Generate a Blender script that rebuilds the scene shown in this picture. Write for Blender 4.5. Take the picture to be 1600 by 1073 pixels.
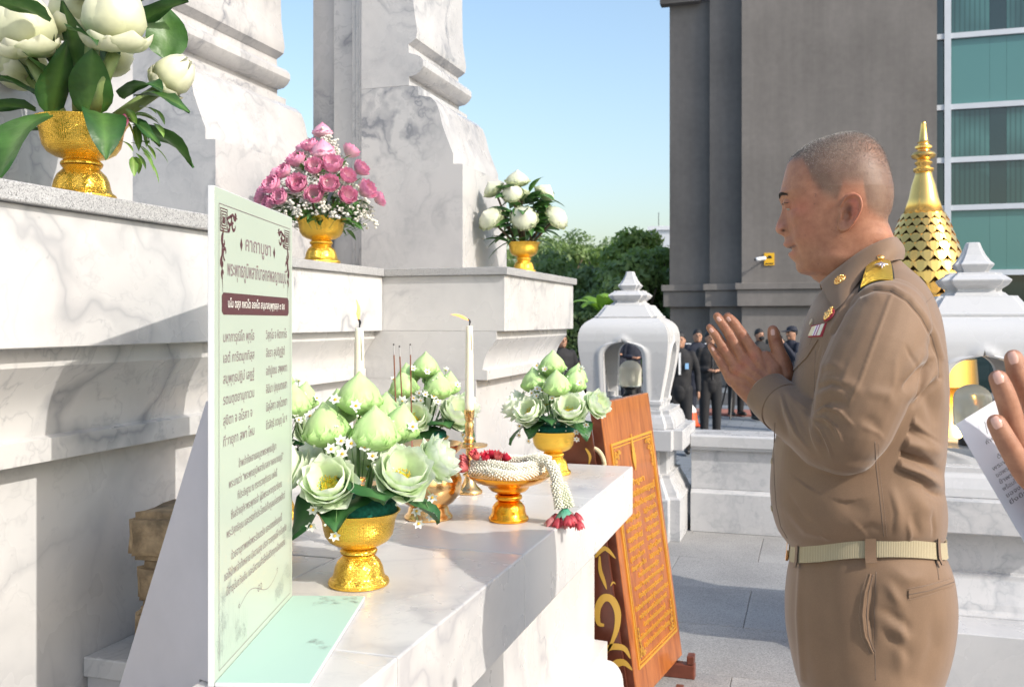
import bpy, bmesh, math, random
import numpy as np
from mathutils import Vector, Matrix, Quaternion, noise as mnoise
from mathutils.bvhtree import BVHTree
random.seed(7)
rng = np.random.default_rng(7)
R = math.radians; PI = math.pi
for o in list(bpy.data.objects): bpy.data.objects.remove(o)
SC = bpy.context.scene
COL = SC.collection
# ------------------------------------------------------------------ camera
CAMH = 1.386; YAW = 17.4; FPX = 1500.0
cd = bpy.data.cameras.new('camera'); cam = bpy.data.objects.new('camera', cd); COL.objects.link(cam)
cam.location = (0, 0, CAMH); cam.rotation_euler = (R(90), 0, R(YAW))
cd.sensor_width = 36; cd.lens = 36*FPX/1600; cd.shift_y = -36.5/1600
cd.clip_start = 0.05; cd.clip_end = 2000
cd.dof.use_dof = True; cd.dof.focus_distance = 1.85; cd.dof.aperture_fstop = 11
SC.camera = cam
# ------------------------------------------------------------------ sky and sun
SUN_EL, SUN_AZ = 34.0, -19.5       # azimuth measured from +X towards +Y
w = bpy.data.worlds.new('World'); SC.world = w; w.use_nodes = True
nt = w.node_tree; nt.nodes.clear()
sky = nt.nodes.new('ShaderNodeTexSky'); sky.sky_type = 'NISHITA'; sky.sun_disc = False
sky.sun_elevation = R(SUN_EL); sky.sun_rotation = R(90-SUN_AZ)
sky.air_density = 1.35; sky.dust_density = 2.8; sky.ozone_density = 2.3
bg = nt.nodes.new('ShaderNodeBackground'); bg.inputs[1].default_value = 0.15
wo = nt.nodes.new('ShaderNodeOutputWorld')
nt.links.new(sky.outputs[0], bg.inputs[0]); nt.links.new(bg.outputs[0], wo.inputs[0])
sd = bpy.data.lights.new('sun', 'SUN'); sd.energy = 2.4; sd.angle = R(0.53); sd.color = (1.0, 0.94, 0.86)
sun = bpy.data.objects.new('sun', sd); COL.objects.link(sun)
_sv = Vector((math.cos(R(SUN_EL))*math.cos(R(SUN_AZ)), math.cos(R(SUN_EL))*math.sin(R(SUN_AZ)), math.sin(R(SUN_EL))))
sun.rotation_euler = _sv.to_track_quat('Z', 'Y').to_euler(); sun.location = (20, -8, 20)
vs = SC.view_settings; vs.view_transform = 'Standard'; vs.look = 'None'; vs.gamma = 1; vs.use_curve_mapping = False
vs.exposure = 0.76
SC.render.engine = 'CYCLES'
SC.cycles.use_denoising = True
SC.cycles.max_bounces = 8; SC.cycles.transparent_max_bounces = 12
# ------------------------------------------------------------------ helpers
cY, sY = math.cos(R(YAW)), math.sin(R(YAW))
def CW(px, py, d):
    """measured photo point at depth d -> world"""
    u = (px-800)/FPX*d
    return Vector((u*cY - d*sY, u*sY + d*cY, CAMH - (py-500)/FPX*d))
def PY(px, py, Y):
    u = (px-800)/FPX; t = Y/(cY + sY*u)
    return Vector((t*(cY*u - sY), Y, CAMH - (py-500)/FPX*t))
def UVp(p):
    """world -> photo px"""
    x, y, z = p
    r = x*cY + y*sY; d = -x*sY + y*cY
    return 800+FPX*r/d, 500-FPX*(z-CAMH)/d
def tag(o, label=None, cat=None, group=None, kind=None):
    if label: o['label'] = label
    if cat: o['category'] = cat
    if group: o['group'] = group
    if kind: o['kind'] = kind
    return o
def thing(name, loc, label, cat, group=None, rz=0):
    o = bpy.data.objects.new(name, None); COL.objects.link(o)
    o.location = loc; o.rotation_euler = (0, 0, rz); o.empty_display_size = .1
    return tag(o, label, cat, group)
def kids(o): return [c for c in bpy.data.objects if c.parent == o]
def copy_tree(o, loc=None, rz=None, label=None, scale=None):
    def rec(a, parent):
        c = a.copy(); COL.objects.link(c)
        if parent is not None:
            c.parent = parent; c.matrix_parent_inverse = a.matrix_parent_inverse.copy()
        for k in kids(a): rec(k, c)
        return c
    c = rec(o, None)
    if loc is not None: c.location = loc
    if rz is not None: c.rotation_euler = (0, 0, rz)
    if label: c['label'] = label
    if scale: c.scale = (scale,)*3
    return c
def link_mesh(name, me, mat=None, parent=None, kind=None):
    o = bpy.data.objects.new(name, me); COL.objects.link(o)
    if mat is not None:
        me.materials.clear(); me.materials.append(mat)
    if parent is not None: o.parent = parent
    if kind: o['kind'] = kind
    return o
class MB:
    def __init__(s): s.v = []; s.f = []; s.uv = None; s.c = None
    def add(s, vs, fs, M=None):
        b = len(s.v)
        if M is not None: vs = [M @ Vector(p) for p in vs]
        s.v += [tuple(p) for p in vs]; s.f += [tuple(i+b for i in f) for f in fs]
        return s
    def box(s, x0, x1, y0, y1, z0, z1, M=None):
        return s.add([(x0,y0,z0),(x1,y0,z0),(x1,y1,z0),(x0,y1,z0),(x0,y0,z1),(x1,y0,z1),(x1,y1,z1),(x0,y1,z1)],
              [(0,3,2,1),(4,5,6,7),(0,1,5,4),(1,2,6,5),(2,3,7,6),(3,0,4,7)], M)
    def lathe(s, prof, n=32, c=(0,0,0), M=None, flute=None):
        vs = []; fs = []
        for (r, z) in prof:
            for k in range(n):
                a = 2*PI*k/n; rr = r*(1+flute(a, z)) if flute else r
                vs.append((c[0]+rr*math.cos(a), c[1]+rr*math.sin(a), c[2]+z))
        m = len(prof)
        for i in range(m-1):
            for k in range(n):
                k2 = (k+1) % n
                fs.append((i*n+k, i*n+k2, (i+1)*n+k2, (i+1)*n+k))
        if prof[0][0] > 1e-6: fs.append(tuple(range(n-1, -1, -1)))
        if prof[-1][0] > 1e-6: fs.append(tuple((m-1)*n+k for k in range(n)))
        return s.add(vs, fs, M)
    def tube(s, pts, rad, n=10, caps=True, M=None, flat=1.0):
        pts = [Vector(p) for p in pts]
        if not hasattr(rad, '__len__'): rad = [rad]*len(pts)
        vs = []; fs = []
        t = (pts[1]-pts[0]).normalized()
        up = Vector((0,0,1)) if abs(t.z) < .9 else Vector((1,0,0))
        a = t.cross(up).normalized()
        for i, p in enumerate(pts):
            t = (pts[min(i+1,len(pts)-1)]-pts[max(i-1,0)]).normalized()
            a = (a - t*a.dot(t)).normalized(); b = t.cross(a)
            for k in range(n):
                q = 2*PI*k/n
                vs.append(p + (a*math.cos(q) + b*math.sin(q)*flat)*rad[i])
        for i in range(len(pts)-1):
            for k in range(n):
                k2 = (k+1) % n
                fs.append((i*n+k, i*n+k2, (i+1)*n+k2, (i+1)*n+k))
        if caps:
            fs.append(tuple(range(n-1,-1,-1))); fs.append(tuple((len(pts)-1)*n+k for k in range(n)))
        return s.add(vs, fs, M)
    def ball(s, c, r, n=12, m=8, M=None):
        if not hasattr(r, '__len__'): r = (r,r,r)
        vs = [(c[0],c[1],c[2]-r[2])]; fs = []
        for i in range(1, m):
            a = PI*i/m - PI/2
            for k in range(n):
                q = 2*PI*k/n
                vs.append((c[0]+r[0]*math.cos(a)*math.cos(q), c[1]+r[1]*math.cos(a)*math.sin(q), c[2]+r[2]*math.sin(a)))
        vs.append((c[0],c[1],c[2]+r[2]))
        for k in range(n): fs.append((0, 1+(k+1)%n, 1+k))
        for i in range(m-2):
            for k in range(n):
                k2 = (k+1) % n
                fs.append((1+i*n+k, 1+i*n+k2, 1+(i+1)*n+k2, 1+(i+1)*n+k))
        e = len(vs)-1
        for k in range(n): fs.append((e, 1+(m-2)*n+k, 1+(m-2)*n+(k+1)%n))
        return s.add(vs, fs, M)
    def capsule(s, pts, rad, n=14, sub=4, M=None, flat=1.0):
        """smooth closed chain with round ends"""
        pts = [Vector(p) for p in pts]; P = []; Q = []
        m = len(pts)
        for i in range(m-1):
            p0 = pts[max(i-1,0)]; p1 = pts[i]; p2 = pts[i+1]; p3 = pts[min(i+2,m-1)]
            for k in range(sub):
                t = k/sub
                P.append(0.5*((2*p1)+(p2-p0)*t+(2*p0-5*p1+4*p2-p3)*t*t+(3*p1-p0-3*p2+p3)*t**3))
                Q.append(rad[i]*(1-t)+rad[i+1]*t)
        P.append(pts[-1]); Q.append(rad[-1])
        a0 = (P[0]-P[1]).normalized(); a1 = (P[-1]-P[-2]).normalized()
        h0 = [(P[0]+a0*Q[0]*math.sin(q), max(Q[0]*math.cos(q), 1e-4)) for q in (R(88), R(65), R(40), R(20))]
        h1 = [(P[-1]+a1*Q[-1]*math.sin(q), max(Q[-1]*math.cos(q), 1e-4)) for q in (R(20), R(40), R(65), R(88))]
        A = h0+list(zip(P,Q))+h1
        return s.tube([x[0] for x in A], [x[1] for x in A], n, True, M, flat)
    def prism(s, prof, y0, y1, axis='y', M=None):
        """closed polygon extruded; prof = (x,z) for axis y, (y,z) for axis x, (x,y) for axis z"""
        n = len(prof); f = {'y': lambda p,t:(p[0],t,p[1]), 'x': lambda p,t:(t,p[0],p[1]), 'z': lambda p,t:(p[0],p[1],t)}[axis]
        vs = [f(p,y0) for p in prof]+[f(p,y1) for p in prof]
        fs = [tuple(range(n)), tuple(range(2*n-1,n-1,-1))]+[(i,i+n,(i+1)%n+n,(i+1)%n) for i in range(n)]
        return s.add(vs, fs, M)
    def build(s, name, mat, parent=None, smooth=False, bevel=0, seg=2, kind=None, world=True, auto=None):
        off = Vector((0,0,0))
        if parent is not None and world:
            off = parent.location if parent.parent is None else parent.location+parent.parent.location
            if parent.type == 'MESH': off = parent.parent.location if parent.parent else Vector((0,0,0))
        me = bpy.data.meshes.new(name)
        me.from_pydata([(p[0]-off[0],p[1]-off[1],p[2]-off[2]) for p in s.v], [], s.f)
        bm = bmesh.new(); bm.from_mesh(me)
        bmesh.ops.recalc_face_normals(bm, faces=bm.faces)
        if bevel:
            es = [e for e in bm.edges if len(e.link_faces) == 2 and e.calc_face_angle(0) > R(25)]
            try: bmesh.ops.bevel(bm, geom=es, offset=bevel, segments=seg, profile=.5, affect='EDGES', clamp_overlap=True)
            except Exception: pass
        bm.to_mesh(me); bm.free()
        if smooth or auto: me.shade_smooth()
        if auto:
            try: me.set_sharp_from_angle(angle=R(auto))
            except Exception: pass
        if s.c is not None and not bevel:
            at = me.color_attributes.new('Col', 'FLOAT_COLOR', 'POINT')
            at.data.foreach_set('color', np.array(s.c, dtype=np.float32).ravel())
        return link_mesh(name, me, mat, parent, kind)
def temp_eval(me, mods):
    o = bpy.data.objects.new('tmp', me); COL.objects.link(o)
    for typ, kw in mods:
        m = o.modifiers.new('m', typ)
        for k, v in kw.items(): setattr(m, k, v)
    dg = bpy.context.evaluated_depsgraph_get(); dg.update()
    out = bpy.data.meshes.new_from_object(o.evaluated_get(dg))
    bpy.data.objects.remove(o)
    return out
def mesh_of(mb):
    me = bpy.data.meshes.new('t'); me.from_pydata(mb.v, [], mb.f)
    bm = bmesh.new(); bm.from_mesh(me); bmesh.ops.recalc_face_normals(bm, faces=bm.faces); bm.to_mesh(me); bm.free()
    return me
def voxel(mb, size, it=4, fac=.5):
    me = mesh_of(mb) if isinstance(mb, MB) else mb
    mods = [('REMESH', dict(mode='VOXEL', voxel_size=size, adaptivity=0, use_smooth_shade=True))]
    if it: mods.append(('SMOOTH', dict(factor=fac, iterations=it)))
    return temp_eval(me, mods)
def get_co(me):
    a = np.empty(len(me.vertices)*3, dtype=np.float32); me.vertices.foreach_get('co', a); return a.reshape(-1,3)
def set_co(me, a): me.vertices.foreach_set('co', a.astype(np.float32).ravel()); me.update()
def get_no(me):
    a = np.empty(len(me.vertices)*3, dtype=np.float32); me.vertices.foreach_get('normal', a); return a.reshape(-1,3)
def set_col(me, c):
    at = me.color_attributes.new('Col', 'FLOAT_COLOR', 'POINT')
    if c.shape[1] == 3: c = np.concatenate([c, np.ones((len(c),1))], 1)
    at.data.foreach_set('color', c.astype(np.float32).ravel())
# ------------------------------------------------------------------ materials
def mat(name, color=(.8,.8,.8), rough=.5, metal=0, spec=.5, **kw):
    m = bpy.data.materials.new(name); m.use_nodes = True; nt = m.node_tree
    b = nt.nodes['Principled BSDF']
    b.inputs['Base Color'].default_value = (*color, 1); b.inputs['Roughness'].default_value = rough
    b.inputs['Metallic'].default_value = metal; b.inputs['Specular IOR Level'].default_value = spec
    for k, v in kw.items(): b.inputs[k].default_value = v
    m['b'] = 1
    return m
class NT:
    def __init__(s, m): s.m = m; s.t = m.node_tree; s.b = s.t.nodes['Principled BSDF']
    def n(s, typ, **kw):
        x = s.t.nodes.new('ShaderNode'+typ)
        for k, v in kw.items():
            if k.startswith('i_'): x.inputs[int(k[2:])].default_value = v
            elif k.startswith('I_'): x.inputs[k[2:].replace('_',' ')].default_value = v
            else: setattr(x, k, v)
        return x
    def l(s, a, b): s.t.links.new(a, b); return s
    def co(s, scale=1, rnd=True):
        tc = s.n('TexCoord'); out = tc.outputs['Object']
        if rnd:
            oi = s.n('ObjectInfo'); mu = s.n('Math', operation='MULTIPLY', i_1=37.0); s.l(oi.outputs['Random'], mu.inputs[0])
            va = s.n('VectorMath', operation='ADD'); s.l(out, va.inputs[0]); s.l(mu.outputs[0], va.inputs[1]); out = va.outputs[0]
        if scale != 1:
            if not hasattr(scale,'__len__'): scale = (scale,)*3
            vm = s.n('VectorMath', operation='MULTIPLY'); s.l(out, vm.inputs[0]); vm.inputs[1].default_value = scale; out = vm.outputs[0]
        return out
    def noise(s, co, scale, detail=4, rough=.5, dist=0):
        x = s.n('TexNoise'); x.inputs['Scale'].default_value = scale; x.inputs['Detail'].default_value = detail
        x.inputs['Roughness'].default_value = rough; x.inputs['Distortion'].default_value = dist
        if co is not None: s.l(co, x.inputs['Vector'])
        return x.outputs['Fac']
    def ramp(s, fac, stops):
        x = s.n('ValToRGB'); e = x.color_ramp.elements
        while len(e) < len(stops): e.new(.5)
        for i, (p, c) in enumerate(stops):
            e[i].position = p; e[i].color = (*c, 1) if hasattr(c,'__len__') else (c,c,c,1)
        s.l(fac, x.inputs[0]); return x.outputs[0]
    def mix(s, fac, a, b, mode='MIX'):
        x = s.n('MixRGB', blend_type=mode)
        for i, v in enumerate((fac, a, b)):
            if hasattr(v, 'links'): s.l(v, x.inputs[i])
            elif hasattr(v, '__len__'): x.inputs[i].default_value = (*v, 1)
            else: x.inputs[i].default_value = v if i == 0 else (v,v,v,1)
        return x.outputs[0]
    def math(s, op, a, b=None):
        x = s.n('Math', operation=op)
        for i, v in enumerate((a, b)):
            if v is None: continue
            if hasattr(v, 'links'): s.l(v, x.inputs[i])
            else: x.inputs[i].default_value = v
        return x.outputs[0]
    def color(s, c): s.l(c, s.b.inputs['Base Color'])
    def rough(s, c): s.l(c, s.b.inputs['Roughness'])
    def bump(s, h, strength=.3, dist=.01):
        x = s.n('Bump'); x.inputs['Strength'].default_value = strength; x.inputs['Distance'].default_value = dist
        s.l(h, x.inputs['Height']); s.l(x.outputs[0], s.b.inputs['Normal'])
def marble(name, base=(.57,.563,.553), vein=(.14,.15,.18), amt=.75, cloud=.78, rough=.28, scale=1.0, dirt=.0):
    m = mat(name, base, rough); t = NT(m); co = t.co()
    w1 = t.noise(co, 1.3*scale, 5, .62, 1.2)
    c1 = t.mix(.35, co, t.n('TexNoise').outputs['Color'])
    # warped coordinates
    nz = t.n('TexNoise'); nz.inputs['Scale'].default_value = 2.2*scale; nz.inputs['Detail'].default_value = 5; t.l(co, nz.inputs['Vector'])
    vm = t.n('VectorMath', operation='MULTIPLY_ADD'); t.l(nz.outputs['Color'], vm.inputs[0]); vm.inputs[1].default_value = (.55,.55,.9); t.l(co, vm.inputs[2])
    v1 = t.noise(vm.outputs[0], 2.0*scale, 3, .5)
    a1 = t.math('ABSOLUTE', t.math('SUBTRACT', v1, .5))
    veins = t.ramp(a1, [(0, 1.0), (.012, .55), (.05, 0)])
    v2 = t.noise(vm.outputs[0], 6.5*scale, 4, .6)
    a2 = t.math('ABSOLUTE', t.math('SUBTRACT', v2, .5))
    fine = t.ramp(a2, [(0, .6), (.01, .25), (.035, 0)])
    msk = t.ramp(t.noise(co, 1.1*scale, 4), [(.41, 0), (.61, 1)])
    vv = t.math('MULTIPLY', t.math('MAXIMUM', veins, t.math('MULTIPLY', fine, .8)), msk)
    cl = t.ramp(w1, [(.38, 0), (.70, 1)])
    cl2 = t.ramp(t.noise(vm.outputs[0], 9*scale, 6, .7), [(.45, 0), (.75, 1)])
    gcl = t.math('MULTIPLY', t.math('MULTIPLY', cl, t.math('ADD', t.math('MULTIPLY', cl2, .6), .45)), cloud)
    c = t.mix(gcl, base, tuple(.5*(a+b) for a, b in zip(base, vein)))
    warm = t.ramp(t.noise(co, .8*scale, 3), [(.5, 0), (.75, 1)])
    c = t.mix(t.math('MULTIPLY', warm, .25), c, (base[0]*.97, base[1]*.92, base[2]*.84))
    c = t.mix(t.math('MULTIPLY', vv, amt), c, vein)
    sp = t.ramp(t.noise(co, 60, 2), [(.70, 0), (.76, 1)])
    c = t.mix(t.math('MULTIPLY', sp, t.math('MULTIPLY', msk, .35)), c, vein)
    t.color(c)
    t.rough(t.ramp(t.noise(co, 5, 4), [(.3, rough-.08), (.7, rough+.12)]))
    t.bump(t.noise(co, 25, 4), .06, .002)
    return m
def granite(name, base=(.42,.42,.43), dark=(.08,.08,.09), light=(.7,.7,.7), s=420, rough=.5):
    m = mat(name, base, rough); t = NT(m); co = t.co()
    n = t.noise(co, s, 2, .6)
    v = t.n('TexVoronoi'); v.inputs['Scale'].default_value = s*.8; t.l(co, v.inputs['Vector'])
    c = t.ramp(n, [(.36, dark), (.44, base), (.56, base), (.66, light)])
    c = t.mix(.35, c, t.ramp(v.outputs['Color'], [(.15, dark), (.35, base), (.8, light)]))
    big = t.ramp(t.noise(co, 2.5, 4), [(.3, .82), (.7, 1.08)])
    t.color(t.mix(1, c, big, 'MULTIPLY')); t.bump(n, .15, .001)
    return m
M = {}
M['marble'] = marble('marble')
M['marble_warm'] = marble('marble_altar', base=(.60,.585,.565), vein=(.28,.28,.31), amt=.6, cloud=.5)
M['marble_grey'] = marble('marble_strong', base=(.49,.482,.478), vein=(.15,.16,.185), amt=.9, cloud=1.15, scale=1.5)
M['marble_fence'] = marble('marble_fence', base=(.50,.50,.505), vein=(.18,.20,.23), amt=.5, cloud=.55, scale=1.5)
M['marble_lantern'] = marble('marble_lantern', base=(.53,.53,.53), vein=(.35,.36,.4), amt=.35, cloud=.3, scale=2)
M['ledge'] = granite('granite_ledge', base=(.36,.36,.36), dark=(.06,.06,.065), light=(.56,.56,.56), s=620, rough=.42)
M['tile'] = granite('granite_tile', base=(.28,.275,.27), dark=(.14,.14,.14), light=(.42,.415,.40), s=220, rough=.62)
def goldmat(name, col=(1.0,.64,.10), rough=.22, bs=.5, n_=28):
    m = mat(name, col, rough, 1.0); t = NT(m); tc = t.n('TexCoord')
    # chased panels and scrollwork in cylinder coordinates
    sp = t.n('SeparateXYZ'); t.l(tc.outputs['Object'], sp.inputs[0])
    an = t.math('ARCTAN2', sp.outputs[1], sp.outputs[0])
    cb = t.n('CombineXYZ'); t.l(t.math('MULTIPLY', an, n_/6.2832*3.2), cb.inputs[0]); t.l(t.math('MULTIPLY', sp.outputs[2], 300), cb.inputs[1])
    v = t.n('TexVoronoi', feature='DISTANCE_TO_EDGE'); v.inputs['Scale'].default_value = 1.25; v.inputs['Randomness'].default_value = .45; t.l(cb.outputs[0], v.inputs['Vector'])
    ring = t.math('SINE', t.math('MULTIPLY', sp.outputs[2], 620))
    flut = t.math('SINE', t.math('MULTIPLY', an, n_))
    v1 = t.ramp(v.outputs['Distance'], [(.02,0),(.16,1)])
    d = t.noise(tc.outputs['Object'], 600, 2)
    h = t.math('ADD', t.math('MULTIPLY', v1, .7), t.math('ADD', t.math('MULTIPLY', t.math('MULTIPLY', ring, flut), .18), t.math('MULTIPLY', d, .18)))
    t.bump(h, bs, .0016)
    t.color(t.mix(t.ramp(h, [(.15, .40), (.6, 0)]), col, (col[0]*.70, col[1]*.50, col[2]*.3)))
    return m
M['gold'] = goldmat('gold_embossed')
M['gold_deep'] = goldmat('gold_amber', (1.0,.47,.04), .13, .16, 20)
M['gold_plain'] = mat('gold_leaf', (1.0,.60,.14), .26, 1.0)
M['brass'] = mat('brass', (.78,.50,.22), .24, 1.0)
t = NT(M['brass']); co = t.co(); t.bump(t.noise(co, 40, 3), .12, .002); t.rough(t.ramp(t.noise(co, 14, 4), [(.3,.16),(.7,.36)]))
def noisy(name, col, rough=.6, amt=.15, scale=20, bump=.1, bd=.002, **kw):
    m = mat(name, col, rough, **kw); t = NT(m); co = t.co()
    n = t.noise(co, scale, 5, .6)
    t.color(t.mix(1, col, t.ramp(n, [(.3, 1-amt), (.7, 1+amt)]), 'MULTIPLY'))
    if bump: t.bump(t.noise(co, scale*3, 4), bump, bd)
    return m
# ================================================================== SETTING
# ---- lower court and road
LZ = -0.5
g = MB(); g.box(-160, 160, -60, 300, LZ-.4, LZ-.02); 
mm = noisy('court_paving', (.17,.185,.21), .7, .25, 1.5, .2)
tt = NT(mm); co = tt.co(1, False); br = tt.n('TexBrick'); tt.l(co, br.inputs['Vector']); br.inputs['Scale'].default_value = 1.0
br.inputs['Mortar Size'].default_value = .006; br.inputs['Brick Width'].default_value = .5; br.inputs['Row Height'].default_value = .25
br.inputs['Color1'].default_value = (.16,.18,.20,1); br.inputs['Color2'].default_value = (.20,.215,.235,1); br.inputs['Mortar'].default_value = (.07,.075,.08,1)
tt.color(tt.mix(1, br.outputs[0], tt.ramp(tt.noise(co, .9, 5), [(.3,.75),(.7,1.15)]), 'MULTIPLY'))
g.build('ground', mm, kind='structure')
g = MB(); g.box(-60, 3.3, 19.5, 20.6, LZ-.019, LZ+.02); g.build('kerb', noisy('kerb_red', (.30,.12,.09), .8), kind='structure')
g = MB(); g.box(-60, 8, 8.6, 9.5, LZ-.019, LZ+.1); g.build('pavement_edge', noisy('pale_paving', (.42,.44,.46), .7), kind='structure', bevel=.01)
g = MB(); g.box(-90, 60, 22.0, 25.6, LZ-.019, LZ-.01); g.build('road', noisy('asphalt', (.06,.06,.063), .85, .2, 8), kind='structure')
# ---- terrace
g = MB(); g.box(-5, 5.5, -3, 6.9, LZ-.3, -.012); terr = g.build('terrace_floor', noisy('terrace_bed', (.07,.07,.075), .9), kind='structure')
ty = [-3+.62*i for i in range(17)]; 
tm = {}
for j in range(len(ty)-1):
    sh = (j % 2)*.45
    for i in range(11):
        x0 = -3.9+sh+.9*i
        if x0 > 4.4: continue
        key = 'tile'
        if key not in tm:
            b = MB(); b.box(.0015, .8985, .0015, .6185, -.0118, .0); ob = b.build('paving_tile', M['tile'], terr, bevel=.0012, seg=1, world=False); tm[key] = ob.data; ob.location = (x0, ty[j], random.uniform(-.0006,.0006))
        else:
            ob = link_mesh('paving_tile', tm[key], None, terr); ob.location = (x0, ty[j], random.uniform(-.0006,.0006))
b = MB(); b.box(.11, .24, 5.60-.35, 5.60-.32, .0006, .003); b.build('drain_slot', mat('slot_black', (.01,.01,.01), .9), terr)

# ---- shrine plinth
shr = thing('marble_shrine', (-1.9, 2.6, 0), 'tall white marble shrine plinth with granite topped ledges and moulded piers', 'shrine')
FX, RX = -1.10, -1.60
BODY = .115
def corbel(xf, z1=1.344, z0=1.16):
    b = xf-BODY
    pts = [(xf-.033, z1), (xf-.033, z1-.03)]
    for i in range(1, 9):      # cavetto
        q = i/9
        pts.append((b+.03+.052*(1-math.sin(q*PI/2)), z1-.03-.10*q))
    pts += [(b+.026, z0+.040), (b+.045, z0+.036), (b+.045, z0)]
    return pts
def plinth(xf, y0, y1, xin, splits=()):
    """body, corbel, frieze slabs and granite ledge of one run facing +X"""
    body = MB(); prof = [(xin,0),(xf-BODY+.16,0),(xf-BODY+.16,.12),(xf-BODY+.10,.16),(xf-BODY+.10,.20),(xf-BODY,.30),(xf-BODY,1.16),(xin,1.16)]
    body.prism(prof, y0+.002, y1-.002); body.build('plinth_body', M['marble'], shr)
    cb = MB(); cb.prism(corbel(xf)+[(xin,1.1601),(xin,1.3439)][0:2], y0+.001, y1-.001); cb.build('corbel', M['marble'], shr, auto=30)
    ys = [y0]+list(splits)+[y1]
    for a, b2 in zip(ys, ys[1:]):
        f = MB(); f.box(xin, xf, a+.0008, b2-.0008, 1.3442, 1.555); f.build('frieze_slab', M['marble'], shr, bevel=.0015, seg=1)
def ledge(x0, x1, y0, y1):
    f = MB(); f.box(x0, x1, y0, y1, 1.5552, 1.585); f.build('granite_ledge', M['ledge'], shr, bevel=.003)
plinth(FX, 3.42, 4.495, -3.2, (4.16,))
plinth(RX, 1.802, 3.418, -3.3, (2.75,))
plinth(FX, -.2, 1.80, -3.2, (.72,))
ledge(-3.2, FX+.015, 3.405, 4.51); ledge(-3.3, RX+.015, 1.8165, 3.4035); ledge(-3.2, FX+.015, -.2, 1.815)
def pierprof(dx=0):
    pr = [(722.8,430),(722.8,256),(708,256),(708,240),(703,228),(697,212),(691,195),(687,176),(681,160),(672,151.5),(653.7,149),(653.7,135),(639,134),(639,120),(650,117),(657,111),(661.5,103),(661,94),(656,88),(648,85),(639,83),(638,69),(643,66),(650,60),(652,50),(650.5,38),(648,22),(646,5),(645,-40),(645,-160)]
    out = []
    for p in pr:
        v = PY(p[0], p[1], 3.62); out.append((v.x+dx, v.z))
    out[0] = (out[0][0], 1.5853)
    return out
def pier(dx, y0, y1, xb, name='pier', cut=2.35):
    pr = pierprof(dx)
    # split at joints: below 2.02 block, curved block, shaft block
    zs = [2.36, 9]
    low = [p for p in pr if p[1] < 2.365]; hi = [p for p in pr if p[1] >= 2.365]
    zj = max(p[1] for p in low); xj = low[-1][0]
    b = MB(); b.prism(low+[(xb, zj), (xb, 1.5853)], y0, y1); b.build('pier_base', M['marble_grey'], shr, auto=25)
    b = MB(); b.prism([(hi[0][0], zj+.001)]+hi+[(xb, hi[-1][1]), (xb, zj+.001)], y0, y1); b.build('pier_shaft', M['marble_grey'], shr, auto=25)
pier(0, 3.62, 4.20, -1.79)
pier(0, 1.09, 1.66, -1.95)
pier(-.635, 2.87, 3.72-.06, -2.9)
# tall back panel with strip mouldings
b = MB(); b.box(-2.09, -1.97, 3.755, 4.4, 1.5853, 5.2); b.build('back_panel', M['marble_grey'], shr)
b = MB(); b.box(-1.968, -1.872, 3.715, 4.3, 1.5853, 5.2); b.build('jamb_panel', M['marble'], shr, bevel=.002)
b = MB()
for k, (xa, xb2, yy) in enumerate(((-1.870,-1.846,3.69),(-1.844,-1.822,3.675),(-1.820,-1.7925,3.655))): 
    b.box(xa, xb2, yy, 4.3, 1.5853, 5.2)
b.build('strip_moulding', M['marble'], shr, bevel=.006, seg=3, auto=40)
# core to the rear of the shrine
b = MB(); b.box(-4.6, -3.21, -.2, 4.495, 0, 1.58); b.build('plinth_core', M['marble'], shr)

# ---- altar table
alt = thing('marble_altar', (-.9, 2.0, 0), 'long white marble offering table with thick slab top before the shrine', 'altar')
AX, AY1, AZ = -.583, 3.233, .89
ysp = [.1, .72, 1.30, 1.95, 2.62, AY1]
for a, b2 in zip(ysp, ysp[1:]):
    f = MB(); f.box(-.952 if a > 1.25 else -.805, AX, a+.0006, b2-.0006, .728, AZ); f.build('top_slab', M['marble_warm'], alt, bevel=.0035, seg=2)
for a, b2 in zip([1.805, 2.62], [2.62, AY1]):
    f = MB(); f.box(-1.7135, -.9532, a+.0006, b2-.0006, .728, AZ); f.build('top_slab', M['marble_warm'], alt, bevel=.0015, seg=1)
bx = AX-.127
def aprof():
    p = [(-.95, .7275), (AX-.028, .7275), (AX-.028, .705)]
    for i in range(1, 8):
        q = i/8; p.append((AX-.028-.07*math.sin(q*PI/2), .705-.06*q))
    p += [(bx+.022, .640), (bx+.022, .615), (bx, .612), (bx, .300), (bx+.045, .298), (bx+.045, .262)]
    for i in range(0, 8):
        q = i/7*PI/2; p.append((bx+.045+.055*math.sin(q), .235-.075*(1-math.cos(q))+.0))
    p += [(bx+.11, .10), (bx+.11, .0), (-.95, 0)]
    return p
b = MB(); b.prism(aprof(), 1.30, AY1-.03); b.build('altar_body', M['marble_warm'], alt, auto=25)
b = MB(); b.prism([(max(x, -.80), z) for x, z in aprof()], .12, 1.299); b.build('altar_body', M['marble_warm'], alt, auto=25)
b = MB(); b.box(-1.70, -.9515, 1.86, AY1-.03, 0, .7275); b.build('altar_body', M['marble_warm'], alt)
b = MB(); b.box(-1.212, -.9532, 1.603, 1.797, .728, AZ); b.build('top_slab', M['marble_warm'], alt, bevel=.002, seg=1)
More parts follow.
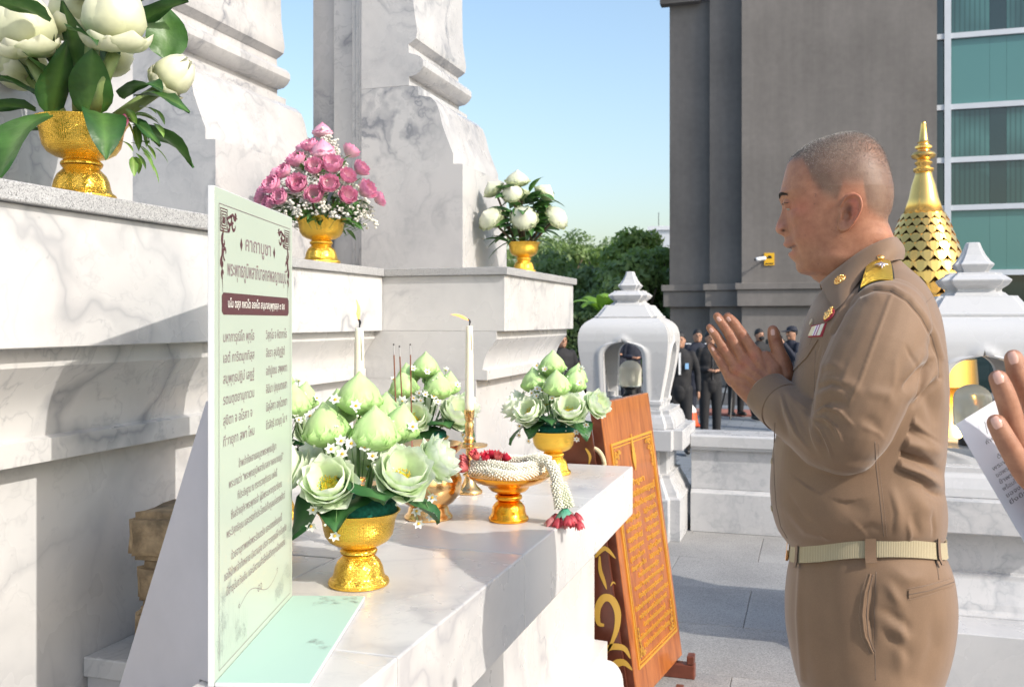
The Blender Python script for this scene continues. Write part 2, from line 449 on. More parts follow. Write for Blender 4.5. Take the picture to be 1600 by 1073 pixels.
# low marble curb behind the prayer board
cu = thing('marble_curb', (-1.08, 1.5, 0), 'low marble block in the shaded gap beneath the stacked sandstone blocks', 'marble block')
b = MB(); b.box(-1.2135, -.956, 1.372, 1.598, .765, .80); b.build('cap', M['marble'], cu, bevel=.003)
b = MB(); b.box(-1.2085, -.960, 1.378, 1.595, 0, .7645); b.build('base', M['marble'], cu)
ss = noisy('sandstone', (.34,.25,.15), .9, .45, 30, .5, .006)
zz = .8005
for k, (h, dx, rz, lab) in enumerate(((.082,.0,.06,'rough tan sandstone block at the bottom of the small stack'),(.078,.004,-.05,'rough tan sandstone block in the middle of the small stack'),(.085,-.008,.1,'rough tan sandstone block topmost on the small stack'))):
    b = MB(); b.box(-.085, .085, -.045, .10, 0, h)
    me = mesh_of(b); bm = bmesh.new(); bm.from_mesh(me)
    bmesh.ops.bevel(bm, geom=bm.edges[:], offset=.012, segments=2, affect='EDGES')
    bmesh.ops.subdivide_edges(bm, edges=bm.edges[:], cuts=3, use_grid_fill=True)
    for v in bm.verts: v.co += Vector(mnoise.noise_vector(v.co*22+Vector((k*5,0,0))))*.005
    zmin = min(v.co.z for v in bm.verts)
    for v in bm.verts: v.co.z -= zmin
    hz = max(v.co.z for v in bm.verts); bm.to_mesh(me); bm.free(); me.shade_smooth(); me.materials.append(ss)
    o = link_mesh('sandstone_block', me, None); o.location = (-1.052+dx, 1.445, zz); o.rotation_euler = (0,0,rz); zz += hz-.004
    tag(o, lab, 'stone block')

# ---- stupa shaped marble lanterns
def lanprof(z):
    P = [(.77,.215),(.80,.22),(.83,.225),(.912,.238),(1.0,.256),(1.09,.273),(1.18,.286),(1.25,.291),(1.30,.288),(1.34,.275),(1.37,.252),(1.39,.222),(1.400,.205)]
    return float(np.interp(z, [p[0] for p in P], [p[1] for p in P]))
def archw(z, hw=.127, zt=1.243, z0=.865):
    if z <= z0 or z >= zt+.03: return 0
    zs = zt-.10
    if z < zs: return hw
    q = (z-zs)/(zt-zs)
    if q < 1: 
        w_ = hw*(1-q**2.6)**.5
        return max(w_, .018*(1+.0)*max(0,(1.25-q)))
    return max(0, .006*(1-(q-1)/.28))
def lantern_dome(parent, mt):
    b = MB(); th = .055
    zs = list(np.linspace(.80, .866, 3))+list(np.linspace(.8675, 1.14, 12))+list(np.linspace(1.15, 1.27, 22))+list(np.linspace(1.28, 1.40, 10))
    nx = 12
    for side in range(4):
        Mx = Matrix.Rotation(side*PI/2, 4, 'Z')
        for sg in (-1, 1):
            outer = []; inner = []
            for z in zs:
                p = lanprof(z); h = archw(z)
                ro = []; ri = []
                for k in range(nx+1):
                    q = k/nx; q = q**1.3
                    x = h+(p-h)*q
                    # raised band following the arch
                    zd = max(0, z-1.243)
                    dist = math.hypot(x-h, zd) if h > 0 or z > 1.1 else 1
                    band = .009*(1/(1+math.exp((dist-.040)/.003))) if z > .80 and z < 1.30 else 0
                    lip = .006*(1/(1+math.exp((dist-.012)/.002))) if z > .80 and z < 1.27 else 0
                    corner = -.010*(1/(1+math.exp((p-x-.028)/.003)))
                    ro.append((sg*x, -(p+band-lip+corner*.0), z))
                    ri.append((sg*min(x, max(p-th, h)), -(p-th), z))
                outer.append(ro); inner.append(ri)
            vs = []; fs = []
            for r_ in outer: vs += r_
            n1 = len(vs)
            for r_ in inner: vs += r_
            W_ = nx+1
            for i in range(len(zs)-1):
                for k in range(nx):
                    fs.append((i*W_+k, i*W_+k+1, (i+1)*W_+k+1, (i+1)*W_+k))
                    fs.append((n1+i*W_+k, n1+(i+1)*W_+k, n1+(i+1)*W_+k+1, n1+i*W_+k+1))
                if archw(zs[i]) > 0 or archw(zs[i+1]) > 0:
                    fs.append((i*W_, (i+1)*W_, n1+(i+1)*W_, n1+i*W_))
            b.add(vs, fs, Mx)
    o = b.build('dome', mt, parent, world=False, auto=32)
    return o
def sq(b, prof):
    """square-plan lathe (half width, z)"""
    vs = []; fs = []
    for (r, z) in prof: vs += [(r,-r,z),(r,r,z),(-r,r,z),(-r,-r,z)]
    for i in range(len(prof)-1):
        for k in range(4):
            k2 = (k+1)%4; fs.append((i*4+k, i*4+k2, (i+1)*4+k2, (i+1)*4+k))
    fs.append((3,2,1,0)); e = (len(prof)-1)*4; fs.append((e,e+1,e+2,e+3))
    b.add(vs, fs)
def redent(b, prof, k=.80):
    """square plan with one notch in each corner"""
    vs = []; fs = []
    for (r, z) in prof:
        q = r*k
        vs += [(r,-q,z),(r,q,z),(q,q,z),(q,r,z),(-q,r,z),(-q,q,z),(-r,q,z),(-r,-q,z),(-q,-q,z),(-q,-r,z),(q,-r,z),(q,-q,z)]
    n = 12
    for i in range(len(prof)-1):
        for j in range(n):
            j2 = (j+1)%n; fs.append((i*n+j, i*n+j2, (i+1)*n+j2, (i+1)*n+j))
    fs.append(tuple(range(n-1,-1,-1))); fs.append(tuple((len(prof)-1)*n+j for j in range(n)))
    b.add(vs, fs)
ml = M['marble_lantern']; mf = M['marble_fence']
glass = mat('lamp_globe', (.93,.90,.78), .12, 0, .5); glass.node_tree.nodes['Principled BSDF'].inputs['Transmission Weight'].default_value = .55
glass.node_tree.nodes['Principled BSDF'].inputs['IOR'].default_value = 1.2
blackp = mat('black_plastic', (.015,.015,.016), .45)
def lantern(loc, lab, globex=0):
    L = thing('stone_lantern', loc, lab, 'lantern', 'stupa shaped marble lanterns')
    b = MB(); redent(b, [(.37,0),(.37,.262),(.362,.268),(.352,.275),(.345,.30),(.32,.345),(.30,.385),(.30,.405),(.275,.408),(.275,.572)], .82); b.build('post_base', mf, L, world=False, bevel=.003, seg=1)
    b = MB(); redent(b, [(.39,.573),(.39,.70)], .84); b.build('base_slab', mf, L, world=False, bevel=.004, seg=1)
    b = MB(); redent(b, [(.33,.7005),(.325,.735),(.31,.775),(.295,.79),(.295,.815)], .84); b.build('step', mf, L, world=False, bevel=.003, seg=1)
    for sx in (-1,1):
        for sy in (-1,1):
            b = MB(); Mx = Matrix.Translation((sx*.185, sy*.185, 0))
            vs = MB(); sq(vs, [(.045,.8155),(.045,.83),(.055,.85),(.056,.868),(.048,.875),(.05,.90)]); b.add(vs.v, vs.f, Mx)
            b.build('foot', ml, L, world=False, bevel=.002, seg=1)
    b = MB(); sq(b, [(.13,.8155),(.13,.866)]); b.build('sill', ml, L, world=False, bevel=.002, seg=1)
    lantern_dome(L, ml)
    b = MB(); sq(b, [(.150,1.384),(.150,1.3995)]); b.build('ceiling', ml, L, world=False)
    b = MB(); redent(b, [(.207,1.400),(.207,1.412),(.198,1.414),(.175,1.445),(.152,1.476),(.148,1.484)], .84); b.build('roof', ml, L, world=False, bevel=.002, seg=1)
    b = MB(); redent(b, [(.122,1.484),(.110,1.497),(.098,1.503),(.098,1.512),(.120,1.528),(.132,1.545),(.132,1.551),(.112,1.566),(.100,1.572),(.098,1.580)], .72); b.build('tier', ml, L, world=False, bevel=.002, seg=1)
    b = MB(); redent(b, [(.055,1.580),(.057,1.588),(.068,1.603),(.074,1.612),(.074,1.617),(.062,1.628),(.045,1.655),(.032,1.685),(.026,1.704),(.024,1.708)], .72); b.build('finial', ml, L, world=False, bevel=.0015, seg=1)
    lm = thing('globe_lamp', (loc[0], loc[1], .867), lab.replace('white marble stupa lantern', 'frosted dome lamp inside the lantern'), 'lamp', 'dome lamps in the lanterns')
    b = MB(); b.lathe([(.055,0),(.055,.02),(.04,.03),(.038,.06),(.058,.068),(.058,.078)], 24); b.build('lamp_base', blackp, lm, world=False, auto=30)
    b = MB(); pr = [(.070,.079),(.075,.085),(.075,.19)]+[(.075*math.cos(q), .19+.062*math.sin(q)) for q in np.linspace(.15, PI/2, 9)]
    b.lathe(pr, 32); b.build('glass_dome', glass, lm, world=False, smooth=True)
    b = MB(); b.ball((0,0,.135), (.026,.026,.035), 14, 8); b.build('bulb', mat('bulb_white', (.9,.88,.8), .3), lm, world=False, smooth=True)
    return L
lantern((-1.16, 6.34, 0), 'white marble stupa lantern on the far corner post before the trees')
lantern((.635, 4.39, 0), 'white marble stupa lantern nearest, behind the shoulder of the praying man')
# ---- marble balustrade wall
fprof = [(0,0),(0,.255),(.028,.262),(.05,.29),(.05,.505),(.03,.52),(.022,.53),(.022,.545),(-.012,.548),(-.012,.635),(.0,.64)]
def fence(x0, y0, x1, y1, lab):
    """wall run; profile faces to the left-hand normal of (p0->p1) reversed, i.e. the court side"""
    d = Vector((x1-x0, y1-y0, 0)); L = d.length; d.normalize(); n = Vector((d.y, -d.x, 0))
    f = thing('marble_balustrade', (x0, y0, 0), lab, 'balustrade', 'marble balustrade runs')
    def run(nm, pa, za, zb, th):
        b = MB(); prof = [p for p in pa]
        pts = [(-t_, z) for t_, z in prof]+[(-th, prof[-1][1]), (-th, prof[0][1])]
        vs = []; m = len(pts)
        for s_ in (0.001, L-.001):
            for (t_, z) in pts: q = Vector((x0,y0,0))+d*s_+n*t_; vs.append((q.x,q.y,z))
        fs = [tuple(range(m)), tuple(range(2*m-1,m-1,-1))]+[(i,i+m,(i+1)%m+m,(i+1)%m) for i in range(m)]
        b.add(vs, fs); b.build(nm, mf, f, bevel=.003, seg=1)
    run('base_course', [(0,0),(0,.255),(.02,.262),(.03,.275)], 0, 0, .30)
    run('wall_panel', [(.045,.2753),(.045,.535)], 0, 0, .26)
    run('coping', [(.010,.5353),(.010,.552),(-.005,.556),(-.005,.625),(.005,.635)], 0, 0, .32)
    return f
fence(-.77, 6.38, 2.9, 6.38, 'marble balustrade run between the far lantern and the praying man')
fence(1.045, 4.30, 3.6, 4.30, 'marble balustrade run to the right of the near lantern under the papers')
fence(-4.5, 6.38, -1.55, 6.38, 'marble balustrade run to the left of the far lantern behind the shrine')
b = MB(); b.box(-.02, .12, 6.372, 6.379, .0, .05); o = b.build('drain_hole', mat('hole', (.008,.008,.008), .9)); tag(o, 'small black drain opening at the foot of the far balustrade', 'drain')
# stone steps behind the man, right of the near lantern post
st = thing('marble_step', (1.7, 4.0, 0), 'pale marble stepped base beside the near lantern post', 'step')
b = MB(); b.box(.3, 3.6, 3.80, 4.02, 0, .255); b.build('tread', mf, st, bevel=.004)
b = MB(); b.prism([(3.86,.2552),(4.02,.2552),(4.02,.40)], 1.05, 3.6, 'x'); b.build('splay', mf, st, bevel=.002)

# ---- big building
bld = thing('office_building', (6, 27, LZ), 'large taupe rendered building with stepped pilasters and teal window bays', 'building')
wallm = mat('taupe_render', (.178,.163,.151), .85); tt = NT(wallm); co = tt.co(1, False)
tt.color(tt.mix(1, (.178,.163,.151), tt.mix(1, tt.ramp(tt.noise(co, .35, 5, .65), [(.3,.82),(.7,1.15)]), tt.ramp(tt.noise(co, 6, 5), [(.3,.94),(.7,1.05)]), 'MULTIPLY'), 'MULTIPLY')); tt.bump(tt.noise(co, 40, 3), .15, .01)
mp_ = tt.n('VectorMath', operation='MULTIPLY'); tt.l(co, mp_.inputs[0]); mp_.inputs[1].default_value = (1.6, 1.6, .10)
src_ = tt.b.inputs['Base Color'].links[0].from_socket; tt.color(tt.mix(1, src_, tt.ramp(tt.noise(mp_.outputs[0], 1.5, 6, .65), [(.36,.92),(.62,1.05)]), 'MULTIPLY'))
BY = 27.5
def X_at(px, Y): return PY(px, 400, Y).x
xs = [X_at(1047, BY+.9), X_at(1109, BY+.45), X_at(1159, BY), X_at(1464, BY)]
H = 16.0
b = MB(); b.box(xs[0], xs[0]+2.5, BY+.9, BY+9, LZ, H); b.build('wall', wallm, bld)
b = MB(); b.box(xs[1], xs[1]+2.5, BY+.45, BY+.89, LZ, H); b.build('pilaster', wallm, bld)
b = MB(); b.box(xs[2], xs[3], BY, BY+.44, LZ, H); b.build('wall', wallm, bld)
b = MB(); b.box(xs[2]+1.3, xs[3], BY+.45, BY+9, LZ, H); b.build('wall', wallm, bld)
zb0, zb1 = CAMH-(480-500)/FPX*29, CAMH-(447-500)/FPX*29
for i, (xa, xb2, yy) in enumerate(((xs[0]-.18, xs[1], BY+.9), (xs[1]-.12, xs[2], BY+.45), (xs[2]-.12, xs[3], BY))):
    b = MB(); b.box(xa, xb2-.002-(.12 if i < 2 else 0), yy-.14, yy-.001, zb0, zb1-.18); b.box(xa-.05, xb2-.002-(.17 if i < 2 else 0), yy-.2, yy-.001, zb1-.179, zb1); b.build('string_course', wallm, bld, bevel=.01, seg=1)
b = MB(); b.box(xs[0]-.25, xs[1]-.3, BY+.55, BY+.899, 10.6, 10.85); b.box(xs[0]-.4, xs[1]-.3, BY+.4, BY+.899, 10.851, 11.4); b.build('cornice', wallm, bld)
b = MB(); b.box(xs[0], xs[1]+.02, BY+.8, BY+.899, zb1, 10.6); b.build('pilaster', wallm, bld)
# glass bay
teal = mat('teal_glass', (.03,.10,.095), .06, 0, .9); tt = NT(teal); co = tt.co(1, False)
wv = tt.n('TexWave', wave_type='BANDS', bands_direction='X'); wv.inputs['Scale'].default_value = 2.6; wv.inputs['Distortion'].default_value = .15; tt.l(co, wv.inputs['Vector'])
big = tt.ramp(tt.noise(co, .5, 2), [(.42, .55), (.6, 1.3)])
tt.color(tt.mix(1, tt.mix(tt.ramp(wv.outputs['Fac'], [(.1,0),(.4,1)]), (.028,.075,.070), (.045,.12,.11)), big, 'MULTIPLY'))
teal2 = mat('teal_spandrel', (.075,.20,.19), .12, 0, .8)
dark = mat('dark_glass', (.012,.03,.03), .05, 0, .9)
whitem = noisy('mullion_white', (.55,.58,.62), .4, .05, 2, 0)
GY = BY+.25; x0 = xs[3]+.001
xm = [x0, X_at(1480, GY), X_at(1662, GY), X_at(1850, GY)]
zr = [LZ, 2.5, 3.25, 5.55, 6.95, 8.40, 9.75, 11.35]
zr = [LZ]+[CAMH-(y-500)/FPX*(PY(1530,400,GY).length*.0+29.6) for y in (437, 350, 286, 215, 120, 56, -30, -120)]+[H]
for i in range(len(zr)-1):
    for j in range(3):
        sub = [(xm[j], xm[j+1])] if j == 0 else [(xm[j], (xm[j]+xm[j+1])/2-.35), ((xm[j]+xm[j+1])/2-.35, (xm[j]+xm[j+1])/2+.05), ((xm[j]+xm[j+1])/2+.05, xm[j+1])]
        for k, (a, b2) in enumerate(sub):
            mt = dark if (j == 0 or k == 1 or i == 0) else teal
            if i in (1,) or (i == 4 and k != 1): mt = teal2 if j else dark
            if i in (1, 4) and j: mt = teal2
            b = MB(); b.box(a+.002, b2-.002, GY, GY+.03, zr[i]+.002, zr[i+1]-.002); b.build('window_pane', mt, bld)
for z in zr[1:]:
    b = MB(); b.box(xm[0], xm[-1], GY-.09, GY-.001, z-.07, z+.07); b.build('transom', whitem, bld)
for x in xm[1:]:
    b = MB(); b.box(x-.08, x+.08, GY-.12, GY-.0915, LZ, H); b.build('mullion', whitem, bld)
b = MB(); b.box(xm[0], xm[-1], GY+.04, GY+9, LZ, H); b.build('wall', mat('inner_dark', (.03,.03,.03), .9), bld)
# CCTV camera and yellow notice on the wall
p = PY(1190, 405, BY); cc = thing('security_camera', (p.x, BY-.3, p.z), 'small white security camera fixed to the taupe wall', 'camera')
b = MB(); b.capsule([(p.x-.10, BY-.30, p.z-.02), (p.x+.08, BY-.22, p.z+.01)], [.055,.055], 14); b.build('camera_body', mat('cctv_white', (.75,.77,.8), .4), cc, smooth=True)
b = MB(); b.tube([(p.x+.07, BY-.22, p.z), (p.x+.08, BY-.001, p.z-.02)], .025, 8); b.build('bracket', mat('cctv_grey', (.4,.42,.45), .4), cc)
b = MB(); b.ball((p.x-.15, BY-.32, p.z-.025), .035, 10, 8); b.build('lens', blackp, cc, smooth=True)
p = PY(1202, 405, BY); sg = thing('wall_notice', (p.x, BY, p.z), 'small square yellow warning notice beside the security camera', 'sign')
b = MB(); b.box(p.x-.135, p.x+.135, BY-.03, BY-.002, p.z-.17, p.z+.17); b.build('plate', mat('notice_yellow', (.80,.45,.02), .5), sg)
b = MB(); b.box(p.x-.08, p.x+.07, BY-.034, BY-.0305, p.z+.02, p.z+.06); b.box(p.x-.03, p.x+.05, BY-.034, BY-.0305, p.z+.06, p.z+.10); b.box(p.x-.11, p.x+.11, BY-.034, BY-.0305, p.z-.14, p.z-.11); b.build('print', blackp, sg)
# distant white block with aerial
p0 = CW(1015, 385, 75); p1 = CW(1060, 360, 75)
db = thing('distant_block', (p0.x, p0.y, LZ), 'pale flat roofed block rising above the far trees', 'building')
b = MB(); b.box(p0.x, p1.x+1.5, p0.y, p0.y+8, LZ, p1.z); b.build('wall', mat('far_white', (.62,.64,.66), .8), db)
b = MB(); b.box(p0.x-.15, p1.x+1.6, p0.y-.15, p0.y+8, p1.z+.001, p1.z+.3); b.build('parapet', mat('far_white2', (.7,.72,.74), .8), db)
b = MB(); b.tube([(p0.x+.4,p0.y+2,p1.z),(p0.x+.4,p0.y+2,p1.z+1.6)], .03, 6); b.build('aerial', blackp, db)

# ---- trees
def leafmat(name, c0, c1):
    m = mat(name, c0, .55); t = NT(m); oi = t.n('TexCoord')
    n = t.noise(oi.outputs['Object'], 1.2, 3); n2 = t.noise(oi.outputs['Object'], 9, 2)
    t.color(t.mix(t.ramp(t.math('ADD', t.math('MULTIPLY', n, .6), t.math('MULTIPLY', n2, .4)), [(.35,0),(.65,1)]), c0, c1))
    b = t.b; tr = t.n('BsdfTranslucent'); tr.inputs[0].default_value = (c1[0]*1.5, c1[1]*1.6, c1[2], 1); mx = t.n('MixShader', i_0=.28)
    out = t.t.nodes['Material Output']; t.l(b.outputs[0], mx.inputs[1]); t.l(tr.outputs[0], mx.inputs[2]); t.l(mx.outputs[0], out.inputs[0])
    return m
LM = [leafmat('leaf_a', (.085,.14,.05), (.21,.30,.10)), leafmat('leaf_b', (.075,.125,.055), (.18,.26,.10)), leafmat('leaf_c', (.11,.18,.05), (.27,.37,.10))]
bark = noisy('bark', (.10,.075,.05), .9, .3, 12, .4)
def crown_mesh(seed, rx, rz, n=9500, leaf=.13):
    g = np.random.default_rng(seed); nb = 26
    cen = g.normal(size=(nb,3)); cen /= np.linalg.norm(cen, axis=1)[:,None]; cen *= (g.uniform(.35,1,size=(nb,1)))**.5
    cen *= np.array([rx,rx,rz])*.78; rad = g.uniform(.22,.42,size=nb)*rx
    idx = g.integers(0, nb, n); d = g.normal(size=(n,3)); d /= np.linalg.norm(d,axis=1)[:,None]
    c = cen[idx]+d*(rad[idx]*g.uniform(.65,1.05,size=n))[:,None]*np.array([1,1,.8])
    nrm = d+g.normal(size=(n,3))*.5; nrm /= np.linalg.norm(nrm,axis=1)[:,None]
    a = np.cross(nrm, g.normal(size=(n,3))); a /= np.linalg.norm(a,axis=1)[:,None]; b = np.cross(nrm, a)
    s = leaf*g.uniform(.5,1.2,size=n)[:,None]
    V = np.stack([c+a*s, c+b*s*.5, c-a*s, c-b*s*.5], 1).reshape(-1,3)
    me = bpy.data.meshes.new('crown'); me.vertices.add(4*n); me.vertices.foreach_set('co', V.astype(np.float32).ravel())
    me.loops.add(4*n); me.loops.foreach_set('vertex_index', np.arange(4*n, dtype=np.int32)); me.polygons.add(n)
    me.polygons.foreach_set('loop_start', np.arange(n, dtype=np.int32)*4); me.update(calc_edges=True)
    return me
def tree(px, ytop, d, rx, ml_, seed, lab, leaf=.14, n=11000):
    top = CW(px, ytop, d); base = Vector((top.x, top.y, LZ)); h = top.z-LZ
    T = thing('broadleaf_tree', base, lab, 'tree', 'trees beyond the court')
    rz = min(h*.42, rx*1.15)
    b = MB(); b.tube([(0,0,0),(.1,0,h*.3),(0,.1,h*.62)], [.22,.17,.09], 8)
    for k in range(5):
        a = k*1.3+seed; b.tube([(.06,.02,h*(.28+.05*k)),(math.cos(a)*rx*.3,math.sin(a)*rx*.3,h*(.5+.04*k)),(math.cos(a)*rx*.55,math.sin(a)*rx*.55,h*(.66+.04*k))], [.09,.06,.03], 6)
    b.build('trunk', bark, T, world=False, smooth=True)
    c = link_mesh('crown', crown_mesh(seed, rx, rz, n, leaf), ml_, T); c.location = (0,0,h-rz*.92)
tree(838, 392, 40, 1.9, LM[1], 1, 'dark bushy tree at the left end of the far trees')
tree(872, 366, 52, 2.9, LM[0], 2, 'round crowned tree rising above the lotus vase')
tree(918, 360, 56, 3.3, LM[1], 3, 'broad dark tree second from the left in the far trees')
tree(962, 374, 46, 2.6, LM[2], 4, 'lighter green tree in the middle of the far tree line')
tree(1000, 362, 38, 1.7, LM[2], 5, 'tall light green tree with thin top shoot')
tree(1036, 378, 34, 1.6, LM[2], 6, 'light green tree against the corner of the taupe building')
tree(895, 400, 36, 2.2, LM[0], 7, 'dark green tree low in front of the broad dark trees, above the hedge')
tree(948, 410, 34, 2.1, LM[1], 8, 'dark tree above the banana plant, in front of the tree line')
tree(1004, 405, 31, 1.8, LM[0], 9, 'dark tree in front of the light green trees near the building')
tree(780, 372, 50, 3.0, LM[0], 10, 'broad tree behind the right pier of the shrine, nearest to it')
tree(705, 365, 52, 3.2, LM[1], 11, 'broad tree farther behind the shrine, beyond the other hidden tree')
tree(640, 378, 50, 3.0, LM[2], 12, 'light green tree hidden behind the middle of the shrine')
hd = MB(); pL = CW(872, 500, 31); pR = CW(1050, 500, 31)
hed = thing('clipped_hedge', ((pL.x+pR.x)/2, pL.y, LZ), 'long dark clipped hedge beneath the far trees', 'hedge')
me = bpy.data.meshes.new('foliage'); n = 16000; gg = np.random.default_rng(3)
Lx = 9.0; zt = CAMH-(492-500)/FPX*30-LZ; c = np.stack([gg.uniform(-Lx,Lx*.62,n), gg.uniform(-.6,.6,n), gg.uniform(0,zt,n)],1)
f_ = gg.random(n); c[f_<.5,1] = -.6+gg.normal(0,.03,(f_<.5).sum()); c[(f_>.5)&(f_<.7),2] = zt+gg.normal(0,.03,((f_>.5)&(f_<.7)).sum())
a = gg.normal(size=(n,3)); a /= np.linalg.norm(a,axis=1)[:,None]; b2 = np.cross(a, gg.normal(size=(n,3))); b2 /= np.linalg.norm(b2,axis=1)[:,None]; s = .09
V = np.stack([c+a*s,c+b2*s*.6,c-a*s,c-b2*s*.6],1).reshape(-1,3)
me.vertices.add(4*n); me.vertices.foreach_set('co', V.astype(np.float32).ravel()); me.loops.add(4*n); me.loops.foreach_set('vertex_index', np.arange(4*n,dtype=np.int32)); me.polygons.add(n); me.polygons.foreach_set('loop_start', np.arange(n,dtype=np.int32)*4); me.update(calc_edges=True)
link_mesh('foliage', me, LM[1], hed)
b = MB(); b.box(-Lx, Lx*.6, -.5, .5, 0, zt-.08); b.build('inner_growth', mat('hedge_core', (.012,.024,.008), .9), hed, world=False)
# low retaining wall in front of hedge, and lamp post
b = MB(); b.box(pL.x-8, pR.x-.5, pL.y+.9, pL.y+1.1, LZ, CAMH-(489-500)/FPX*32); o = b.build('boundary_wall', noisy('wall_tan', (.30,.26,.22), .9)); tag(o, 'low tan boundary wall showing just over the hedge', 'wall')
p = CW(910, 470, 33); b = MB(); b.tube([(p.x,p.y,LZ),(p.x,p.y,CAMH+(500-467)/FPX*33)], .05, 8); b.lathe([(.09,0),(.12,.1),(.05,.2)], 10, (p.x,p.y,CAMH+(500-467)/FPX*33)); o = b.build('lamp_post', mat('post_grey', (.12,.13,.13), .5)); tag(o, 'thin grey post standing before the dark far trees', 'post')
# banana plant
p = CW(942, 492, 28); bp = thing('banana_plant', (p.x, p.y, LZ), 'bright green banana plant between the lantern and the dark trees', 'plant')
bml = leafmat('banana_leaf', (.10,.22,.02), (.2,.36,.05))
b = MB(); b.tube([(0,0,0),(.03,0,1.2),(0,0,2.3)], [.12,.09,.06], 10); b.build('stem', noisy('banana_stem', (.12,.18,.05), .6), bp, world=False, smooth=True)
for k in range(8):
    a = k*.83; ln = random.uniform(1.2,1.7); vs = []; fs = []
    for i in range(9):
        q = i/8; r_ = ln*q*.72; z = 2.1+ln*(.9*q-.75*q*q)+(.25 if k%3==0 else 0)*q
        wd = .22*math.sin(PI*min(1,q*.93+.05))**.6
        for sg_ in (-1,0,1): vs.append((math.cos(a)*r_-math.sin(a)*wd*sg_, math.sin(a)*r_+math.cos(a)*wd*sg_, z-(.05 if sg_ else 0)))
    for i in range(8): fs += [(i*3,i*3+1,i*3+4,i*3+3),(i*3+1,i*3+2,i*3+5,i*3+4)]
    b = MB(); b.add(vs, fs); b.build('leaf', bml, bp, world=False, smooth=True)
# traffic cones
org = mat('cone_orange', (.75,.10,.03), .5); wht = mat('cone_white', (.8,.8,.8), .4)
def cone(p, s, lab):
    C_ = thing('traffic_cone', p, lab, 'traffic cone', 'orange traffic cones in the court')
    b = MB(); b.box(-.19,.19,-.19,.19,0,.03); b.build('base', org, C_, world=False, bevel=.01)
    b = MB(); b.lathe([(.14,.03),(.105,.24)], 20); b.lathe([(.08,.38),(.03,.7),(.025,.71)], 20); b.build('cone_body', org, C_, world=False, auto=40)
    b = MB(); b.lathe([(.1055,.24),(.0805,.38)], 20); b.build('white_band', wht, C_, world=False, auto=40)
p = CW(1079, 655, 17.2); cone((p.x,p.y,LZ), 1, 'orange and white cone beside the men in black near the lantern')
p = CW(897, 535, 28); cone((p.x,p.y,LZ), 1, 'tiny orange cone in front of the hedge, between altar and lantern')
#p = CW(990, 545, 26); cone((p.x,p.y,LZ), 1, 'small orange cone seen through the opening of the far lantern')
# ================================================================== ALTAR OBJECTS
def colmat(name, rough=.5, trans=0, spec=.4, bump=None, sss=0, varamt=.1):
    m = mat(name, (.8,.8,.8), rough, 0, spec); t = NT(m)
    at = t.n('Attribute', attribute_name='Col'); co = t.co()
    c = t.mix(1, at.outputs['Color'], t.ramp(t.noise(co, 30, 3), [(.3,1-varamt),(.7,1+varamt)]), 'MULTIPLY'); t.color(c)
    if bump: t.bump(t.noise(co, bump[0], 3), bump[1], bump[2])
    if sss: t.b.inputs['Subsurface Weight'].default_value = sss; t.b.inputs['Subsurface Radius'].default_value = (1,.5,.3); t.b.inputs['Subsurface Scale'].default_value = .006
    if trans:
        tr = t.n('BsdfTranslucent'); t.l(c, tr.inputs[0]); mx = t.n('MixShader', i_0=trans); out = t.t.nodes['Material Output']
        t.l(t.b.outputs[0], mx.inputs[1]); t.l(tr.outputs[0], mx.inputs[2]); t.l(mx.outputs[0], out.inputs[0])
    return m
PET = colmat('petal', .45, .32); LEAFM = colmat('glossy_leaf', .40, .18, .4, (45,.45,.004), 0, .28); BEAD = colmat('jasmine_bud', .55, 0, .3); SATIN = colmat('satin_leaf', .38, .12, .5)
class CMB(MB):
    def __init__(s): super().__init__(); s.c = []
    def fill(s, col):
        while len(s.c) < len(s.v): s.c.append((*col, 1))
        return s
def petal(b, M_, L, W, curve, c0, c1, cup=.35, n=7, m=5, tip=1.0, pleat=0, shape=.62):
    """curve(q)->(r,z) centre line in the radial plane; colours base->tip"""
    vs = []; fs = []; base = len(b.c)
    for i in range(n):
        q = i/(n-1); r, z = curve(q); r2, z2 = curve(min(1,q+.02)); r1, z1 = curve(max(0,q-.02))
        tx, tz = r2-r1, z2-z1; l = math.hypot(tx, tz) or 1; nx, nz = tz/l, -tx/l     # outward normal
        w = W*.5*max(.0, math.sin(PI*min(1, q**shape*.93+.07)))**.8*(1 if q < .999 else .02)
        if i == n-1: w = W*.02
        for k in range(m):
            s_ = -1+2*k/(m-1)
            off = -cup*w*(s_*s_)*1.0+ (pleat*(-1)**k)
            vs.append((r+nx*off, s_*w, z+nz*off))
            f = min(1, q**1.2); b.c.append((c0[0]*(1-f)+c1[0]*f, c0[1]*(1-f)+c1[1]*f, c0[2]*(1-f)+c1[2]*f, 1))
    for i in range(n-1):
        for k in range(m-1): fs.append((i*m+k, i*m+k+1, (i+1)*m+k+1, (i+1)*m+k))
    b.add(vs, fs, M_)
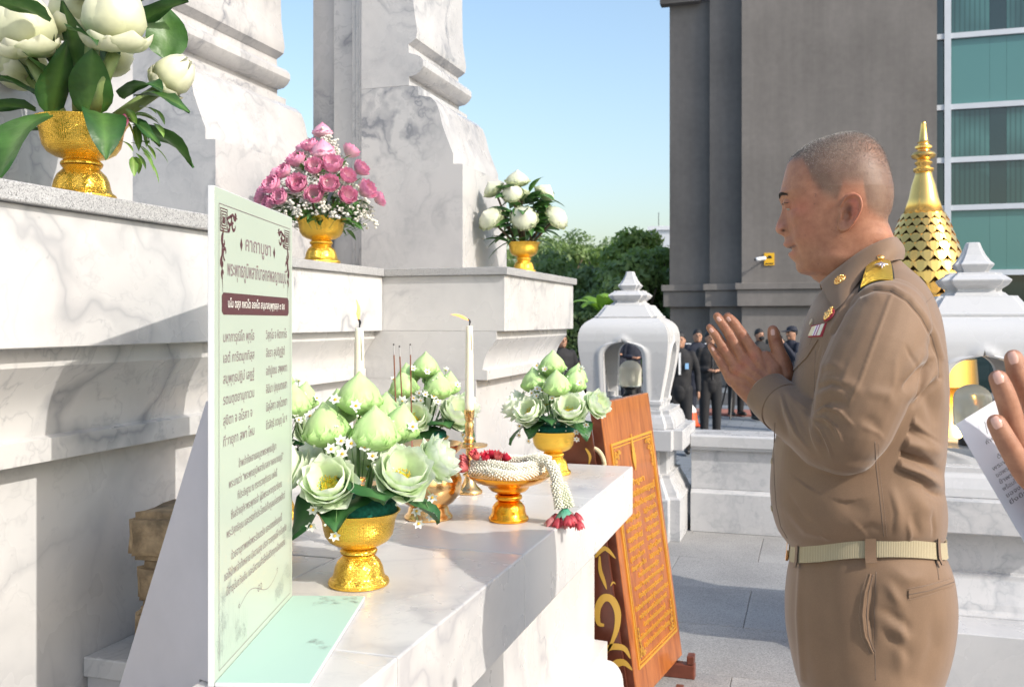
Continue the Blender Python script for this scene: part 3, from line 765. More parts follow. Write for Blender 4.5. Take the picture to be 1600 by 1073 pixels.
def lotus(b, M_, s, c0, c1, openness=1.0, rings=5, cnt=7, seed=0):
    """open lotus bloom, axis +z, radius about s: broad cupped petals, inner rings more upright"""
    g = random.Random(seed)
    for r_ in range(rings):
        f_ = r_/max(1, rings-1); op = openness*(1.0-.78*f_); L = s*(1.02-.10*f_)
        for k in range(cnt):
            a = 2*PI*(k+.5*(r_%2))/cnt+g.uniform(-.12,.12); o = min(1.15, op*g.uniform(.86,1.12)); tipout = g.uniform(-.05,.16)
            def cv(q, o=o, L=L, tipout=tipout):
                # rises out of the base sideways, then turns up; tip flicks out a little
                ph = R(82)*o; x = L*(.14+.86*(math.sin(ph)*(q-.18*q*q)+.34*(1-o)*math.sin(q*PI*.75))); z = L*(math.cos(ph)*q*1.05+.46*o*q*q*(1-.35*o)+.02)
                return (x+L*tipout*max(0,q-.7), z-L*.10*o*max(0,q-.75))
            petal(b, M_ @ Matrix.Rotation(a,4,'Z'), L, L*.98, cv, c0, c1, .42, 9, 7, pleat=L*.006, shape=1.02)
def bud(b, M_, h, wd, c0, c1, seed=0, cnt=6, layers=3, flare=.0, m=9):
    g = random.Random(seed)
    pr0 = [(0,.0),(.18,.02),(.55,.08),(.84,.18),(.95,.32),(.95,.48),(.83,.62),(.58,.75),(.29,.86),(.10,.95),(0,1.0)]
    b.lathe([(r_*wd*.5*.90, z*h*.97) for r_, z in pr0], 18, M=M_); b.fill(c0)
    for l_ in range(layers):
        sc = 1.03-.04*l_
        for k in range(cnt):
            a = 2*PI*(k+.5*(l_%2))/cnt+g.uniform(-.05,.05)
            fl = flare*(1 if l_ == 0 else 0)*g.uniform(.6,1.3); hh = h*(1-.10*(1 if l_==0 else 0)) 
            def cv(q, sc=sc, fl=fl, hh=hh):
                prof = np.interp(q, [0,.07,.18,.32,.48,.62,.75,.86,.94,1], [.18,.58,.88,1.0,.99,.86,.60,.30,.12,.02])
                return (wd*.5*sc*prof+fl*wd*max(0,q-.70)*.9, hh*q)
            petal(b, M_ @ Matrix.Rotation(a,4,'Z'), h, wd*1.02, cv, c0, c1, .42, 11, m, pleat=wd*.008, shape=.50)
def dirmat(p, d, roll=0):
    d = Vector(d).normalized(); q = d.to_track_quat('Z', 'Y')
    return Matrix.Translation(p) @ q.to_matrix().to_4x4() @ Matrix.Rotation(roll, 4, 'Z')
def leaf(b, p0, d, L, W, droop, c0, c1, up=(0,0,1), fold=.25, n=9, wave=0, seed=0, shape=.8, tw=0):
    """leaf blade growing from p0 along d, bending down by droop"""
    g = random.Random(seed); p = Vector(p0); d = Vector(d).normalized(); up = Vector(up)
    side = d.cross(up)
    if side.length < .1: side = d.cross(Vector((1,0,0)))
    side.normalize(); 
    if tw: side = Quaternion(d, tw) @ side
    vs = []; st = L/(n-1); m = 7
    for i in range(n):
        q = i/(n-1); w = W*.5*max(0, math.sin(PI*min(1,(q**shape)*.96+.04)))**.85
        if i == n-1: w = W*.01
        nrm = side.cross(d).normalized()
        for k in range(m):
            s_ = -1+2*k/(m-1)
            vs.append(p+side*(w*s_)+nrm*(fold*w*abs(s_)+wave*math.sin(q*9+s_*3+seed)*abs(s_)))
            f = .25+.75*abs(s_) if k != 3 else 0
            cc = [c1[j]*(1-f)+c0[j]*f for j in range(3)]; b.c.append((*cc,1))
        d = (d+Vector((0,0,-droop*st/L*1.0))).normalized(); side = (side-d*side.dot(d)).normalized(); p = p+d*st
    fs = []
    for i in range(n-1):
        for k in range(m-1): fs.append((i*m+k, i*m+k+1, (i+1)*m+k+1, (i+1)*m+k))
    b.add(vs, fs)
def smallflower(b, p, d, s=.012, roll=0):
    Mx = dirmat(p, d, roll)
    for k in range(6):
        petal(b, Mx @ Matrix.Rotation(k*PI/3,4,'Z'), s, s*.75, lambda q: (s*q*.95, s*.35*q+.1*s*q*q), (.85,.86,.80), (.9,.9,.88), .2, 4, 3)
    b.ball((0,0,s*.2), s*.24, 6, 4, Mx); b.fill((.85,.55,.05))
def berry(b, p, r=.0028): b.ball(p, r, 6, 4); b.fill((.82,.85,.72))
GR0, GR1 = (.40,.62,.22), (.62,.80,.47)      # pale green petals
WL0, WL1 = (.66,.84,.46), (.94,.97,.86)
DG, DG2 = (.020,.085,.025), (.07,.19,.05)

VP = [(.056,0),(.0575,.004),(.0560,.009),(.050,.013),(.0475,.020),(.045,.032),(.040,.043),(.033,.050),(.0295,.054),(.033,.057),(.0345,.061),(.033,.065),(.0295,.068),(.031,.071),(.044,.075),(.056,.082),(.0635,.093),(.0665,.106),(.0685,.120),(.0735,.131),(.0775,.1355),(.0785,.138),(.0765,.1385),(.070,.132),(.064,.118),(.058,.100),(.040,.088),(0,.086)]
def bowl(loc, lab, s=1.0, mt=None, group='footed gold offering bowls', hs=1.0):
    T = thing('footed_bowl', loc, lab, 'gold bowl', group)
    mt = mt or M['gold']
    fl = lambda a, z: .006*math.sin(a*32)*(1 if .09 < z < .13 else 0)
    foot = [(r*s, z*s*hs) for r, z in VP[:9]]+[(.0335*s,.058*s*hs),(0,.058*s*hs)]
    knob = [(.0300*s,.0582*s*hs),(.0345*s,.060*s*hs),(.0350*s,.063*s*hs),(.033*s,.066*s*hs),(.0295*s,.0682*s*hs)]
    cup = [(.0295*s,.0685*s*hs)]+[(r*s, z*s*hs) for r, z in VP[13:]]
    MB().lathe(foot, 64).build('foot', mt, T, world=False, auto=50)
    MB().lathe(knob, 48).build('knob', mt, T, world=False, auto=50)
    MB().lathe(cup, 64, flute=None).build('cup', mt, T, world=False, auto=50)
    return T
bowl1 = bowl((-.815,1.637,AZ+.001), 'embossed gold footed bowl with green cushion, largest in front on the altar')
def dupbowl(loc, lab, s=1.0, rz=0): return copy_tree(bowl1, loc, rz, lab, s)
dupbowl((-1.14,2.73,AZ+.001), 'gold footed bowl behind the brass incense pot, mostly hidden by it')
dupbowl((-.80,3.0,AZ+.001), 'gold footed bowl at the far end of the altar near the wooden tablet', 1.0, .5)
dupbowl((-1.285,2.12,AZ+.001), 'gold footed bowl just showing beside the edge of the green prayer board', 1.0, 1)
dupbowl((-1.165,1.315,1.586), 'gold footed bowl on the granite ledge at the top left corner', .96, 2)
dupbowl((-1.66,3.04,1.586), 'gold footed bowl under the pink lotus arrangement on the recessed ledge', 1.17, 0)
dupbowl((-1.155,3.85,1.586), 'small gold footed bowl under white lotuses at the ledge corner', .90, .4)

# ---- pale green artificial lotus arrangements
felt = noisy('green_felt', (.005,.11,.075), .95, .4, 120, .6, .002)
stemg = mat('stem_green', (.09,.19,.05), .5)
def lotus_arr(loc, rz, seed, lab, nb=5):
    g = random.Random(seed); T = thing('lotus_arrangement', loc, lab, 'flower arrangement', 'pale green lotus arrangements on the altar', R(rz))
    b = MB(); b.lathe([(.060,.120),(.069,.124),(.071,.136),(.070,.152),(.064,.158),(0,.159)], 40); b.build('cushion', felt, T, world=False, smooth=True)
    jit = lambda a: a+g.uniform(-.008,.008)*(seed != 1)
    # x right, -y towards camera
    buds = [((.000,.0,.315),(.02,.0,1),.085,.074),((-.055,-.012,.258),(-.12,-.05,1),.088,.076),((.030,-.040,.252),(.0,-.1,1),.090,.077),((.073,.006,.262),(.15,0,1),.078,.062),((-.035,.05,.29),(-.1,.1,1),.075,.062),((.045,.055,.28),(.1,.2,1),.078,.062)]
    stems = MB()
    for i, (p, d, h, wd) in enumerate(buds[:nb+1]):
        b = CMB(); p = Vector((jit(p[0]),jit(p[1]),p[2])); bud(b, dirmat(p, d, i), h*.98, wd*1.08, (.50,.74,.28), (.68,.88,.46), i+seed*10, flare=.28 if i % 2 == 0 else .12)
        b.build('lotus_bud', PET, T, world=False, smooth=True); stems.tube([(p.x*.3,p.y*.3,.14), tuple(p+Vector((0,0,.01)))], .003, 5)
    blooms = [((-.047,-.060,.185),(-.15,-.75,.62),.056),((.072,-.045,.190),(.25,-.62,.70),.062),((-.108,.0,.200),(-.8,-.25,.5),.056),((.125,.010,.215),(.85,-.2,.5),.052),((.02,.10,.20),(.1,.8,.6),.056),((-.06,.085,.21),(-.5,.7,.6),.052)]
    for i, (p, d, s_) in enumerate(blooms):
        b = CMB(); Mx = dirmat((jit(p[0]),jit(p[1]),p[2]), d, i*.7+seed)
        lotus(b, Mx, s_*1.16, WL0, WL1, 1.10, 4, 7, i+seed*7); b.build('lotus_bloom', PET, T, world=False, smooth=True)
        b = CMB(); b.lathe([(.007,.006),(.014,.018),(.0145,.022),(0,.023)], 14, M=Mx); b.fill((.66,.66,.08))
        for k in range(90):
            a = g.uniform(0,2*PI); r_ = g.uniform(.003,.021); b.ball((r_*math.cos(a), r_*math.sin(a), .026+g.uniform(-.004,.003)), .0015, 4, 3, Mx)
        b.fill((.85,.62,.04)); b.build('stamens', PET, T, world=False)
        stems.tube([(p[0]*.2,p[1]*.2,.14), p], .0028, 5)
    # broad leaves
    lv = [((-.02,-.02,.172),(-.85,-.40,.30),.150,.115,1.9),((.015,-.035,.180),(.28,-.85,.50),.105,.135,1.1),((.05,-.02,.172),(.9,-.45,.35),.125,.11,1.5),((-.01,-.035,.165),(-.35,-.9,.30),.10,.11,1.5),((.0,.05,.165),(.2,.9,.3),.12,.11,1.4),((-.03,.04,.165),(-.8,.6,.35),.11,.10,1.3)]
    for i, (p, d, L, W, dr) in enumerate(lv):
        b = CMB(); leaf(b, p, d, L, W, dr, DG, (.06,.17,.05), seed=i+seed, wave=.009, shape=.66, fold=.16, tw=g.uniform(-.2,.2)); b.build('leaf', SATIN, T, world=False, smooth=True)
    # small white flowers on wiry stems
    pos = [(-.03,-.055,.272),(-.012,-.06,.268),(-.048,-.058,.258),(-.028,-.066,.250),(.012,-.068,.262),(.026,-.065,.245),(-.004,-.052,.335),(-.042,-.03,.345),(.055,-.03,.30),(.10,-.02,.292),(-.078,-.085,.162),(-.082,-.080,.132),(-.04,-.100,.118),(.105,-.060,.150),(.134,-.050,.172),(.132,-.050,.138),(.108,-.065,.128),(.082,.03,.335),(-.09,.02,.31),(.0,.09,.33),(.06,.09,.28),(-.07,.09,.26)]
    for i, p in enumerate(pos):
        b = CMB(); p = Vector(p); d = Vector((p.x*.6+g.uniform(-.3,.3)*.1, -.8 if p.y < .02 else .8, (.5 if p.z > .2 else -.35)))
        p = p+d.normalized()*.006; smallflower(b, p, d, .0125 if p.z > .2 else .0115, g.uniform(0,1)); b.build('small_flower', PET, T, world=False, smooth=True)
        if p.z > .2: stems.tube([(p.x*.5,p.y*.4,.2), p], .0008, 4)
        else: stems.tube([(p.x*.6,p.y*.6,.165), (p.x*.9,p.y*.9,max(.17,p.z+.02)), p], .0008, 4)
    stems.build('stem', stemg, T, world=False, kind='stuff')
    b = CMB()
    for k in range(70):
        a = g.uniform(0,2*PI); r_ = g.uniform(.05,.12); z = g.uniform(.13,.33) ; r_ = min(r_, .06+(.35-z)*.35)
        berry(b, (r_*math.cos(a), r_*math.sin(a), z), .0026)
    b.build('berries', PET, T, world=False, smooth=True, kind='stuff')
    return T
lotus_arr((-.815,1.637,AZ+.001), YAW+8, 1, 'largest pale green lotus arrangement, frontmost on the altar in a gold bowl')
lotus_arr((-1.14,2.73,AZ+.001), YAW+20, 2, 'pale green lotus arrangement behind the incense sticks and brass pot')
lotus_arr((-.80,3.0,AZ+.001), YAW-25, 3, 'pale green lotus arrangement at the far end of the altar by the tablet')
lotus_arr((-1.285,2.12,AZ+.001), YAW+40, 4, 'pale green lotus arrangement half hidden by the edge of the prayer board')

# ---- candles
wax = mat('candle_wax', (.86,.80,.62), .45); wax.node_tree.nodes['Principled BSDF'].inputs['Subsurface Weight'].default_value = .4
wax.node_tree.nodes['Principled BSDF'].inputs['Subsurface Radius'].default_value = (.01,.007,.004)
flm = mat('flame', (1,.5,.1), .5); b_ = flm.node_tree.nodes['Principled BSDF']; b_.inputs['Emission Color'].default_value = (1,.33,.07,1); b_.inputs['Emission Strength'].default_value = 1.1; b_.inputs['Alpha'].default_value = .6
CSP = [(.037,0),(.0385,.003),(.037,.008),(.030,.014),(.022,.022),(.017,.032),(.013,.043),(.012,.048),(.018,.050),(.019,.054),(.012,.058),(.010,.07),(.013,.085),(.010,.10),(.0095,.125),(.018,.130),(.050,.133),(.053,.137),(.053,.139),(.018,.140),(.012,.146),(.0155,.152),(.0155,.158),(.010,.164),(.0115,.170),(.013,.180),(.013,.198),(.010,.204),(.013,.212),(.0145,.222),(.0155,.234),(.0150,.238),(.012,.238)]
def candle(loc, lab, lab2, fl):
    T = thing('candlestick', loc, lab, 'candlestick', 'brass candlesticks')
    MB().lathe(CSP[:9], 40).build('base', M['brass'], T, world=False, auto=50)
    MB().lathe(CSP[8:15], 32).build('stem', M['brass'], T, world=False, auto=50)
    MB().lathe(CSP[14:20], 40).build('drip_dish', M['brass'], T, world=False, auto=50)
    MB().lathe(CSP[19:], 32).build('socket', M['brass'], T, world=False, auto=50)
    C_ = thing('candle', (loc[0], loc[1], loc[2]+.225), lab2, 'candle', 'tall cream candles')
    b = MB(); b.lathe([(.0125,0),(.0125,.03),(.0118,.12),(.0104,.22),(.0098,.250),(.0090,.2535),(.0055,.252),(0,.250)], 24, flute=lambda a, z: .03*math.sin(a*2+z*40)); 
    b.build('wax', wax, C_, world=False, smooth=True)
    b = MB(); b.capsule([(.0085,-.006,.235),(.0105,-.0065,.215),(.0112,-.0068,.185)], [.0022,.0026,.0016], 8); b.build('wax_drip', wax, C_, world=False, smooth=True)
    b = MB(); b.capsule([(0,0,.248),(.001,0,.258),(.002,0,.266),(-.002,0,.272)], [.0014,.0016,.003,.002], 8); b.build('wick', blackp, C_, world=False)
    b = MB(); b.capsule(fl, [.0015,.0045,.0035,.0006], 10); b.build('flame', flm, C_, world=False, smooth=True)
rx = Vector((cY, sY, 0))
def flp(l): return [tuple(rx*a+Vector((0,0,z))) for a, z in l]
candle((-.94,2.59,AZ+.001), 'brass candlestick beside the wall, standing clear behind the garland tray', 'cream candle right of the incense, flame blown sideways', flp([(-.003,.270),(-.018,.278),(-.034,.284),(-.052,.286)]))
candle((-.94,1.89,AZ+.001), 'brass candlestick hidden behind the largest lotus arrangement', 'cream candle rising behind the frontmost lotuses with upright flame', flp([(-.001,.270),(-.002,.284),(-.001,.296),(-.006,.314)]))

# ---- incense pot and sticks
ip = thing('incense_pot', (-.92,2.235,AZ+.001), 'round polished brass incense pot in the middle of the altar', 'incense pot')
MB().lathe([(.060,0),(.061,.004),(.057,.010),(.052,.014),(.050,.026),(.046,.030)], 56).build('foot', M['brass'], ip, world=False, auto=45)
MB().lathe([(.046,.0302),(.062,.040),(.077,.058),(.084,.080),(.083,.100),(.074,.120),(.062,.134),(.057,.144),(.058,.150)], 64).build('pot_body', M['brass'], ip, world=False, smooth=True)
MB().lathe([(.058,.1502),(.066,.158),(.080,.170),(.086,.180),(.087,.186),(.084,.187),(.070,.174),(.056,.158),(.050,.150),(0,.149)], 64).build('rim', M['brass'], ip, world=False, auto=50)
MB().lathe([(.051,.1505),(.051,.156),(0,.160)], 32).build('ash', noisy('ash_grey', (.38,.36,.33), .95, .2, 80, .5), ip, world=False)
inb = mat('incense_brown', (.20,.075,.04), .8); inr = mat('stick_red', (.35,.03,.05), .7); ash = mat('ash', (.42,.41,.40), .9)
for k, (px, yt, px2, lab) in enumerate(((615,537,621,'left incense stick of the three in the brass pot'),(624,540,632,'middle incense stick, slightly lower and tilted, of the three'),(641,537,644,'right incense stick, set apart from the other two'))):
    t0 = CW(px2, 700, 2.40+.01*k); t0.z = AZ+.158; t1 = CW(px, yt, 2.40+.012*k)
    S = thing('incense_stick', t0, lab, 'incense stick', 'incense sticks'); d = t1-t0
    MB().tube([(0,0,0), tuple(d*.15)], .0009, 6).build('stick', inr, S, world=False)
    MB().tube([tuple(d*.15), tuple(d*.90)], .0018, 8).build('incense', inb, S, world=False)
    MB().tube([tuple(d*.90), tuple(d*.985)], .0017, 8).build('ash_tip', ash, S, world=False)
    MB().tube([tuple(d*.985), tuple(d)], .0018, 8).build('ember', mat('ember', (.03,.02,.02), .9), S, world=False)

# ---- footed tray with jasmine garland
ft = thing('footed_tray', (-.72,2.27,AZ+.001), 'small amber gold pedestal tray carrying a jasmine garland', 'tray')
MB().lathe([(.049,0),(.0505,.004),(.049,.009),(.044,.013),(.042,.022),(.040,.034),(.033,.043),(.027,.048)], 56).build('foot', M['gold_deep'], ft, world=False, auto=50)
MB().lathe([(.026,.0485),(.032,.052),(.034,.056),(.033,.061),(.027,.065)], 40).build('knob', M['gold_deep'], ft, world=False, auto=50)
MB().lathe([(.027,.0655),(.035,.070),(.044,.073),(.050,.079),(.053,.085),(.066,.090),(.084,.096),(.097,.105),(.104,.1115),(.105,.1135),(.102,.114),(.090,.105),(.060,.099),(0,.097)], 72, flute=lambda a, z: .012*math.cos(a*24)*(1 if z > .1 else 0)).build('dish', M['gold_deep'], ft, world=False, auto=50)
gar = thing('flower_garland', (-.72,2.27,AZ+.11), 'white jasmine bud garland with red tassel trailing over the altar edge', 'garland')
rl = lambda a, b_, z: (a*cY - b_*sY*-1*-1, a*sY + b_*cY, z)      # a = right, b = away
def RL(a, b_, z): return Vector((a*cY - b_*sY, a*sY + b_*cY, z))
def rope(pts, r, n_, seed, nm='bud_strand', col=(.86,.84,.72), sz=.0050):
    g = random.Random(seed); b = CMB(); pts = [Vector(p) for p in pts]
    # resample
    seg = [(pts[i+1]-pts[i]).length for i in range(len(pts)-1)]; tot = sum(seg); step = sz*1.05; s_ = 0; ring = 0
    while s_ < tot:
        t_ = s_; i = 0
        while i < len(seg)-1 and t_ > seg[i]: t_ -= seg[i]; i += 1
        p = pts[i].lerp(pts[i+1], min(1,t_/seg[i])); d = (pts[i+1]-pts[i]).normalized()
        a = d.orthogonal().normalized(); c = d.cross(a)
        for k in range(n_):
            q = 2*PI*(k+.5*(ring%2))/n_; o = a*math.cos(q)+c*math.sin(q)
            Mx = dirmat(p+o*r*.72, o*.9+d*.5+Vector((g.uniform(-.2,.2),)*3)); v = g.uniform(.88,1.05)
            b.lathe([(.0008,-.001),(sz*.42,sz*.15),(sz*.5,sz*.6),(sz*.36,sz*1.15),(0,sz*1.5)], 6, M=Mx); b.fill(tuple(x*v for x in col))
        s_ += step; ring += 1
    b.tube(pts, r*.80, 8); b.fill(tuple(x*.8 for x in col))
    return b.build(nm, BEAD, gar, world=False, smooth=True, kind='stuff')
# coil lying on the tray
def coil(x0, x1, b0, bw, z, s=1): return [RL(x0+(x1-x0)*q, b0+s*bw*math.sin(PI*q), z+.004*math.sin(q*7)) for q in np.linspace(0,1,16)]
rope(coil(-.092,.075,-.012,-.062,.014), .011, 9, 1)
rope(coil(-.090,.080,-.010,-.040,.030), .0105, 9, 2)
rope(coil(-.085,.085,.01,.050,.016), .0105, 9, 3)
rope(coil(-.080,.075,.0,.020,.040), .010, 9, 4)
rope([RL(.050,-.01,.040),RL(.075,-.02,.046),RL(.098,-.03,.040),RL(.112,-.04,.018),RL(.118,-.045,-.005),RL(.124,-.05,-.03)], .0125, 10, 5)
rope([RL(.118,-.046,-.01),RL(.128,-.052,-.035),RL(.138,-.055,-.065)], .0085, 8, 6, 'tail_strand', (.78,.80,.62), .005)
rope([RL(.112,-.05,-.01),RL(.118,-.06,-.04),RL(.122,-.062,-.070)], .0085, 8, 7, 'tail_strand', (.80,.79,.66), .005)
rope([RL(.130,-.046,-.01),RL(.142,-.050,-.04),RL(.150,-.052,-.068)], .0075, 8, 8, 'tail_strand', (.78,.80,.62), .005)
def rosebud(p, d, s, col, seed):
    b = CMB(); Mx = dirmat(p, d, seed)
    for l_ in range(3):
        for k in range(5):
            rr = s*(.55-.12*l_)
            petal(b, Mx @ Matrix.Rotation(2*PI*k/5+l_*.6,4,'Z'), s, s*.8, lambda q, rr=rr: (rr*math.sin(min(q*1.5,1)*PI/2)+(.25*s*max(0,q-.7) if l_ == 0 else 0), s*1.15*q), tuple(x*.7 for x in col), col, .5, 5, 5)
    return b.build('red_rosebud', PET, gar, world=False, smooth=True)
g = random.Random(5)
for k in range(15):
    a = k*2.4; r_ = .0095*math.sqrt(k); c = RL(.137,-.056,-.086)
    p = c+Vector((r_*math.cos(a), r_*math.sin(a), g.uniform(-.012,.008)))
    rosebud(p, (math.cos(a)*r_*9, math.sin(a)*r_*9, -1), .022, (.74,.10,.13) if k % 3 else (.82,.30,.30), k)
for k in range(9):
    a = k*2.4; r_ = .009*math.sqrt(k+.5); c = RL(-.052,-.012,.042)
    rosebud(c+Vector((r_*1.4*math.cos(a), r_*math.sin(a), g.uniform(-.006,.004))), (math.cos(a)*r_*30, math.sin(a)*r_*30, .8), .021, (.84,.20,.20) if k % 2 else (.78,.05,.10), 20+k)
for k in range(4):
    rosebud(RL(-.098,-.03+k*.012,.02+.006*k), (-.8,-.6,.3), .022, (.72,.18,.18), 40+k)
b = CMB()
for k in range(7):
    a = 2*PI*k/7; petal(b, dirmat(RL(.137,-.056,-.070), (0,0,-1)) @ Matrix.Rotation(a,4,'Z'), .034, .018, lambda q: (.007+.026*q,.030*q), (.08,.42,.26), (.50,.80,.62), .2, 6, 3)
b.build('green_calyx', PET, gar, world=False, smooth=True)

# ---- left lotus bouquet (natural white lotuses, leaves)
def bouquet_left():
    T = thing('lotus_bouquet', (-1.165,1.315,1.586), 'big creamy white lotus bouquet with dark leaves at top left corner', 'bouquet', None, R(YAW))
    rim = .14; k_ = 1.08e-3
    # local: x right (px-128)*k, z from foot y=300
    X = lambda px: (px-128)*k_
    Z = lambda py: (312-py)*k_
    st = MB()
    blooms = [(58,58,-.02,.078,(-.05,-.25,1)),(198,55,-.05,.082,(.10,-.28,1)),(128,40,.09,.07,(0,.5,1)),(238,95,.03,.055,(.8,-.1,.7)),(95,10,.05,.07,(0,0,1)),(20,70,.06,.06,(-.6,.2,.7)),(150,-45,.0,.08,(0,-.1,1))]
    for i, (px, py, yy, s_, d) in enumerate(blooms):
        b = CMB(); d = Vector(d).normalized(); c = Vector((X(px), yy, Z(py+38)))
        Mx = dirmat(c, d, i*.5)
        c0, c1 = (.72,.74,.46), (.86,.84,.68)
        for l_, (op, cnt, ht) in enumerate(((1.15,6,.72),(.95,6,.80),(.16,6,1.25),(.08,7,1.30),(.03,6,1.28))):
            for kk in range(cnt):
                a = 2*PI*(kk+.5*(l_%2))/cnt+random.uniform(-.1,.1)
                if l_ < 2:
                    cv = lambda q, op=op*random.uniform(.80,1.0), ht=ht*random.uniform(.9,1.1): (s_*(.14+1.05*ht*(math.sin(op*PI/2)*q-.30*q*q*q)), s_*ht*(-.10*math.sin(q*PI)*op+.62*q*q*(1.25-op*.55)))
                    petal(b, Mx @ Matrix.Rotation(a,4,'Z'), s_, s_*.92, cv, (.62,.70,.34), c1, .45, 9, 7, shape=1.15)
                else:
                    cv = lambda q, op=op, ht=ht: (s_*.62*float(np.interp(q,[0,.15,.4,.7,.9,1],[.15,.75,1.02,.92,.62,.34]))*(1-.06*(l_-2)), s_*ht*q)
                    petal(b, Mx @ Matrix.Rotation(a,4,'Z'), s_, s_*.82, cv, (.68,.72,.42), c1, .45, 9, 7)
        b.build('lotus_bloom', PET, T, world=False, smooth=True)
        e = c-d*.004; st.tube([(X(128)+(e.x-X(128))*.35, yy*.4, .13), ((e.x*.7+X(128)*.3), yy*.8, e.z*.6+.05), e], [.011,.011,.010], 10)
    st.build('flower_stalk', noisy('stalk_green', (.20,.27,.09), .5, .2, 60, .1), T, world=False, smooth=True, kind='stuff')
    L = [ # base px,py,y , direction, length, width, droop
     (112,195,-.075,(-.30,-.55,-.15),.150,.085,1.8),(180,190,-.06,(.30,-.55,.05),.135,.066,1.9),(95,190,-.03,(.3,-.3,1),.13,.062,.5),(150,190,-.03,(.2,-.35,1),.115,.072,.6),
     (70,180,-.03,(-.9,-.2,.35),.12,.05,1.0),(200,160,-.02,(.7,-.4,.7),.10,.062,1.3),(60,150,-.0,(-.9,-.3,.8),.11,.05,1.2),(210,150,.0,(.9,-.2,.15),.11,.05,.9),
     (195,190,-.02,(.9,-.2,-.1),.09,.038,1.0),(120,60,-.09,(-.9,-.3,.6),.10,.042,.7),(185,45,.02,(.75,.1,.55),.12,.06,.3),(140,70,-.08,(.75,-.45,-.15),.085,.042,.5),(240,80,.06,(-.05,.1,1),.10,.07,.2),
     (120,130,.02,(-.15,-.15,1),.14,.06,.2),(150,120,.04,(.2,0,1),.14,.06,.2),(40,120,.03,(-.6,0,1),.13,.06,.5),(160,30,.03,(.1,-.2,1),.12,.05,.3),(85,110,-.01,(-.1,-.2,1),.10,.05,.3),
     (200,200,.02,(.5,.2,.1),.12,.05,1.4),(60,200,.02,(-.5,-.2,.1),.12,.06,1.6),(175,110,-.01,(.4,-.2,1),.13,.05,.6),(105,150,-.02,(-.5,-.3,.9),.11,.055,.8),(100,-10,.02,(-.3,-.2,1),.12,.05,.4),(210,0,.02,(.5,-.2,.8),.12,.05,.4)]
    for i, (px, py, yy, d, ln, wd, dr) in enumerate(L):
        b = CMB(); leaf(b, (X(px),yy,Z(py)), d, ln, wd, dr, (.014,.060,.014) if i % 3 else (.035,.11,.018), (.08,.17,.04), seed=i, wave=.004, fold=.22, shape=.75, tw=random.uniform(-.4,.4)); b.build('leaf', LEAFM, T, world=False, smooth=True)
    # small sprigs to the lower right, tiny pink bloom
    for k in range(26):
        b = CMB(); p = (X(212+random.uniform(-14,25)), random.uniform(-.03,.03), Z(205+random.uniform(-40,45)))
        leaf(b, p, (random.uniform(.2,1),random.uniform(-.6,.3),random.uniform(-.9,.3)), random.uniform(.03,.05), .015, 1.0, (.10,.22,.03), (.25,.38,.10), seed=k, n=6); b.build('small_leaf', LEAFM, T, world=False, smooth=True)
    b = CMB(); lotus(b, dirmat((X(214),-.05,Z(207)), (-.2,-.7,.3)), .018, (.75,.55,.55), (.65,.12,.30), .7, 3, 5); b.build('pink_bloom', PET, T, world=False, smooth=True)
bouquet_left()

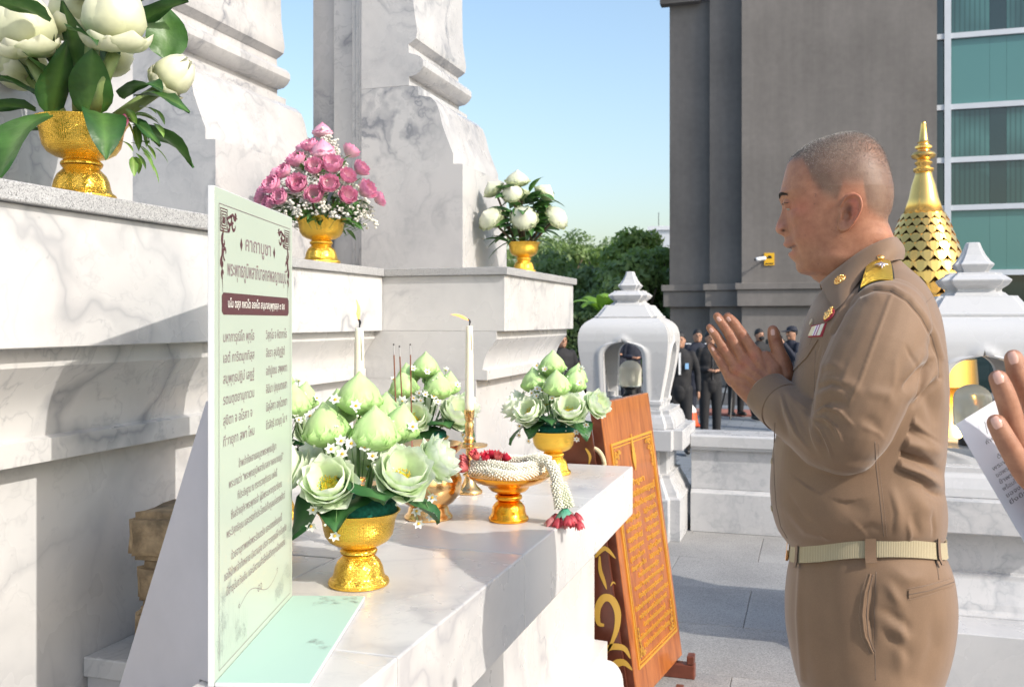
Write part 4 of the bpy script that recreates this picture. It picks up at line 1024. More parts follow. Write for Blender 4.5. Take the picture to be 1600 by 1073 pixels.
# ---- pink lotus pyramid with gypsophila
def pink_arr():
    T = thing('pink_lotus_arrangement', (-1.66,3.04,1.586), 'pyramid of pink lotuses and white gypsophila on the recessed ledge', 'flower arrangement', None, R(YAW))
    k_ = 3.42/1500
    X = lambda px: (px-508)*k_
    Z = lambda py: (411-py)*k_
    blooms = [(510,205,0,.036,(0,-.1,1)),(515,240,-.04,.044,(.05,-.45,1)),(480,253,-.05,.036,(-.3,-.5,.8)),(532,262,-.065,.040,(.1,-.7,.7)),(484,286,-.08,.034,(-.3,-.8,.5)),(450,290,-.07,.038,(-.5,-.7,.5)),(532,290,-.10,.036,(.1,-.9,.4)),(488,290,-.1,.036,(-.1,-.9,.4)),(566,262,-.04,.033,(.7,-.3,.6)),(575,295,-.06,.038,(.8,-.4,.4)),(428,300,-.03,.032,(-.9,-.3,.3)),(592,303,-.02,.028,(.9,0,.3)),(545,230,.03,.033,(.5,.2,.8)),(478,225,.05,.03,(-.5,.5,.8)),(440,262,.05,.03,(-.8,.4,.5)),(510,270,.10,.036,(0,1,.5)),(560,280,.09,.034,(.5,.8,.4)),(460,290,.1,.034,(-.4,.8,.4)),(508,262,-.075,.034,(0,-.9,.5)),(512,305,-.11,.034,(0,-1,.3)),(555,305,-.09,.034,(.4,-.8,.3)),(465,308,-.10,.032,(-.4,-.8,.3)),(552,276,-.075,.032,(.5,-.7,.5)),(465,268,-.06,.032,(-.5,-.6,.6)),(498,228,-.03,.032,(-.3,-.5,.8)),(444,312,-.06,.03,(-.7,-.5,.2))]
    for i, (px, py, yy, s_, d) in enumerate(blooms):
        b = CMB(); Mx = dirmat((X(px),yy*1.3,Z(py+8)-.01), d, i)
        pk0, pk1 = (.90,.66,.72), (.80,.32,.50)
        if i < 2:
            lotus(b, Mx, s_*1.2, pk0, pk1, .8, 2, 7, i); bud(b, Mx, s_*1.6, s_*1.8, pk0, pk1, i, 6, 3, .2, 5)
        else: lotus(b, Mx, s_*1.30, pk0, pk1, .70, 4, 7, i)
        b.build('pink_lotus', PET, T, world=False, smooth=True)
    g = random.Random(9); b = CMB(); tw = MB()
    for k in range(420):
        a = g.uniform(0,2*PI); q = g.random()**.75; z = Z(345)+(Z(215)-Z(345))*(1-q); r_ = (.03+.160*q)*g.uniform(.82,1.08)
        p = (r_*math.cos(a), r_*math.sin(a), z+g.uniform(-.02,.02))
        for j in range(4):
            pp = Vector(p)+Vector((g.uniform(-1,1),g.uniform(-1,1),g.uniform(-1,1)))*.011; s_ = g.uniform(.0040,.0070)
            b.ball(pp, (s_,s_,s_*.8), 6, 4); b.fill((.80,.79,.72))
        if k % 4 == 0: tw.tube([(p[0]*.5,p[1]*.5,z-.05), p], .0008, 4)
    b.build('gypsophila', PET, T, world=False, smooth=True, kind='stuff'); tw.build('twigs', stemg, T, world=False, kind='stuff')
    for k in range(170):
        a = g.uniform(0,2*PI); b = CMB(); el = g.uniform(-.35,.9); r_ = g.uniform(.03,.13)
        p = (r_*math.cos(a), r_*math.sin(a), g.uniform(Z(348),Z(308))-r_*.1)
        leaf(b, p, (math.cos(a),math.sin(a),el), g.uniform(.045,.075), g.uniform(.018,.028), .6, (.03,.10,.02) if k%3 else (.09,.22,.04), (.12,.26,.07), seed=k, n=5, tw=g.uniform(-.5,.5)); b.build('leaf', LEAFM, T, world=False, smooth=True)
    for k in range(16):
        a = k*.8; b = CMB(); z = g.uniform(Z(300),Z(255)); r_ = .13*(Z(200)-z)/(Z(200)-Z(300))
        leaf(b, (r_*.8*math.cos(a),r_*.8*math.sin(a),z), (math.cos(a)*.8,math.sin(a)*.8,.8), .06, .026, .3, (.06,.2,.03), (.2,.36,.1), seed=k, n=6); b.build('leaf', LEAFM, T, world=False, smooth=True)
    tw = MB()
    for k in range(26):
        a = k*.9; tw.tube([(.03*math.cos(a),.03*math.sin(a),.14),(.10*math.cos(a),.10*math.sin(a),.235)], .003, 5)
    tw.build('stems', noisy('stem_brown', (.12,.09,.05), .7), T, world=False, kind='stuff')
pink_arr()
# ---- white lotus bunch on the corner ledge
def white_arr():
    T = thing('white_lotus_bunch', (-1.155,3.85,1.586), 'compact bunch of white lotuses on the corner of the granite ledge', 'flower arrangement', None, R(YAW))
    k_ = 4.0/1500; X = lambda px: (px-818)*k_; Z = lambda py: (424-py)*k_
    bl = [(808,282,-.03,.045,(0,-.3,1)),(802,300,-.06,.040,(-.2,-.8,.6)),(776,293,0,.042,(-.6,-.1,.9)),(845,298,0,.042,(.6,-.1,.9)),(772,338,-.04,.048,(-.6,-.6,.5)),(818,338,-.08,.050,(0,-.9,.4)),(862,336,-.04,.048,(.6,-.6,.5)),(815,300,.06,.04,(0,.5,.8)),(850,330,.06,.04,(.6,.6,.5)),(785,330,.06,.04,(-.6,.6,.5))]
    st = MB()
    for i, (px, py, yy, s_, d) in enumerate(bl):
        b = CMB(); c = Vector((X(px),yy,Z(py+10))); Mx = dirmat(c, d, i)
        bud(b, Mx, s_*1.6, s_*2.1, (.62,.70,.40), (.84,.84,.74), i, 6, 3, .35, 5); lotus(b, Mx, s_*1.15, (.60,.70,.38), (.84,.84,.76), .7, 2, 7, i)
        b.build('white_lotus', PET, T, world=False, smooth=True); st.tube([(X(px)*.3,yy*.3,.12), c], .005, 6)
    st.build('stems', bpy.data.materials['stem_brown'], T, world=False, kind='stuff')
    g = random.Random(4)
    for k in range(80):
        a = g.uniform(0,2*PI); b = CMB(); z = g.uniform(Z(378),Z(300)); r_ = g.uniform(.02,.07)
        leaf(b, (r_*math.cos(a),r_*math.sin(a),z), (math.cos(a),math.sin(a),g.uniform(-.2,1.1)), g.uniform(.08,.13), g.uniform(.035,.055), .8, (.02,.08,.02) if k%3 else (.06,.18,.03), (.12,.25,.07), seed=k, n=7, tw=g.uniform(-.5,.5)); b.build('leaf', LEAFM, T, world=False, smooth=True)
white_arr()
# ================================================================== PRAYER BOARD AND CARVED TABLET
def text_part(body, size, M_, mt, parent, name='lettering', align='CENTER', sx=1.0, ext=0, bold=0, res=2):
    cu = bpy.data.curves.new('t', 'FONT'); cu.body = body; cu.size = size; cu.align_x = align; cu.align_y = 'CENTER'; cu.resolution_u = res; cu.extrude = ext; cu.offset = bold
    o = bpy.data.objects.new('t', cu); COL.objects.link(o); dg = bpy.context.evaluated_depsgraph_get(); dg.update()
    me = bpy.data.meshes.new_from_object(o.evaluated_get(dg)); bpy.data.objects.remove(o)
    S = Matrix.Diagonal((sx,1,1,1)); me.transform(M_ @ S)
    off = parent.location if parent.parent is None else parent.parent.location
    me.transform(Matrix.Translation(-off))
    ob = link_mesh(name, me, mt, parent, 'stuff'); return ob
def fit_text(body, size, width, *a, **k):
    cu = bpy.data.curves.new('t', 'FONT'); cu.body = body; cu.size = size
    o = bpy.data.objects.new('t', cu); COL.objects.link(o); dg = bpy.context.evaluated_depsgraph_get(); dg.update()
    w_ = max(1e-4, o.evaluated_get(dg).dimensions.x); bpy.data.objects.remove(o)
    return text_part(body, size, *a, sx=width/w_, **k)
def stroke(b, pts, wd, z=0):
    """flat ribbon in the xy plane through 2D points; wd may taper"""
    n = len(pts)
    if not hasattr(wd,'__len__'): wd = [wd]*n
    vs = []
    for i, p in enumerate(pts):
        a = pts[max(0,i-1)]; c = pts[min(n-1,i+1)]; dx, dy = c[0]-a[0], c[1]-a[1]; l = math.hypot(dx,dy) or 1
        vs += [(p[0]-dy/l*wd[i]/2, p[1]+dx/l*wd[i]/2, z), (p[0]+dy/l*wd[i]/2, p[1]-dx/l*wd[i]/2, z)]
    b.add(vs, [(2*i,2*i+1,2*i+3,2*i+2) for i in range(n-1)])
def scroll(b, x, y, r, a0, turns, wd, flip=1, z=0, n=22):
    pts = []; w_ = []
    for i in range(n):
        q = i/(n-1); rr = r*(1-q*.85); a = a0+flip*turns*2*PI*q
        pts.append((x+rr*math.cos(a), y+rr*math.sin(a))); w_.append(wd*(.25+1.1*math.sin(PI*min(1,q*.9+.08))))
    stroke(b, pts, w_, z)
def xf(b, M_, parent, name, mt, kind='stuff', ext=0):
    o2 = MB(); o2.add([M_ @ Vector(v) for v in b.v], b.f)
    return o2.build(name, mt, parent, kind=kind)
A0 = Vector((-.772, 1.117, AZ)); A1 = Vector((-.884, 1.512, AZ)); BU = (A1-A0); BW = BU.length; BU.normalize(); BN = Vector((BU.y, -BU.x, 0)); BH = .678
bd = thing('prayer_board', (A0.x, A0.y, AZ+.001), 'upright pale green prayer board with Thai verses and a mint foot panel', 'sign board')
bwhite = noisy('foam_white', (.58,.59,.60), .6, .03, 20, 0)
bgreen = mat('print_pale_green', (.60,.70,.58), .33); tt = NT(bgreen); co = tt.co(1, False); tt.color(tt.mix(tt.ramp(tt.noise(co, 3, 2), [(.3,0),(.7,1)]), (.41,.48,.40), (.45,.52,.44)))
bmint = mat('print_mint', (.40,.57,.49), .5)
maroon = mat('print_maroon', (.085,.028,.035), .45); plum = mat('print_plum', (.22,.165,.17), .5); pgrey = mat('print_grey_line', (.36,.40,.37), .5); cream = mat('print_cream', (.68,.66,.60), .5)
TH = .0085
def obox(b, o, u, n, w0, w1, n0, n1, z0, z1):
    b.add([o+u*a+n*c+Vector((0,0,z)) for (a,c,z) in ((w0,n0,z0),(w1,n0,z0),(w1,n1,z0),(w0,n1,z0),(w0,n0,z1),(w1,n0,z1),(w1,n1,z1),(w0,n1,z1))], [(0,3,2,1),(4,5,6,7),(0,1,5,4),(1,2,6,5),(2,3,7,6),(3,0,4,7)])
b = MB(); obox(b, A0, BU, BN, 0, BW, -TH, 0, .001, BH); b.build('panel', bwhite, bd, bevel=.0006, seg=1)
b = MB(); obox(b, A0, BU, BN, .0012, BW-.0012, .0001, .0006, .002, BH-.0012); b.build('printed_face', bgreen, bd)
b = MB(); obox(b, A0, BU, BN, 0, BW, .0012, .131, .001, .0065); b.build('foot_panel', bwhite, bd, bevel=.0006, seg=1)
b = MB(); obox(b, A0, BU, BN, .001, BW-.001, .002, .1295, .0066, .0071); b.build('printed_foot', bmint, bd)
# triangular stay behind
b = MB(); ax = -BN
q0 = A0+BU*.012-BN*(TH+.0005); 
SD_ = Vector((.93,-.37,0)); SNN = Vector((.37,.93,0))
tri = [(-.040,-.13),(-.026,.0012),(.0,.0012),(.0,.385),(-.010,.385),(-.275,-.13)]
vs = [q0+SNN*th_+SD_*t_[0]*1.0+Vector((0,0,t_[1])) for th_ in (0,.005) for t_ in tri]
b.add(vs, [(0,1,2,3,4,5),(11,10,9,8,7,6)]+[(i,(i+1)%6,(i+1)%6+6,i+6) for i in range(6)]); b.build('back_stay', noisy('foam_shaded', (.44,.44,.48), .7, .04, 12, 0), bd)  # darker, bluer copy of the white foam: the stay's shade put into its colour
MBM = Matrix.Translation(A0+BN*.0009) @ Matrix((( BU.x,0,BN.x,0),(BU.y,0,BN.y,0),(0,1,0,0),(0,0,0,1)))
def BP(x, y): return MBM @ Matrix.Translation((x, y, 0))
zt = lambda z: z-AZ
fit_text('คาถาบูชา', .030, .135, BP(BW*.5, zt(1.499)), plum, bd, bold=.0004)
for s_ in (-1,1):
    b = MB(); x_ = BW*.5+s_*.088; y_ = zt(1.497); b.add([(x_-.006,y_,0),(x_,y_-.010,0),(x_+.006,y_,0),(x_,y_+.010,0)], [(0,1,2,3)]); xf(b, MBM, bd, 'diamond_mark', maroon, None)
fit_text('พระพุทธภูมิพลาภิบาลทศพลญาณมุนี', .030, .315, BP(BW*.515, zt(1.458)), plum, bd, bold=.0004)
b = MB(); yy = zt(1.409); b.add([(.030,yy-.011,0),(.037,yy-.0155,0),(.378,yy-.0155,0),(.385,yy-.011,0),(.385,yy+.011,0),(.378,yy+.0155,0),(.037,yy+.0155,0),(.030,yy+.011,0)], [tuple(range(8))]); xf(b, MBM, bd, 'ribbon_label', maroon, None)
fit_text('นโม ตสฺส ภควโต อรหโต สมฺมาสมฺพุทฺธสฺส ๓ จบ', .016, .30, BP(BW*.5,0) @ Matrix.Translation((0,yy,.0006)), cream, bd, bold=.0003)
c1 = ['มหาการุณิโก พุทฺโธ','เอตํ การิตมุททิสฺส','สมฺพุทฺธปฏิมํ เสฏฺฐํ','รตนตฺตยานุภาเวน','สุขิตา จ อโรคา จ','ทีฆายุกา สพา โหม']
c2 = ['วิสุทฺโธ จ หิตากาโร','อิธรา สุปติฏฺฐิตํ','อภิปูเชม สพฺพทา','อิมินา ปุญฺญตเชสา','นิสฺโสกา อกุโตภยา','ชีวสิทฺธิ ภวนฺตุ โน ฯ']
for i in range(6):
    z = 1.3615-.0291*i
    fit_text(c1[i], .0195, .145*(.93 if i == 4 else 1), MBM @ Matrix.Translation((.035, zt(z), 0)), plum, bd, align='LEFT', bold=.0002)
    fit_text(c2[i], .0195, .128*(.88 if i == 1 else 1), MBM @ Matrix.Translation((.245, zt(z), 0)), plum, bd, align='LEFT', bold=.0002)
pr = ['ข้าพเจ้าทั้งหลายขอบูชาพระพุทธปฏิมา','พระนามว่า “พระพุทธภูมิพลาภิบาลทศพลญาณมุนี”','ที่ประดิษฐาน ณ กระทรวงยุติธรรม แห่งนี้','ซึ่งสร้างอุทิศพระพุทธเจ้า ผู้มีพระมหากรุณาธิคุณ','พระวิสุทธิคุณ และทรงทำประโยชน์เกื้อกูลแก่สรรพสัตว์','ด้วยอานุภาพแห่งพระรัตนตรัย และเดชแห่งบุญนี้','ขอให้ข้าพเจ้าทั้งหลาย มีความสุข ปราศจากทุกข์โศกโรคภัย','มีอายุมั่นขวัญยืน และมีความสำเร็จในชีวิตทุกเมื่อเทอญ']
for i, (s_, w_) in enumerate(zip(pr, (.20,.29,.21,.27,.31,.27,.33,.31))):
    z = 1.176-.0228*i-(.012 if i > 4 else 0)
    fit_text(s_, .0165, w_, BP(BW*.5, zt(z)), plum, bd, bold=.0001)
# keyline, corner scrolls, flourish and floral line drawing
b = MB()
x0,x1,y0,y1 = .018,BW-.016,.016,BH-.022
for (a,c,d,e) in ((x0,y0,x1,y0),(x0,y1,x1,y1)): b.add([(a,c-.0005,0),(d,c-.0005,0),(d,c+.0005,0),(a,c+.0005,0)],[(0,1,2,3)])
for x in (x0,x1): b.add([(x-.0005,y0,0),(x+.0005,y0,0),(x+.0005,y1,0),(x-.0005,y1,0)],[(0,1,2,3)])
xf(b, MBM @ Matrix.Translation((0,0,.0002)), bd, 'keyline', plum)
for sx, xc in ((1, x0+.004),(-1, x1-.004)):
    b = MB(); yc = y1-.004
    def rr(cx, cy, w_): b.add([(cx-w_,cy-w_,0),(cx+w_,cy-w_,0),(cx+w_,cy+w_,0),(cx-w_,cy+w_,0)],[(0,1,2,3)])
    for k in range(4): 
        s_ = .0155-.0038*k
        cx, cy = xc+sx*.017, yc-.017
        stroke(b, [(cx-s_,cy-s_),(cx+s_,cy-s_),(cx+s_,cy+s_),(cx-s_,cy+s_),(cx-s_,cy-s_)], .0022)
    rr(xc+sx*.017, yc-.017, .003)
    for (ox, oy, r_, a0, f) in ((.044,-.012,.012,PI,1),(.058,-.020,.010,0,-1),(.066,-.006,.008,PI,1),(.036,-.026,.008,PI*.5,-1),(.016,-.046,.012,PI*.5,1),(.022,-.062,.011,-PI*.5,-1),(.010,-.076,.009,PI*.5,1),(.012,-.092,.007,-PI*.5,-1)):
        scroll(b, xc+sx*ox, yc+oy, r_, a0 if sx > 0 else PI-a0, .85, .0042, f*sx)
    stroke(b, [(xc+sx*.03,yc-.014),(xc+sx*.055,yc-.006),(xc+sx*.078,yc-.010)], [.004,.005,.0005]); stroke(b, [(xc+sx*.014,yc-.03),(xc+sx*.008,yc-.07),(xc+sx*.012,yc-.118)], [.004,.005,.0005])
    xf(b, MBM, bd, 'corner_scroll', maroon)
b = MB(); stroke(b, [(BW*.26+BW*.5*q, zt(.965)+.012*math.sin(q*2*PI)+.0*q) for q in np.linspace(0,1,30)], .0009)
for q in (0,1): scroll(b, BW*.26+BW*.5*q, zt(.965)+.003, .004, 0, 1, .001, 1)
scroll(b, BW*.5, zt(.966), .007, 0, 1.2, .0012, 1); scroll(b, BW*.53, zt(.966), .007, PI, 1.2, .0012, -1)
xf(b, MBM, bd, 'flourish_line', plum)
def flower_art(b, cx, cy, s, seed):
    g = random.Random(seed)
    for k in range(4):
        x = cx+g.uniform(-.9,.9)*s; y = cy+g.uniform(-.6,.7)*s; r_ = s*g.uniform(.25,.45); a0 = g.uniform(0,2)
        for j in range(7):
            a = a0+j*2*PI/7
            for sd in (-1,1):
                pts = [(x+r_*q*math.cos(a)+sd*r_*.22*math.sin(PI*q)*-math.sin(a), y+r_*q*math.sin(a)+sd*r_*.22*math.sin(PI*q)*math.cos(a)) for q in np.linspace(.15,1,7)]
                stroke(b, pts, .00035)
        for j in range(3): scroll(b, x+g.uniform(-1,1)*r_, y+g.uniform(-1,1)*r_, r_*.5, g.uniform(0,6), .6, .0006, 1)
b = MB(); flower_art(b, .058, .055, .040, 1); flower_art(b, .040, .105, .028, 2); flower_art(b, .11, .035, .028, 3); flower_art(b, BW-.050, .055, .036, 4); flower_art(b, BW-.036, .115, .028, 5); flower_art(b, BW-.10, .035, .026, 6)
for k in range(14): stroke(b, [(.025+.009*k,.018),(.022+.0095*k,.05+.06*math.sin(k*1.9)**2*(1-k/16)+.01)], .0005)
xf(b, MBM, bd, 'floral_print', pgrey)
MFM = Matrix.Translation(A0+Vector((0,0,.0075))) @ Matrix(((BU.x,BN.x,0,0),(BU.y,BN.y,0,0),(0,0,1,0),(0,0,0,1)))
b = MB(); flower_art(b, BW-.035, .075, .030, 7); flower_art(b, BW-.030, .110, .018, 8); flower_art(b, .16, .105, .022, 10)
o = xf(b, MFM, bd, 'floral_print', pgrey)

# ---- carved wooden tablet
wood = mat('varnished_wood', (.42,.15,.035), .30); tt = NT(wood)
co = tt.co((9,1.2,1.2), False)
tc = tt.n('TexCoord'); vmn = tt.n('VectorMath', operation='MULTIPLY'); tt.l(tc.outputs['Object'], vmn.inputs[0]); vmn.inputs[1].default_value = (14, 14, 1.0)
nz = tt.noise(vmn.outputs[0], 2.2, 6, .6, .8); nz2 = tt.noise(vmn.outputs[0], 9, 4, .6)
tt.color(tt.mix(1, tt.ramp(nz, [(.32,(.20,.05,.010)),(.5,(.33,.098,.02)),(.68,(.42,.14,.033))]), tt.ramp(nz2, [(.3,.85),(.7,1.1)]), 'MULTIPLY')); tt.bump(nz2, .12, .002); tt.b.inputs['Coat Weight'].default_value = .3
dwood = noisy('dark_wood', (.085,.022,.012), .35, .3, 12, .2); rwood = noisy('red_wood', (.13,.038,.022), .35, .3, 16, .2)
gleaf = mat('gilt', (.92,.52,.08), .38, .7); tt = NT(gleaf); tt.bump(tt.noise(tt.co(), 300, 3), .4, .001)
S0 = Vector((-.575, 3.290, .058)); SU = Vector((.081,.549,0)).normalized(); SUP = Vector((-.139,.021,1.034)).normalized(); SN = SU.cross(SUP).normalized(); SUP = SN.cross(SU).normalized()
SW, SH, ST = .556, 1.046, .042
tb = thing('wooden_tablet', (S0.x, S0.y, .0), 'tall orange varnished wooden tablet carved with gilded Thai text, leaning back', 'wooden tablet')
def tbox(b, w0,w1,h0,h1,n0,n1): b.add([S0+SU*a+SUP*h+SN*c for (a,h,c) in ((w0,h0,n0),(w1,h0,n0),(w1,h0,n1),(w0,h0,n1),(w0,h1,n0),(w1,h1,n0),(w1,h1,n1),(w0,h1,n1))], [(0,3,2,1),(4,5,6,7),(0,1,5,4),(1,2,6,5),(2,3,7,6),(3,0,4,7)])
b = MB(); tbox(b, 0, SW, 0, SH, -ST, 0); b.build('plank', wood, tb, bevel=.004)
b = MB(); tbox(b, -.002, -.0004, .004, SH-.004, -ST+.003, -.003); b.build('side_edge', rwood, tb)
fx0, fx1, fy0, fy1 = .050, SW-.035, .105, SH-.150
b = MB()
for (o_, t_) in ((0,.009),(.016,.004)):
    tbox(b, fx0+o_, fx1-o_, fy0+o_, fy0+o_+t_, .0005, .004); tbox(b, fx0+o_, fx1-o_, fy1-o_-t_, fy1-o_, .0005, .004)
    tbox(b, fx0+o_, fx0+o_+t_, fy0+o_+t_+.0005, fy1-o_-t_-.0005, .0005, .004); tbox(b, fx1-o_-t_, fx1-o_, fy0+o_+t_+.0005, fy1-o_-t_-.0005, .0005, .004)
b.build('gilt_border', gleaf, tb, kind='stuff')
SM = Matrix.Translation(S0+SN*.0008) @ Matrix(((SU.x,SUP.x,SN.x,0),(SU.y,SUP.y,SN.y,0),(SU.z,SUP.z,SN.z,0),(0,0,0,1)))
rows = [('คำบูชา',.15,.030),('พระพุทธภูมิพลาภิบาลทศพลญาณมุนี',.38,.034),('นโม ตสฺส ภควโต อรหโต สมฺมาสมฺพุทฺธสฺส',.36,.026)]
y = fy1-.165
for s_, w_, sz in rows: fit_text(s_, sz, w_, SM @ Matrix.Translation((SW*.52, y, 0)), gleaf, tb, ext=.0018, bold=.0007); y -= .040
for i in range(6):
    fit_text(c1[i], .022, .16, SM @ Matrix.Translation((.105, y, 0)), gleaf, tb, align='LEFT', ext=.0018, bold=.0006)
    fit_text(c2[i], .022, .15, SM @ Matrix.Translation((.315, y, 0)), gleaf, tb, align='LEFT', ext=.0018, bold=.0006); y -= .0345
for i, s_ in enumerate(pr): fit_text(s_, .021, min(.40, .24+.022*((i*5)%8)), SM @ Matrix.Translation((SW*.52, y, 0)), gleaf, tb, ext=.0018, bold=.0006); y -= .0345
for cx, cy, sx, sy in ((fx0+.028,fy1-.028,1,-1),(fx1-.028,fy1-.028,-1,-1),(fx0+.028,fy0+.028,1,1),(fx1-.028,fy0+.028,-1,1)):
    b = MB()
    for (ox, oy, r_, a0, f) in ((.012,.012,.015,0,1),(.034,.008,.012,PI,-1),(.052,.008,.009,0,1),(.010,.036,.013,PI*.5,-1),(.010,.060,.011,-PI*.5,1),(.008,.082,.009,PI*.5,-1),(.008,.10,.007,-PI*.5,1),(.030,.028,.010,PI,1)):
        scroll(b, cx+sx*ox, cy+sy*oy, r_, a0, .9, .006, f*sx*sy)
    bb = MB(); n_ = len(b.v); bb.add([(v[0],v[1],.003) for v in b.v], b.f); bb.add([(v[0],v[1],0) for v in b.v], b.f)
    xf(bb, SM, tb, 'gilt_corner', gleaf)
b = MB(); ex, ey = SW*.50, fy1-.045
prof = [(.003,.045),(.004,.030),(.008,.024),(.006,.020),(.011,.012),(.008,.008),(.015,-.002),(.011,-.006),(.017,-.022),(.013,-.040),(.006,-.055),(.001,-.064)]
b.add([(ex-w_*1.2,ey+h*1.25,.003) for w_,h in prof]+[(ex+w_*1.2,ey+h*1.25,.003) for w_,h in prof], [(i,i+1,i+13,i+12) for i in range(11)])
b.add([(ex-w_*1.2,ey+h*1.25,.0) for w_,h in prof]+[(ex+w_*1.2,ey+h*1.25,.0) for w_,h in prof], [(i,i+1,i+13,i+12) for i in range(11)])
xf(b, SM, tb, 'gilt_crest', gleaf)
# easel with dark painted side panel
ez = thing('wooden_easel', (-.8, 3.5, 0), 'dark wood stand with gold painted scrolls holding the carved tablet', 'stand')
for yy in (3.40, 3.74):
    b = MB(); b.box(-.98, -.435, yy, yy+.045, 0, .055); b.build('foot_rail', rwood, ez, bevel=.004)
    b = MB(); b.box(-.465, -.437, yy-.002, yy+.047, .056, .09); b.build('stop_block', rwood, ez, bevel=.004)
b = MB(); b.prism([(-.99,.0005),(-.592,.0005),(-.735,1.0),(-.86,1.0)], 3.262, 3.280); b.build('side_panel', dwood, ez)
goldp = mat('gold_paint', (.50,.30,.05), .45)
def swp(pts, w0):
    """painted stroke on the near face of the side panel, tapered"""
    P3 = [PY(x, y, 3.262) for x, y in pts]; P2 = [(p.x, p.z) for p in P3]; out = []
    for i in range(len(P2)-1):
        p0, p1, p2, p3 = P2[max(i-1,0)], P2[i], P2[i+1], P2[min(i+2,len(P2)-1)]
        for k in range(5):
            t_ = k/5; out.append(tuple(.5*((2*p1[j])+(p2[j]-p0[j])*t_+(2*p0[j]-5*p1[j]+4*p2[j]-p3[j])*t_*t_+(3*p1[j]-p0[j]-3*p2[j]+p3[j])*t_**3) for j in (0,1)))
    out.append(P2[-1]); n_ = len(out); b = MB(); stroke(b, out, [w0*(.12+.88*math.sin(PI*min(1,.08+.92*i/(n_-1)))) for i in range(n_)])
    xf(b, Matrix.Translation((0,3.261,0)) @ Matrix.Rotation(R(90),4,'X'), ez, 'gold_scroll', goldp, None)
swp([(944,976),(935,972),(934,950),(943,934),(956,936),(965,955),(964,980),(956,1003),(948,1020)], .026)
swp([(937,868),(938,890),(944,908),(948,920)], .014); swp([(954,915),(958,909),(962,912)], .006); swp([(930,870),(945,856),(962,872)], .016)
swp([(940,1020),(955,1010),(975,1012),(985,1028)], .022); swp([(950,1062),(958,1040),(974,1034),(988,1046)], .026); swp([(930,1000),(936,1010),(933,1030)], .012); swp([(930,1060),(940,1040),(946,1028)], .014)
swp([(915,700),(922,712),(920,726)], .010)
b = MB(); b.tube([(-.93,3.46,.056),(-.86,3.46,.96)], .018, 8); b.tube([(-.93,3.74,.056),(-.86,3.74,.96)], .018, 8); b.build('rear_strut', dwood, ez)
rg = thing('rope_ring', (-.86,3.30,.93), 'cream bound ring hanging between the altar end and the tablet', 'ring')
b = MB(); c_ = PY(926, 728, 3.29); vs = [c_+Vector((.042*math.cos(a),0,.062*math.sin(a)*1.0)) for a in np.linspace(0,2*PI,33)]
b.tube(vs, .008, 10, caps=False); b.build('ring_body', noisy('rope_cream', (.55,.47,.30), .8, .2, 60, .8, .004), rg, smooth=True)
# ================================================================== PRAYING MAN
MY = 1.72
def P(px, py, dy=0.0): return PY(px, py, MY+dy)
def remap_y(me_co): return me_co
man = thing('person', (.07, MY, 0), 'man in tan uniform with gold shoulder boards praying with palms joined', 'person')
def lerp_tab(tab, key):
    ks = [t[0] for t in tab]; return [float(np.interp(key, ks, [t[j] for t in tab])) for j in range(1, len(tab[0]))]
def loft(rows, n=56, e=2.0):
    """rows: (z, x0, x1, y0, y1, tm, ex) closed loft with superellipse sections; tm = where widest"""
    b = MB(); vs = []; fs = []
    for (z, x0, x1, y0, y1, tm, ex) in rows:
        cy_ = (y0+y1)/2; hw = (y1-y0)/2; L = x1-x0
        for k in range(n):
            a = 2*PI*k/n; c, s = math.cos(a), math.sin(a)
            sx = -abs(c)**(2/ex)*(1 if c > 0 else -1)   # -1 front
            sy = abs(s)**(2/ex)*(1 if s > 0 else -1)
            x = x0+L*tm + (sx*L*tm if sx < 0 else sx*L*(1-tm))
            vs.append((x, cy_+sy*hw, z))
    m = len(rows)
    for i in range(m-1):
        for k in range(n):
            k2 = (k+1)%n; fs.append((i*n+k, i*n+k2, (i+1)*n+k2, (i+1)*n+k))
    fs.append(tuple(range(n-1,-1,-1))); fs.append(tuple((m-1)*n+k for k in range(n)))
    b.add(vs, fs); return b
# ---------------------------------------------------------------- head
Fd = [(205,1327),(211,1322),(213,1306),(217,1287),(223,1269),(230,1256),(238,1245),(246,1236),(255,1230),(265,1227),(275,1224.5),(285,1222),(295,1219.5),(303,1217.8),(309,1217.3),(314,1219.2),(319,1221.8),(324,1222),(330,1220.6),(336,1218.2),(343,1215),(350,1212.6),(355,1211.6),(359,1212.2),(362,1214.5),(365,1220),(368,1225),(372,1226.3),(376,1225.8),(380,1225),(383,1225.8),(386,1228.5),(387.6,1234),(391.4,1239),(392.6,1236),(395,1234),(398,1233),(402,1234.6),(406,1239.5),(410,1243),(415,1243.6),(420,1244.3),(424,1247),(427,1251),(429,1257),(430.5,1264),(432,1268),(435,1270),(438,1274),(443,1282),(450,1289),(462,1294),(480,1300),(500,1306)]
Fb = [(205,1327),(211,1322),(213,1306),(217,1287),(223,1269),(230,1256),(238,1245),(246,1236),(255,1230.5),(265,1227),(275,1224.5),(285,1222.5),(295,1221),(309,1221),(320,1226),(330,1229),(345,1230),(360,1231),(375,1232),(388,1236),(400,1241),(412,1246),(420,1248),(426,1251.5),(429,1258),(430.5,1265),(432,1269),(435,1271),(438,1275),(443,1283),(450,1289),(462,1294),(480,1300),(500,1306)]
Sg = [(205,.2),(300,.06),(309,.034),(318,.011),(330,.009),(343,.0125),(352,.0165),(358,.0175),(364,.015),(368,.013),(374,.017),(382,.021),(390,.024),(398,.022),(404,.020),(412,.022),(424,.03),(440,.06),(500,.2)]
